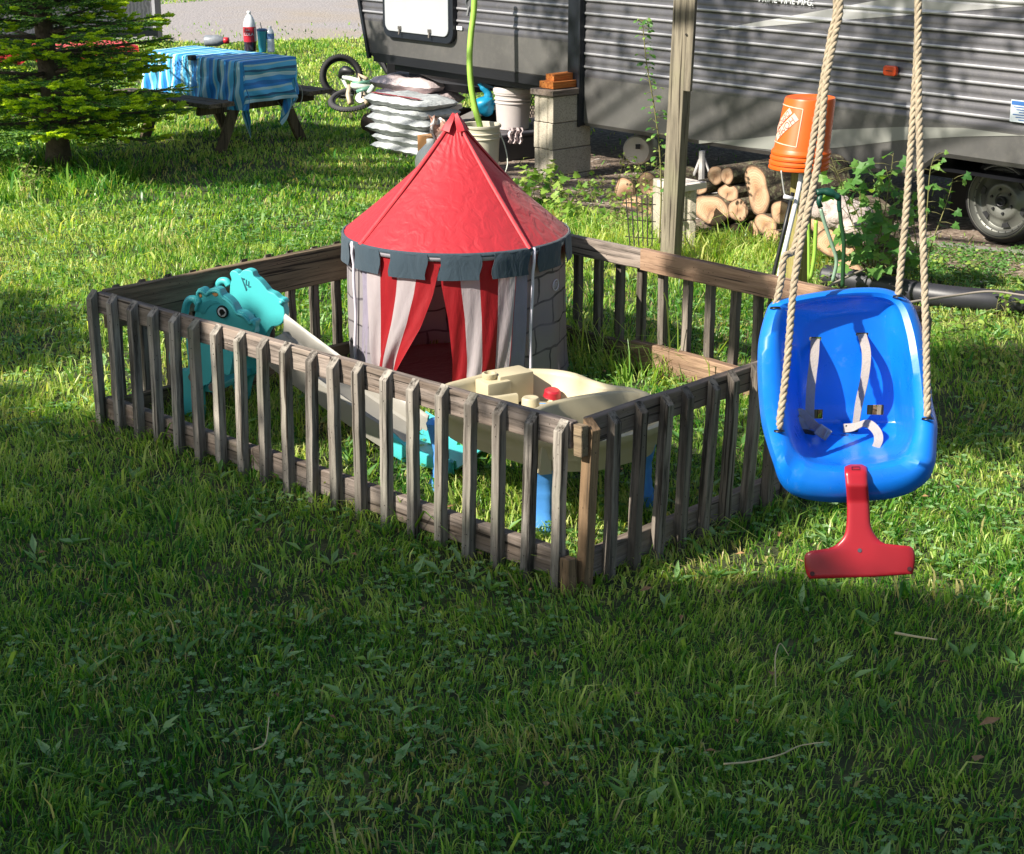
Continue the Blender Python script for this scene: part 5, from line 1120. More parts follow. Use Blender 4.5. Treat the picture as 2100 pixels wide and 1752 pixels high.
def log(px, py, rx, ry, label, L=.45, shape=None, dy=0, ax=None, grp='cut logs in the firewood pile'):
    """rx, ry half sizes in photo pixels on the 2100 scale"""
    Y = rowY(px)+dy; c0 = PY(px, py, Y); k = Y*1.04/3548; a_ = ax or LA; side = Vector((a_.y, -a_.x, 0)); rz_ = ry*k; rxx = rx*k/abs(side.x)
    t = thing('log', c0, label, 'log', grp); b = MB(); rr = random.Random(int(px*7+py)); N = 26; rads = []
    ph = [rr.uniform(0, 6) for _ in range(3)]
    for i in range(N):
        a = 2*PI*i/N; f = 1+.05*math.sin(2*a+ph[0])+.04*math.sin(3*a+ph[1])+.03*math.sin(5*a+ph[2])
        if shape: f *= shape(a)
        rads.append((math.cos(a)*rxx*f, math.sin(a)*rz_*f))
    vs = []
    for j in range(7):
        for (u, w_) in rads: s = 1+(.02*rr.uniform(-1, 1)); vs.append(c0+a_*(L*j/6)+side*u*s+Vector((0, 0, w_*s)))
    b.add(vs, [(j*N+i, j*N+(i+1) % N, (j+1)*N+(i+1) % N, (j+1)*N+i) for j in range(6) for i in range(N)]+[tuple(range(6*N, 7*N))]); b.build('bark', bark.m, t)
    b = MB(); rg = (0.001, .2, .4, .6, .78, .90, .96, 1.0); vals = []
    for g in rg:
        for i, (u, w_) in enumerate(rads): j_ = 1; b.v.append(tuple(c0-a_*(.006*(1-g**6)-.001)+side*u*g*j_+Vector((0, 0, w_*g*j_)))); vals.append(g)
    b.f = [(k*N+i, k*N+(i+1) % N, (k+1)*N+(i+1) % N, (k+1)*N+i) for k in range(len(rg)-1) for i in range(N)]; b.mi = [0]*len(b.f)
    for k in range(rr.randint(0, 2)):
        an = rr.uniform(0, 6.28); ra = rr.uniform(.45, .85); i_ = int(an/6.283*N) % N; u, w_ = rads[i_]; pd_ = Vector((-w_, 0, u)).normalized()*.0022; q_ = c0-a_*.008; p_e = q_+side*u*ra+Vector((0, 0, w_*ra)); tt = (side*(-w_)+Vector((0, 0, u))).normalized()*.0014
        b.add([q_+tt, q_-tt, p_e], [(0, 1, 2)]); vals += [1.0]*3
    o = b.build('cut_face', ce.m, t); at = o.data.attributes.new('ring', 'FLOAT', 'POINT'); at.data.foreach_set('value', np.array(vals, dtype=np.float32))
    return t
def L6(X, Y): return ((X/4.2+1400)*.875, (Y/4.2+350)*.875)
S6 = .875/4.2
def peanut(a): return 1.0-.30*abs(math.cos(a))**1.5
LG = [(1010, 375, 58, 72, 'small log with a hollowed face, leftmost of the pile upper rows', .45, 0), (1162, 258, 64, 92, 'upright oval log, left of the two on top of the pile', .5, .02), (1276, 262, 55, 82, 'oval log, right of the two on top of the pile', .5, .02),
      (1290, 430, 84, 88, 'small crescent cut log in the middle of the pile', .45, .05), (1120, 598, 150, 152, 'largest round log with dark rot spots at the left of the pile', .5, 0), (1385, 600, 82, 112, 'oval log with a dark notch right of the largest round log', .5, 0),
      (1655, 738, 90, 102, 'pale round log low in the pile below the peanut shaped log', .5, -.02), (1810, 622, 85, 118, 'orange tinted log partly hidden by the white pipe', .5, .0), (1205, 880, 72, 92, 'small log sunk in grass at the left foot of the pile', .45, -.05), (1355, 830, 52, 95, 'narrow split log standing in grass under the oval log', .4, .0), (1525, 820, 55, 105, 'narrow split log between grass and the pale round log', .4, .02), (1765, 890, 120, 95, 'mossy yellow log at the right foot of the pile', .5, -.02)]
for X, Y, rx, ry, lab, L_, dy in LG: log(*L6(X, Y), rx*S6, ry*S6, lab, L_, dy=dy)
t = log(*L6(1575, 400), 150*S6, 235*S6, 'big peanut shaped double log face at the top right of the pile', .75, shape=lambda a: (1.0-.42*abs(math.cos(a-.35))**2.0))
for px, py, rx, ry, lab, dy in ((1697, 455, 38, 34, 'broad orange log right of the water post', -.15), (1712, 500, 36, 28, 'lower orange log right of the water post', -.2), (1738, 555, 24, 26, 'round orange log at the foot of the bush', -.5), (1330, 360+20, 20, 26, 'pale log standing behind the wire plant cage', .3), (1283, 395, 20, 30, 'reddish log end behind the wire plant cage', .4), (1300, 425, 22, 22, 'low log behind the wire plant cage', .1), (1330, 440, 22, 20, 'lower right log behind the wire plant cage', .0)):
    log(px, py, rx, ry, lab, .4, dy=dy, grp='logs beside the main pile')
rkm = plain('pale_rock', '#a79a94', .95, .35, 12, 1, 18, bdist=.03)
def rock(px, py, Y, r, label):
    c0 = PY(px, py, Y); b = MB(); bm = bmesh.new(); bmesh.ops.create_icosphere(bm, subdivisions=3, radius=1)
    for q in bm.verts: n_ = noise.noise(q.co*1.7+Vector((px, py, 0)))*.35+noise.noise(q.co*4)*.12; q.co = q.co*(1+n_)
    b.add([c0+Vector((q.co.x*r*1.3, q.co.y*r, q.co.z*r*.85)) for q in bm.verts], [tuple(q.index for q in f.verts) for f in bm.faces]); bm.free(); tag(b.build('rock', rkm, smooth=True), label, 'rock', 'pale rocks by the bush')
for k, (x, y, r, lab) in enumerate(((1712, 432, .1, 'pale lumpy rock on top of the right hand logs'), (1742, 445, .11, 'pale lumpy rock beside the bush, higher one'), (1762, 475, .10, 'pale lumpy rock beside the bush, lower one'), (1792, 532, .06, 'small purplish rock at the foot of the bush'))): rock(x, y, 10.1-.15*k, r, lab)
# ================================================================ ORANGE BUCKET ON ITS POST
orm = plain('orange_bucket_plastic', '#cf560f', .4, .06, 5, .06, 40); BY = 9.0
bc0 = PY(1637, 345, BY); bc1 = PY(1661, 206, BY); bax = (bc1-bc0).normalized(); BH = .37
ob = thing('orange_bucket', bc0, 'orange bucket hanging upside down over the top of the water post', 'bucket')
pr = [(.138, .0), (.152, .0), (.156, .004), (.156, .014)]
for k in range(3):
    h = .026+.026*k; pr += [(.149, h-.004), (.149, h), (.157-.001*k, h+.002), (.157-.001*k, h+.012)]
pr += [(.145, .105), (.143, .11), (.130, BH-.01), (.126, BH), (.118, BH-.004), (0, BH-.006)]
b = MB(); b.lathe(pr, bc0, bax, 48); b.build('bucket_shell', orm, ob, smooth=True, auto=.5)
vx = RT-bax*RT.dot(bax); vx.normalize(); vy = bax.cross(vx)     # vy points away from or to the camera
if vy.y > 0: vy = -vy
def onb(a, h, o=.0015):
    r = np.interp(h, [.11, BH-.01], [.143, .130])+o; return bc0+bax*h+(vx*math.sin(a)+vy*math.cos(a))*r
wpr = plain('white_print', '#e6b49e', .5, .05)
# square outline on the left side
aL, aR, h0, h1 = math.radians(-100), math.radians(-22), .125, .318
b = MB()
def arcstrip(h, w_, a0, a1, n=20):
    b.add([onb(a0+(a1-a0)*i/n, h+s) for i in range(n+1) for s in (-w_/2, w_/2)], [(2*i, 2*i+1, 2*i+3, 2*i+2) for i in range(n)])
arcstrip(h0, .005, aL, aR); arcstrip(h1, .005, aL, aR)
for a_ in (aL, aR): b.add([onb(a_-.018, h0), onb(a_+.018, h0), onb(a_+.018, h1), onb(a_-.018, h1)], [(0, 1, 2, 3)])
# bands of lettering running diagonally, upside down
am = (aL+aR)/2; hm = (h0+h1)/2; Rr = .137
def mapb(u, v_, o=.0015):
    ang_ = math.radians(48); x = u*math.cos(ang_)-v_*math.sin(ang_); y = u*math.sin(ang_)+v_*math.cos(ang_); return onb(am+x/Rr, hm+y, o)
def band(v0, v1, u0, u1, n=16): b.add([mapb(u0+(u1-u0)*i/n, v_) for i in range(n+1) for v_ in (v0, v1)], [(2*i, 2*i+1, 2*i+3, 2*i+2) for i in range(n)])
band(.018, .052, -.085, .075); band(-.032, .010, -.095, .085)
b.build('logo_panel', wpr, ob)
prd = plain('logo_letters', '#8d5a58', .5)
b = MB()
for txt, v0, sz in (('DEPOT', .035, .040), ('HOME', -.011, .05)):
    vs, fs = text_mesh(txt, sz, .0004); b.add([mapb(-v_.x*.95, v0-v_.y, .0022+v_.z) for v_ in vs], fs)
b.build('logo_text', prd, ob)
ypm = wood('treated_post', '#7b7446', '#a99f62', '#8d8550', 2, knots=False)
ptop = PY(1648, 352, BY+.02); pbot = Vector((G(1628, 640).x, BY+.05, -.05))
pst = thing('water_post', Vector((pbot.x, pbot.y, 0)), 'greenish treated wood post carrying the orange bucket, pipes and hoses', 'post')
b = MB(); b.beam(pbot, bc0+bax*.2, .09, .09, Vector((-.6, -.8, 0)), .005); b.build('post_timber', ypm, pst)
b = MB(); b.tube(spline([PY(1644, 345, BY-.08), PY(1638, 390, BY-.1), PY(1617, 480, BY-.14), PY(1598, 566, BY-.17), PY(1590, 640, BY-.2)], 6), .013, 12); b.build('white_pipe', plain('pvc_white', '#cfcdd2', .35, .04), pst, smooth=True)
b = MB(); b.tube([PY(1626, 395, BY-.05), PY(1606, 480, BY-.09), PY(1584, 575, BY-.12), PY(1575, 650, BY-.14)], .011, 8); b.build('black_pipe', blk, pst, smooth=True)
b = MB(); b.tube(spline([PY(1602, 350, BY-.12), PY(1606, 380, BY-.12), PY(1610, 400, BY-.12), PY(1622, 404, BY-.12)], 5), .004, 6); b.build('wire', plain('wire_grey', '#a8a8a4', .5), pst, smooth=True)
b = MB(); b.tube([PY(1607, 403, BY-.13), PY(1627, 408, BY-.13)], .011, 10); b.build('connector', MATS['pvc_white'], pst, smooth=True)
dgm = plain('dark_green', '#123f33', .4); 
nzl = thing('hose_nozzle', PY(1690, 400, 8.9), 'dark green hose nozzle hanging beside the water post', 'nozzle'); b = MB(); Z6 = lambda x, y, Y=8.9: PY((1750+x/3.23)*.875, (350+y/3.23)*.875, Y)
b.tube(spline([Z6(530, 330), Z6(590, 320), Z6(650, 335), Z6(700, 370)], 4), [.018]*5+[.022]*4+[.018]*4, 10); b.tube(spline([Z6(700, 360), Z6(700, 430), Z6(705, 470)], 4), .012, 8); b.build('nozzle_body', dgm, nzl, smooth=True)
b = MB(); b.tube([Z6(560, 345), Z6(545, 400), Z6(560, 440)], .014, 8); b.build('trigger', dgm, nzl, smooth=True)
hz = thing('garden_hose', PY(1715, 580, 8.9), 'green and clear hoses looping down beside the water post', 'hose'); 
b = MB(); b.tube(spline([Z6(705, 460), Z6(715, 560), Z6(735, 700), Z6(730, 900), Z6(725, 1040)], 6), .011, 8); b.build('green_section', plain('hose_green', '#1f4226', .45), hz, smooth=True)
b = MB(); b.tube(spline([Z6(560, 450), Z6(590, 560), Z6(645, 720), Z6(680, 850), Z6(650, 1000)], 6), .010, 8); b.build('clear_section', plain('hose_clear', '#7f9a84', .3), hz, smooth=True)
b = MB(); b.tube(spline([Z6(525, 540), Z6(520, 680), Z6(510, 830), Z6(480, 980)], 6), .011, 8); b.tube(spline([Z6(465, 560), Z6(470, 700), Z6(470, 1000)], 6), .008, 8); b.build('light_green_section', gh, hz, smooth=True)
# ================================================================ BLACK PIPE AND STICK
bp = thing('drain_pipe', G(1990, 628), 'long black plastic drain pipe lying on the grass behind the swing', 'pipe'); b = MB()
path = spline([G(1690, 590)+Vector((0, 0, .07)), G(1790, 608)+Vector((0, 0, .07)), G(1900, 630)+Vector((0, 0, .072)), G(2010, 642)+Vector((0, 0, .072)), G(2160, 650)+Vector((0, 0, .07))], 30)
b.tube(path, [.062+.003*(i % 2) for i in range(len(path))], 16); b.build('pipe_body', plain('pipe_black', '#2a2a30', .45, .2, 8), bp, smooth=True)
twig('stick', [(1760, 640, .1), (1880, 618, .12), (1960, 606, .12), (2030, 598, .13), (2100, 606, .12), (2170, 615, .12)], .009, 'long thin grey stick lying across the black drain pipe', mt=plain('stick_grey', '#8a8177', .9, .2), cat='stick')
twig('stick', [(1650, 640, .0), (1700, 588, .06), (1790, 545, .12), (1850, 515, .12), (1930, 475, .2)], .009, 'pale stick sloping up through the bush near the pipe', mt=MATS['stick_grey'], cat='stick')
# ================================================================ WIRE CAGE
wcg = thing('plant_cage', G(1315, 500), 'dark wire plant support cage among weeds left of the wooden post', 'plant cage'); b = MB(); WCY = 10.3
for k in range(6): b.tube([PY(1283+k*11, 398+5*(k % 2), WCY), PY(1292+k*9, 505, WCY-.1)], .004, 5)
for y in (415, 450, 485): b.tube([PY(1282, y, WCY), PY(1345, y+5, WCY)], .003, 5)
b.build('wire', plain('wire_dark', '#2c2823', .6, metal=.3), wcg)
# ================================================================ PICNIC TABLE
dw = wood('picnic_wood', '#3a332c', '#6d6355', '#4d443a', 0); dwz = wood('picnic_wood_leg', '#3d352d', '#71664f', '#50463a', 2)
TU = Vector((-.75, .66, 0)).normalized(); TV = Vector((TU.y, -TU.x, 0))      # along the table to the left-back; across, to the right-back
TA = G(499, 128, .74); TA.z = 0
TL, TW = 1.30, .55
tcen = TA+TU*TL/2+TV*TW/2
pt = thing('picnic_table', tcen, 'dark wooden picnic table under a blue striped cloth at the left of the yard', 'picnic table')
def T(u, v_, z): q = TA+TU*u+TV*v_; return Vector((q.x, q.y, z))
Rt = Matrix((TU, TV*-1, Vector((0, 0, 1)))).transposed()
b = MB()
for k in range(5): b.box(T(TL/2, .055+.11*k, .715), (TL, .104, .036), Rt, .003)
b.build('tabletop', dw, pt)
for v0 in (-.27, TW+.27):
    b = MB()
    for k in (-.07, .07): b.box(T(TL/2-.0, v0+k, .42), (TL+.06, .125, .036), Rt, .003)
    b.build('bench', dw, pt)
for u0 in (.14, TL-.14):
    for (va, vb) in ((.17, -.19), (TW-.17, TW+.19)):
        b = MB(); b.beam(T(u0, vb, -.02), T(u0, va, .70), .038, .09, TV, .003); b.build('leg', dwz, pt)
    b = MB(); b.beam(T(u0+.04, -.36, .375), T(u0+.04, TW+.36, .375), .036, .1, Vector((0, 0, 1)), .003); b.beam(T(u0+.04, .02, .675), T(u0+.04, TW-.02, .675), .036, .07, Vector((0, 0, 1)), .003); b.build('brace', dwz, pt)
# cloth, striped across the table; uv.x runs along the table
cm = M('striped_cloth'); uv = cm.n('ShaderNodeUVMap'); sx_ = cm.n('ShaderNodeSeparateXYZ'); cm.l(uv.outputs[0], sx_.inputs[0])
fr = cm.n('ShaderNodeMath', operation='FRACT'); nz = cm.n('ShaderNodeTexNoise'); nz.inputs['Scale'].default_value = 3; cm.l(uv.outputs[0], nz.inputs[0]); ad = cm.n('ShaderNodeMath', operation='MULTIPLY_ADD'); ad.inputs[1].default_value = .25; cm.l(nz.outputs[0], ad.inputs[0]); cm.l(sx_.outputs[0], ad.inputs[2]); cm.l(ad.outputs[0], fr.inputs[0])
c = cm.ramp(fr.outputs[0], [(0, srgb('#1c6fb8')), (.12, srgb('#2f93d8')), (.26, srgb('#a4cfe2')), (.38, srgb('#bcd8e0')), (.43, srgb('#3a8fb0')), (.53, srgb('#1d567c')), (.62, srgb('#4fb0e4')), (.78, srgb('#9cc6d0')), (.88, srgb('#1a7fd0'))], 'CONSTANT')
cm.l(c, cm.b.inputs['Base Color']); cm.set(Roughness=.6); cm.bump(cm.noise(cm.coord('Object'), 9, 3), .3, .02)
cloth = thing('tablecloth', T(TL/2, TW/2, .735), 'blue and white striped cloth draped over the dark picnic table', 'tablecloth')
S_ = 4.8
def cpt(u, v_):
    """u, v run past the top; fold down the overhang"""
    OH = .012; z = .742; uu = min(max(u, -OH), TL+OH); vv_ = min(max(v_, -OH), TW+OH); du = u-uu; dv_ = v_-vv_; d = math.hypot(du, dv_)
    if d > 0:
        out = .03*(1-math.exp(-d*9))-(.16*d if u < 0 else 0); fold = .022*math.sin(u*17+v_*3)+.015*math.sin(u*31+v_*23)
        corner = min(abs(du), abs(dv_)); out2 = out*.7+fold*min(1, d*4)*.8-corner*.35
        nx = (du/d)*out2 if abs(du) > 0 else 0; ny = (dv_/d)*out2 if abs(dv_) > 0 else 0
        dep = max(abs(du), abs(dv_))+corner*.75
        q = T(uu+nx, vv_+ny, z-dep*.97+.0)
    else: q = T(u, v_, z+.004*math.sin(u*9)*math.sin(v_*11))
    return q
us = np.linspace(-.36, TL+.26, 110); vs_ = np.linspace(-.42, TW+.34, 70); b = MB(); uvs = []
for v_ in vs_:
    for u in us:
        uvx = u*S_ if u > -.03 else -.1+(u)*S_; b.v.append(tuple(cpt(u, v_+.0))); uvs.append((uvx, v_))
NU = len(us); b.f = [(j*NU+i, j*NU+i+1, (j+1)*NU+i+1, (j+1)*NU+i) for j in range(len(vs_)-1) for i in range(NU-1)]; b.mi = [0]*len(b.f)
b.build('cloth', cm.m, cloth, smooth=True, uvs=uvs, solid=.003)
clp = thing('tablecloth_clip', PY(488, 134, TA.y), 'small dark clip holding the striped cloth at the table edge', 'clip'); b = MB(); b.box(T(.62, -.035, .735), (.06, .05, .04), Rt, .006); b.build('clip_body', blk, clp)
rpe = thing('loose_cord', PY(680*.0+694, 230, 15.1), 'pale cord hanging from the right end of the picnic table', 'cord'); b = MB(); b.tube(spline([T(.10, TW+.02, .60), T(.05, TW+.12, .45), T(.06, TW+.09, .32), T(.12, TW-.02, .30), T(.14, TW-.08, .36)], 6), .005, 6); b.build('cord', plain('cord_pale', '#a39f90', .8), rpe, smooth=True)
# bottles
def onT(px, py): return G(px, py, .746)
p = onT(514, 105); col = plain('cola_liquid', '#2a0f0b', .12, .05); clr = plain('clear_plastic', '#cfd6da', .12, .03); redl = plain('red_label', '#b3202a', .4, .05); whl_ = plain('cap_white', '#d8d8d8', .4, .03)
bt = thing('cola_bottle', p, 'large cola bottle with red label, white cap, a quarter full, on the striped cloth', 'bottle')
b = MB(); b.lathe([(0, 0), (.045, .0), (.052, .012), (.053, .075), (.054, .08)], p, (0, 0, 1), 24); b.build('liquid', col, bt, smooth=True)
b = MB(); b.lathe([(.0545, .08), (.0555, .082), (.0555, .205), (.0545, .207)], p, (0, 0, 1), 24); lbq = b.build('label', redl, bt, smooth=True)
b = MB(); b.lathe([(.0535, .205), (.053, .225), (.044, .262), (.026, .298), (.015, .308), (.014, .318)], p, (0, 0, 1), 24); b.build('neck', clr, bt, smooth=True)
b = MB(); b.lathe([(.016, .316), (.017, .318), (.017, .334), (.014, .337), (0, .337)], p, (0, 0, 1), 20); b.build('cap', whl_, bt, smooth=True)
def lettered(txt, size, c0, rad, z, mt, par, a0=0):
    vs, fs = text_mesh(txt, size, .0003); b = MB(); b.add([Vector((c0.x+math.sin(a0+v_.x/rad)*(rad+v_.z+.0012), c0.y-math.cos(a0+v_.x/rad)*(rad+v_.z+.0012), z+v_.y)) for v_ in vs], fs); b.build('lettering', mt, par)
lettered('COLA', .034, p, .0555, p.z+.145, whl_, lbq, -.1); lettered('NEW', .015, p, .0555, p.z+.18, whl_, lbq, -.2)
b = MB(); b.lathe([(.0562, .085), (.0562, .20)], p, (0, 0, 1), 8, .9-PI/2, 1.7-PI/2); b.build('nutrition_panel', plain('label_pale', '#c2b5b5', .5, .1, 90), lbq)
p = onT(539, 107); tu = thing('tumbler', p, 'teal tumbler with a straw standing between the two bottles on the striped cloth', 'tumbler')
b = MB(); b.lathe([(0, 0), (.030, 0), (.032, .006), (.042, .17), (.043, .178)], p, (0, 0, 1), 22); b.build('cup', plain('teal_cup', '#2c8c90', .35, .05), tu, smooth=True)
b = MB(); b.lathe([(.0445, .176), (.0455, .18), (.0455, .192), (.03, .197), (0, .197)], p, (0, 0, 1), 22); b.build('lid', plain('navy_lid', '#2b4b73', .4), tu, smooth=True)
b = MB(); b.tube([p+Vector((0, 0, .19)), p+Vector((-.012, 0, .25))], .004, 6); b.build('straw', plain('straw_grey', '#555a60', .4), tu)
p = onT(556, 107); wbt = thing('water_bottle', p, 'small clear water bottle with blue label, rightmost on the striped cloth', 'bottle')
b = MB(); pr = [(0, 0), (.028, 0), (.032, .008)]+[(.0315+.0012*(k % 2), .015+.011*k) for k in range(9)]+[(.032, .115)]; b.lathe(pr, p, (0, 0, 1), 20); b.lathe([(.032, .155), (.031, .165), (.02, .19), (.012, .197), (.012, .205)], p, (0, 0, 1), 20); b.build('bottle_body', clr, wbt, smooth=True)
b = MB(); b.lathe([(.0328, .112), (.0328, .157)], p, (0, 0, 1), 20); lq = b.build('label', plain('water_label', '#5f7fae', .4, .15, 60), wbt, smooth=True)
b = MB(); b.lathe([(.013, .203), (.014, .205), (.014, .217), (0, .218)], p, (0, 0, 1), 16); b.build('cap', whl_, wbt, smooth=True)
# tipped bottle with red cap at the far edge
p = onT(420, 90); tp = thing('tipped_bottle', p, 'dark and white bottle with red cap lying at the far edge of the striped cloth', 'bottle'); ax2 = Vector((1, -.1, .02)).normalized(); c0 = PY(420, 84, p.y)
b = MB(); b.lathe([(0, 0), (.045, .0), (.05, .01), (.05, .12), (.03, .17), (.02, .18)], c0, ax2, 16); b.build('bottle_body', plain('grey_bottle', '#7a7f86', .4, .3, 20), tp, smooth=True)
b = MB(); b.lathe([(.026, .175), (.03, .178), (.028, .22), (0, .222)], c0, ax2, 16); b.build('cap', redl, tp, smooth=True)
# ================================================================ BICYCLE lying on its side
tyr = plain('bike_tyre', '#3b3a3c', .8, .15, 20, .5, 90); met = plain('bike_metal', '#8d8d8a', .35, .1, 10, metal=.8); frm = plain('bike_frame', '#c3cdc4', .35, .08); grn = plain('bike_green', '#5f8f7c', .4, .1)
def bike_wheel(c0, nrm, r, par, name, mt):
    nrm = Vector(nrm).normalized(); x = nrm.orthogonal().normalized(); y = nrm.cross(x); b = MB()
    for k in range(1):
        b.tube([c0+(x*math.cos(2*PI*i/40)+y*math.sin(2*PI*i/40))*(r-.024) for i in range(41)], .025, 10, False)
    w_ = b.build(name, mt, par, smooth=True)
    b = MB()
    for i in range(56): a = 2*PI*i/56; q = c0+(x*math.cos(a)+y*math.sin(a))*(r+.0); b.box(q, (.012, .012, .012), Matrix.Rotation(a, 3, nrm))
    b.build('tread', mt, w_)
    b = MB(); b.tube([c0+(x*math.cos(2*PI*i/40)+y*math.sin(2*PI*i/40))*(r-.055) for i in range(41)], .009, 6, False); b.build('wheel_rim', blk, w_, smooth=True)
    b = MB()
    for i in range(20): a = 2*PI*i/20; b.tube([c0+nrm*(.02 if i % 2 else -.02), c0+(x*math.cos(a)+y*math.sin(a))*(r-.055)], .0016, 4)
    b.tube([c0-nrm*.045, c0+nrm*.045], .018, 10); b.build('spokes', met, w_); return w_
bk = thing('bicycle', G(745, 228), 'pale green and white child\'s bicycle lying on the grass left of the bag stack', 'bicycle')
cA = PY(700, 157, 16.55); bike_wheel(cA, (.25, -.93, .25), .205, bk, 'rear_wheel', plain('tyre_black', '#202022', .8, .15, 20, .5, 90))
cB = PY(722, 204, 16.2); bike_wheel(cB, (-.1, -.34, .93), .22, bk, 'front_wheel', tyr)
Bk = lambda x, y, Y: PY((740+x/5.833)*.875, (120+y/5.833)*.875, Y)
b = MB(); b.tube([Bk(380, 350, 16.4), Bk(560, 400, 16.3), Bk(740, 430, 16.25)], .022, 8); b.tube([Bk(360, 370, 16.5), Bk(430, 500, 16.3)], .016, 8); b.tube([Bk(480, 470, 16.2), Bk(760, 500, 16.2)], .028, 10); b.tube([Bk(760, 420, 16.25), Bk(820, 440, 16.2), Bk(730, 570, 16.1)], .026, 10); b.build('frame', frm, bk, smooth=True)
b = MB(); b.tube([Bk(560, 560, 16.15), Bk(740, 500, 16.15)], .02, 8); b.tube([Bk(500, 440, 16.2), Bk(740, 420, 16.2)], .016, 8); b.build('frame_tube', grn, bk, smooth=True)
b = MB(); b.tube([Bk(460, 480, 16.2), Bk(440, 600, 16.1), Bk(470, 720, 16.0)], .022, 8); b.tube([Bk(640, 570, 16.1), Bk(700, 720, 16.0)], .02, 8); b.tube([Bk(700, 380, 16.2), Bk(590, 330, 16.3), Bk(600, 430, 16.2)], .02, 8); b.build('fork', plain('fork_cream', '#b9a890', .45, .2, 20), bk, smooth=True)
b = MB(); b.tube(spline([Bk(340, 350, 16.45), Bk(400, 270, 16.4), Bk(520, 300, 16.35)], 4), [.03, .035, .04, .045, .05, .045, .04, .03, .02], 8); b.build('saddle', blk, bk, smooth=True)
b = MB(); b.tube(spline([Bk(840, 450, 16.3), Bk(960, 470, 16.4), Bk(1160, 470, 16.5)], 5), .012, 6); b.tube(spline([Bk(1190, 300, 16.6), Bk(1220, 400, 16.5), Bk(1150, 470, 16.5), Bk(1100, 620, 16.4)], 5), .014, 6); b.box(Bk(1215, 370, 16.5), (.09, .05, .12), None, .02); b.build('handlebar', blk, bk, smooth=True)
b = MB(); b.lathe([(0, .01), (.05, .01), (.06, .0), (.05, -.01)], Bk(620, 640, 16.1), (-.2, -.8, .5), 18); b.tube([Bk(620, 640, 16.1), Bk(640, 560, 16.0)], .01, 6); b.build('crank', met, bk)
# second bike behind the jack: blue-white fork and grips
b2 = thing('scooter', PY(840, 230, 15.9), 'small blue and white scooter lying behind the trailer jack leg', 'scooter'); b = MB(); b.tube([Bk(860, 560, 15.8), Bk(860, 650, 15.7)], .03, 8); b.tube([Bk(880, 600, 15.9), Bk(1000, 590, 15.9), Bk(1110, 640, 15.8)], .028, 8); b.build('deck', plain('scooter_blue', '#25386a', .4), b2, smooth=True)
b = MB(); b.tube([Bk(860, 560, 15.75), Bk(880, 640, 15.7)], .022, 8); b.tube([Bk(1150, 430, 15.9), Bk(1110, 640, 15.8)], .018, 8); b.build('fork', wmt, b2, smooth=True)
# ================================================================ BACKGROUND: utility trailer, red covered table
ut = thing('utility_trailer', PY(100, 60, 21), 'grey panelled side of a utility trailer parked by the gravel road behind the fir tree', 'trailer')
um = M('grey_panel'); v = um.coord('Object'); wv = um.n('ShaderNodeTexWave', wave_type='BANDS', bands_direction='X'); wv.inputs['Scale'].default_value = 8; wv.inputs['Distortion'].default_value = 6; wv.inputs['Detail'].default_value = 3; wv.inputs['Detail Scale'].default_value = 2; um.l(v, wv.inputs[0])
um.l(um.ramp(wv.outputs['Fac'], [(.3, srgb('#77757a')), (.7, srgb('#939095'))]), um.b.inputs['Base Color']); um.set(Roughness=.6)
A = PY(328, 68, 21.0); Bp = PY(-260, 95, 19.5); h = 1.25
b = MB(); b.beam(Vector((A.x, A.y, A.z+h/2+.05)), Vector((Bp.x, Bp.y, A.z+h/2+.05)), .04, h, Vector((0, 0, 1))); b.build('side_panel', um.m, ut)
b = MB(); b.beam(Vector((A.x, A.y-.03, A.z+.02)), Vector((Bp.x, Bp.y-.03, A.z+.02)), .07, .09, Vector((0, 0, 1))); b.build('bottom_rail', plain('rail_dark', '#2f3137', .5), ut)
b = MB(); b.box((A.x, A.y-.03, A.z+h/2), (.055, .09, h+.1)); b.build('corner_post', MATS['rail_dark'], ut); b = MB(); b.box((A.x-.045, A.y-.045, A.z+h/2), (.035, .06, h+.1)); b.build('corner_edge', plain('edge_pale', '#a9a9b0', .4), ut)
b = MB(); b.beam(Vector((A.x, A.y-.02, A.z+h*.72)), Vector((Bp.x, Bp.y-.02, A.z+h*.72)), .03, .03, Vector((0, 0, 1))); b.build('middle_rail', MATS['edge_pale'], ut)
for f in (.35, .62):
    q = Vector((A.x, A.y, 0)).lerp(Vector((Bp.x, Bp.y, 0)), f); b = MB(); b.lathe([(.0, .09), (.12, .09), (.14, .1), (.29, .09), (.31, .05), (.31, -.05), (.29, -.09), (0, -.09)], q+Vector((0, .25, .31)), (.3, -1, 0), 24); b.build('wheel', trm, ut, smooth=True)
rt = thing('covered_table', PY(120, 120, 18.6), 'low table under a bright red cloth on white legs behind the fir tree', 'table')
rc = fabric('red_cloth', '#c8262c', .7, .1, .5); a0 = PY(-120, 132, 18.3); a1 = PY(284, 104, 19.3); zt = .37
d_ = Vector((a1.x-a0.x, a1.y-a0.y, 0)); dn = d_.normalized(); pn = Vector((-dn.y, dn.x, 0)); a0 = Vector((a0.x, a0.y, 0))
b = MB(); b.grid(lambda i, j: a0+dn*(d_.length*i/60)+pn*(.0-.03*abs(math.sin(i*.7))*(j == 0)+(0 if j < 2 else .65*(j-1)/3))+Vector((0, 0, zt-(.11+.03*math.sin(i*.9) if j == 0 else 0)+.006*math.sin(i*1.1+j))), 61, 5); b.build('cloth', rc, rt, smooth=True, solid=.004)
for f in (.25, .93):
    for k in (.08, .55): q = a0+dn*d_.length*f+pn*k; b = MB(); b.tube([Vector((q.x, q.y, 0)), Vector((q.x, q.y, zt-.02))], .018, 8); b.build('leg', wmt, rt)
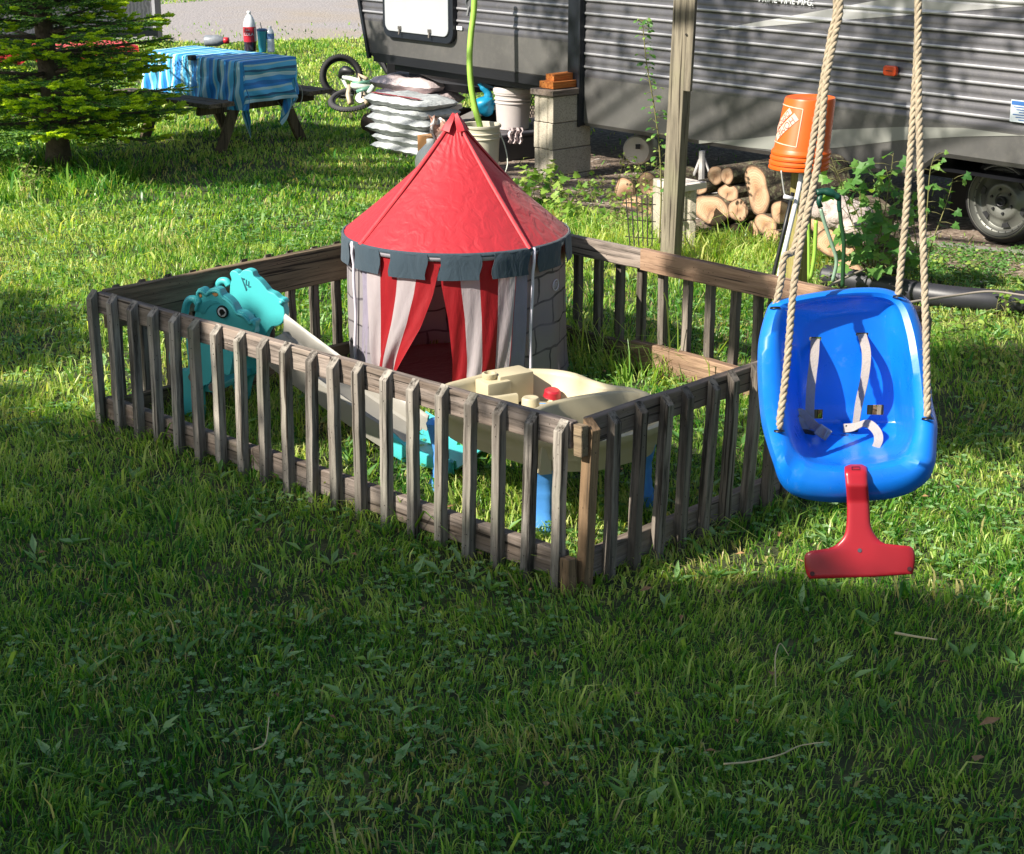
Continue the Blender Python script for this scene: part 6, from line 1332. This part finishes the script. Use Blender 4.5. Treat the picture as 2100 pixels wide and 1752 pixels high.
# ================================================================ FIR TREE
tb0 = G(118, 345); fir = thing('fir_tree', tb0, 'young dark green fir tree with bright yellow green new tips at the left edge', 'tree')
barkf = plain('fir_bark', '#5b5148', .95, .35, 16, 1, 30, bdist=.015)
Hf = 3.3; b = MB(); n = 30; b.tube([tb0+Vector((.02*math.sin(i*.5), .02*math.cos(i*.7), -.05+Hf*i/n)) for i in range(n+1)], [.092*(1-i/n)**.8+.006+.02*max(0, 1-i/2) for i in range(n+1)], 12); b.build('trunk', barkf, fir, smooth=True)
fm = foliage_mat('fir_needles', [(0, srgb('#2f5a2a')), (.5, srgb('#5a8840')), (1, srgb('#97b85a'))], .4, .5)
fn = foliage_mat('fir_new_growth', [(0, srgb('#a2bc30')), (.5, srgb('#bdd238')), (1, srgb('#d8e44c'))], .5, .5)
def make_fir():
    rr = random.Random(5); O = [[], [], [], [], []]; Nn = [[], [], [], [], []]; limbs = MB()
    def needles(dst, a, c_, dens, ln, flat=.35):
        L_ = (c_-a).length; m = max(2, int(L_*dens)); t = (c_-a).normalized(); s = t.cross(Vector((0, 0, 1))); s = s.normalized() if s.length > .01 else Vector((1, 0, 0)); u = s.cross(t)
        for k in range(m):
            f = (k+rr.random())/m; sg = 1 if rr.random() < .5 else -1; d = t*rr.uniform(.5, .9)+s*sg*rr.uniform(.5, 1)+u*rr.uniform(-.1, flat)
            dst[0].append(tuple(a.lerp(c_, f))); dst[1].append(tuple(d)); dst[2].append(ln*rr.uniform(.7, 1.2)); dst[3].append(.0115*rr.uniform(.7, 1.3)); dst[4].append(rr.random())
    z = .28
    while z < Hf-.1:
        R0 = 1.2*(1-(z-.1)/Hf)**.8; m = rr.randint(8, 9) if z > .9 else rr.randint(6, 8)
        for k in range(m):
            az = 2*PI*(k+rr.random()*.7)/m; R_ = R0*rr.uniform(.7, 1.1); d = Vector((math.cos(az), math.sin(az), 0)); rise = rr.uniform(-.02, .22); zz_ = z+rr.uniform(-.06, .06)
            def bp(t, d=d, R_=R_, rise=rise, zz_=zz_): return tb0+Vector((0, 0, zz_))+d*R_*t+Vector((0, 0, R_*(rise*t-.10*t*t+.06*t**3)))
            limbs.tube([bp(i/6) for i in range(7)], [.016*(1-i/7)+.003 for i in range(7)], 5)
            nt_ = int(R_/.065); side = Vector((-d.y, d.x, 0))
            for q in range(nt_):
                t = .22+.78*q/nt_; a = bp(t); ls = R_*.5*(1-t)**.75+.09
                for sg in (-1, 1):
                    if rr.random() < .12: continue
                    l_ = ls*rr.uniform(.65, 1.1); dd = (side*sg+d*.75+Vector((0, 0, rr.uniform(-.25, .12)))).normalized(); c_ = a+dd*l_
                    needles(O, a, c_, 88, .032)
                    # secondary twigs
                    for w_ in range(int(l_/.085)):
                        f = .3+.6*w_/max(1, int(l_/.085)); a2 = a.lerp(c_, f); s2 = dd.cross(Vector((0, 0, 1)))*(1 if w_ % 2 else -1); c2 = a2+(dd*.8+s2*.7).normalized()*l_*.32*rr.uniform(.7, 1.2); needles(O, a2, c2, 95, .026)
                    nw = vnoise(np.array([c_.x*1.7]), np.array([c_.z*2.4+c_.y]), 1.2, 33)[0]
                    if nw > .58 or rr.random() < .08:
                        for e in range(4): e1_ = c_+(dd+Vector((rr.uniform(-.5, .5), rr.uniform(-.5, .5), rr.uniform(0, .35)))).normalized()*rr.uniform(.035, .06); needles(Nn, c_-dd*.02, e1_, 480, .026, .6)
            needles(O, bp(.6), bp(1), 110, .028)
            if rr.random() < .4: needles(Nn, bp(.93), bp(1.05), 300, .022, .6)
        z += rr.uniform(.105, .15)
    limbs.build('branches', barkf, fir, smooth=True)
    for lst, nm_, mt in ((O, 'needles', fm), (Nn, 'new_growth', fn)):
        P_ = np.array(lst[0]); print('FIR', len(P_)); leaf_cards(P_, rng.normal(0, .8, (len(P_), 3))+np.array([-.1, -.5, .5]), np.array(lst[1]), np.array(lst[2]), np.array(lst[3]), np.array(lst[4]), nm_, mt, parent=fir, droop=0, off=tuple(tb0))
make_fir()
# ================================================================ LEAFY PLANTS
lm = foliage_mat('leaf_green', [(0, srgb('#3f6c34')), (.5, srgb('#5f8d44')), (1, srgb('#93b159'))], .45, .45)
stm = plain('plant_stem', '#6d6b3f', .7, .2)
def lobed(b, p, d, nrm, s, vals, val, lobes=True):
    """a lobed (maple or grape like) leaf made of a fan"""
    d = d.normalized(); sd = d.cross(nrm).normalized(); nn_ = sd.cross(d)
    if lobes: sh = [(0, 0), (.28, .12), (.55, -.02), (.50, .28), (.62, .52), (.34, .50), (.30, .72), (0, 1.0)]
    else: sh = [(0, 0), (.22, .15), (.33, .4), (.25, .7), (0, 1.0)]
    pts = sh+[(-x, y) for x, y in reversed(sh[1:-1])]; o = len(b.v)
    vs = [p+sd*x*s+d*y*s+nn_*s*(.16*abs(x)-.22*y*y) for x, y in pts]; cc_ = p+d*.45*s
    vs.append(cc_); n_ = len(pts); b.add(vs, [(i, (i+1) % n_, n_) for i in range(n_)]); vals += [val]*len(vs)
def plant(name, label, stems, nleaf, size, mat_, cat='plant', lobes=True, seed=1, group=None, stemr=.005, spread=.12, stemmat=None):
    rr = random.Random(seed); base = Vector(stems[0][0]); t = thing(name, (base.x, base.y, 0), label, cat, group); b = MB(); st = MB(); vals = []
    for path in stems:
        pts = spline(path, 8); st.tube(pts, [stemr*(1-.7*i/len(pts)) for i in range(len(pts))], 5); Ls = len(pts)
        for k in range(nleaf):
            f = .15+.85*(k+rr.random())/nleaf; q = pts[min(Ls-1, int(f*(Ls-1)))]; az = rr.random()*6.283; d = Vector((math.cos(az), math.sin(az), rr.uniform(-.1, .6))); ln = spread*rr.uniform(.3, 1)*(1.1-.5*f); e = q+d*ln
            st.tube([q, q.lerp(e, .5)+Vector((0, 0, ln*.08)), e], [.0016]*3, 4); s = size*rr.uniform(.55, 1.15)*(1-.25*f)
            nrm = Vector((rr.uniform(-.5, .1), rr.uniform(-.9, -.1), rr.uniform(.4, 1))).normalized(); dd = Vector((d.x, d.y, rr.uniform(-.5, .1))); lobed(b, e, dd, nrm, s, vals, min(1, max(0, rr.gauss(.5, .25))), lobes)
    st.build('stems', stemmat or stm, t, smooth=True); o = b.build('leaves', mat_, t); at = o.data.attributes.new('v', 'FLOAT', 'POINT'); at.data.foreach_set('value', np.array(vals, dtype=np.float32)); return t
Z = lambda x, y, Y: PY(x, y, Y)
def q4(*pp): return [Z(*p_) for p_ in pp]
# maple sapling bush
B0 = 9.4
def zz6(x, y): return ((1750+x/3.23)*.875, (350+y/3.23)*.875)
def q6(Y, *pp): return [PY(*zz6(x, y), Y+dy) for x, y, dy in pp]
plant('maple_sapling', 'leafy maple sapling bush in front of the trailer between the orange bucket and the wheel', [
    q6(B0, (960, 1010, 0), (900, 820, 0), (800, 560, .1), (720, 300, .1), (650, 130, .05)), q6(B0, (960, 1010, 0), (900, 760, 0), (870, 520, .1), (860, 300, .1), (870, 230, 0)), q6(B0, (970, 1010, 0), (980, 760, 0), (1040, 500, 0), (1090, 200, 0), (1110, 30, 0)),
    q6(B0, (980, 1010, 0), (1060, 800, .1), (1140, 560, .1), (1100, 330, .1), (1050, 130, .1)), q6(B0, (990, 1010, 0), (1120, 820, -.05), (1180, 600, -.05), (1200, 420, 0), (1240, 330, 0)), q6(B0, (960, 1010, 0), (880, 880, -.1), (780, 700, -.1), (720, 600, -.1)), q6(B0, (970, 1010, 0), (1000, 880, -.1), (1080, 820, -.1), (1130, 740, -.1)),
    q6(B0, (960, 1010, 0), (930, 700, .1), (800, 420, .1), (690, 190, .1), (640, 60, .1)), q6(B0, (970, 1010, 0), (1020, 640, .1), (1010, 400, .1), (960, 230, .1))], 16, .09, lm, 'bush', seed=3, spread=.17)
plant('maple_sapling', 'slender leafy shoot rising just right of the right hand swing ropes beside the trailer wheel', [q6(B0-.1, (1330, 980, 0), (1350, 740, 0), (1370, 400, 0), (1390, 160, 0), (1430, 30, 0)), q6(B0-.1, (1330, 980, 0), (1400, 720, 0), (1480, 500, 0), (1540, 320, 0), (1560, 220, 0)), q6(B0-.1, (1330, 980, 0), (1300, 800, 0), (1270, 600, 0), (1250, 420, 0))], 13, .062, lm, 'bush', seed=9, spread=.11)
# tall vine left of the post
plant('tall_weed', 'tall thin leafy weed growing straight up just left of the wooden post', [q4((1352, 500, 10.6), (1356, 400, 10.6), (1352, 300, 10.6), (1340, 210, 10.6), (1326, 130, 10.6), (1319, 60, 10.6), (1317, 42, 10.6))], 95, .045, lm, 'weed', lobes=False, seed=4, spread=.07, stemr=.006)
# weeds near the post, right of tent
wlm = foliage_mat('weed_bright', [(0, srgb('#4b7a2c')), (.5, srgb('#7a9c3c')), (1, srgb('#b0bd66'))], .42, .5)
rr = random.Random(12)
def clump(px, py, n, h, size, label, seed, mat_=wlm, lobes=False, name='weed_clump', spread=.09, wid=.12):
    c0 = G(px, py); st = []
    r2 = random.Random(seed)
    for k in range(n):
        a = r2.random()*6.28; r = r2.random()*wid; q = c0+Vector((math.cos(a)*r, math.sin(a)*r, 0)); st.append([c0+Vector((0, 0, -.01)), q, q+Vector((r2.uniform(-.03, .03), r2.uniform(-.03, .03), h*.5)), q+Vector((r2.uniform(-.08, .08), r2.uniform(-.08, .08), h*r2.uniform(.7, 1.1)))])
    plant(name, label, st, 9, size, mat_, 'weeds', lobes=lobes, seed=seed, stemr=.003, spread=spread)
clump(1110, 418, 9, .30, .085, 'large leafed weed clump at the tent roof edge below the block pillar', 21, lobes=True, wid=.2)
clump(1165, 448, 7, .22, .07, 'leafy weed clump beside the tent roof right edge, nearer the fence', 22, lobes=True, wid=.18)
clump(1140, 385, 6, .16, .05, 'small weeds at the foot of the concrete block pillar', 23, wid=.25)
clump(1225, 400, 8, .14, .045, 'low yellow green weeds on dirt right of the block pillar', 24, wid=.3)
clump(1255, 440, 8, .18, .05, 'low bright weeds left of the wire plant cage', 25, wid=.25)
clump(1300, 345+65, 9, .34, .05, 'tangled weeds growing through the wire plant cage', 26, wid=.2)
clump(1335, 455, 8, .38, .05, 'leafy weeds against the left side of the wooden post', 27, wid=.12)
clump(1265, 480, 9, .16, .05, 'bright weeds in the lawn just behind the fence rail left of the wooden post', 28, wid=.25)
clump(2060, 655, 5, .20, .045, 'small feathery green plant in front of the black drain pipe at the right edge', 29, wid=.05)
clump(1975, 690, 8, .1, .045, 'low leafy weeds in the grass right of the swing back', 30, wid=.2)
clump(2010, 740, 8, .1, .045, 'low leafy weeds in the grass at the right below the drain pipe', 31, wid=.25)
clump(60, 395, 9, .25, .05, 'leafy weeds under the fir tree at the left edge', 32, wid=.4)
clump(1930, 545, 8, .07, .035, 'creeping leaves on the gravel in front of the trailer wheel', 33, wid=.35)
clump(2060, 560, 10, .07, .035, 'creeping leaves on the gravel at the right edge by the drain pipe', 34, wid=.4)
clump(1660, 600, 8, .16, .05, 'low weeds at the foot of the water post behind the fence', 35, wid=.3)
# ================================================================ SHADE TREES (unseen, crowns laid out along sun rays to put shade on the yard)
shm = foliage_mat('shade_leaf', [(0, srgb('#2f5426')), (1, srgb('#4d7a34'))], .25, .5)
SH = -SUN      # towards the sun
def up_to(p, z): return p+SH*((z-p.z)/SH.z)
r9 = np.random.default_rng(99)
def shade_points():
    P_ = []; tree = []
    # boundary of the large foreground shade, as (px, py) of the photo
    bd = [(-500, 850), (0, 858), (190, 868), (420, 945), (700, 1052), (1000, 1150), (1160, 1195), (1300, 1165), (1380, 1180), (1450, 1230), (1560, 1240), (1660, 1215), (1780, 1222), (1900, 1238), (2000, 1290), (2110, 1330), (2400, 1380)]
    W_ = [G(*q) for q in bd]; bx = [q.x for q in W_]; by = [q.y for q in W_]
    n = 0
    while n < 6600:
        x = r9.uniform(-3.6, 4.2); y = r9.uniform(1.2, 7.4)
        if y > np.interp(x, bx, by)-.06+.10*(vnoise(x, y, 5, 3)-.5): continue
        P_.append((x, y, 0)); tree.append(0); n += 1
    def region(poly, n, dens_noise=.0, z=0, thr=0, t=0, ns=4):
        W2 = GP(poly, z); xs = [q[0] for q in W2]; ys_ = [q[1] for q in W2]; k = 0; tries = 0
        while k < n and tries < n*40:
            tries += 1; x = r9.uniform(min(xs), max(xs)); y = r9.uniform(min(ys_), max(ys_))
            if not in_poly([x], [y], W2)[0]: continue
            if vnoise(x, y, ns, 8) < thr: continue
            P_.append((x, y, z)); tree.append(t); k += 1
    region([(1920, 715), (2200, 715), (2200, 930), (1900, 900)], 110, thr=.42)
    region([(1200, 1150), (1380, 1090), (1600, 985), (1650, 1030), (1420, 1110), (1300, 1175)], 45, thr=.4)
    region([(150, 640), (230, 600), (370, 640), (370, 750), (300, 740), (150, 700)], 110, z=.45, thr=.2)       # left end of the fence
    region([(500, 700), (560, 680), (700, 800), (700, 900), (560, 860)], 90, thr=.3)
    region([(0, 600), (120, 600), (180, 850), (0, 850)], 70, thr=.5)
    region([(1240, 830), (1560, 740), (1560, 900), (1240, 1000)], 50, z=.3, thr=.45)
    region([(1560, 620), (1700, 640), (1560, 760)], 60, z=.3, thr=.4)
    if 0: region([(820, 380), (960, 380), (960, 440), (820, 440)], 1, z=.9, t=1)
    if 0: region([(930, 460), (1080, 470), (1060, 530), (930, 520)], 1, z=.75, t=1)
    region([(240, 300), (420, 300), (560, 290), (640, 300), (620, 375), (420, 385), (240, 370)], 220, t=1, thr=.25)
    # dapples on the trailer wall
    for k in range(700):
        s = r9.uniform(-3.5, 4.2); z = r9.uniform(.35, 2.4); 
        if vnoise(s*1.0, z*1.0+s*.35, 1.9, 5)*.6+vnoise(s, z, 5.5, 6)*.4 < (.52 if s > 1.0 else .50 if s < 3 else .7): continue
        q = wp(s, z); P_.append((q.x, q.y, q.z)); tree.append(1)
    return P_, tree
pp_, tr_i = shade_points()
swing_hull = [(1.33, 3.95), (2.9, 3.95), (3.1, 5.5), (2.2, 5.6), (1.45, 4.9)]
data = {0: [], 1: []}
for (x, y, z), t in zip(pp_, tr_i):
    for rep in range(3 if t == 0 else 2):
        h = r9.uniform(4.2, 6.6) if t == 0 else r9.uniform(4.6, 6.8)
        q = Vector((x+r9.normal(0, .04), y+r9.normal(0, .04), z)); gx = q.x-SUN.x/SUN.z*(-0) ; g0 = q
        gnd = q+SUN*(q.z/-SUN.z)
        if t == 0 and in_poly([gnd.x], [gnd.y], swing_hull)[0]: continue
        data[t].append(up_to(q, h))
big = [q for q in data[0]]; data[2] = [q for q in big if q.x > -1.9 and r9.random() < .5]; ids = set(map(id, data[2])); data[0] = [q for q in big if id(q) not in ids]
def shade_tree(tp, label, t, zf, limb_n, extra=None):
    root = thing('shade_tree', tp, label, 'tree'); L_ = data[t]; n = len(L_); b = MB()
    c0 = sum(L_, Vector())/n; top = Vector((tp.x, tp.y, zf)); b.tube([tp+Vector((0, 0, -.1)), tp.lerp(top, .5)+Vector((.05, .03, 0)), top, top.lerp(c0, .3)+Vector((0, 0, .6))], [.26, .2, .15, .10], 12)
    for k in range(limb_n): e = L_[int(r9.integers(n))]; m = top.lerp(e, .5)+Vector((0, 0, .4)); b.tube(spline([top, m, e], 4), [.06-.006*i for i in range(9)], 6)
    if extra: extra(b)
    b.build('trunk', bark.m, root, smooth=True)
    P_ = np.array([tuple(q) for q in L_]); m = len(P_); rp_ = 5; Pr = np.repeat(P_, rp_, 0)+r9.normal(0, .075, (m*rp_, 3)); Dr = r9.normal(0, 1, (m*rp_, 3)); N_ = np.array(SH)[None]+r9.normal(0, .5, (m*rp_, 3))
    leaf_cards(Pr, N_, Dr, r9.uniform(.07, .13, m*rp_), r9.uniform(.05, .09, m*rp_), r9.random(m*rp_), 'crown', shm, parent=root, off=tuple(tp))
def limb(b): b.tube(spline([Vector((4.4, -1.4, 4.2)), Vector((2.8, 1.6, 4.0)), (topR+topR)/2+Vector((.9, -.9, .2)), (topL+topR)/2+Vector((-.3, -.05, .02)), (topL+topR)/2+Vector((-.9, .9, .12))], 8), [.11-.0022*i for i in range(33)], 10)
shade_tree(Vector((-6.4, -2.4, 0)), 'unseen leafy tree left of and behind the camera, crown shaped to shade the foreground lawn', 0, 4.2, 40)
shade_tree(Vector((4.5, -1.6, 0)), 'unseen tree right of the camera, crown shaped for shade, its limb carrying the swing ropes', 2, 4.2, 16, limb)
shade_tree(Vector((-9.6, 11.2, 0)), 'unseen leafy tree beyond the left edge, crown shaped to dapple the trailer and back lawn', 1, 4.4, 30)
# nothing may be left without label
bpy.context.view_layer.update()
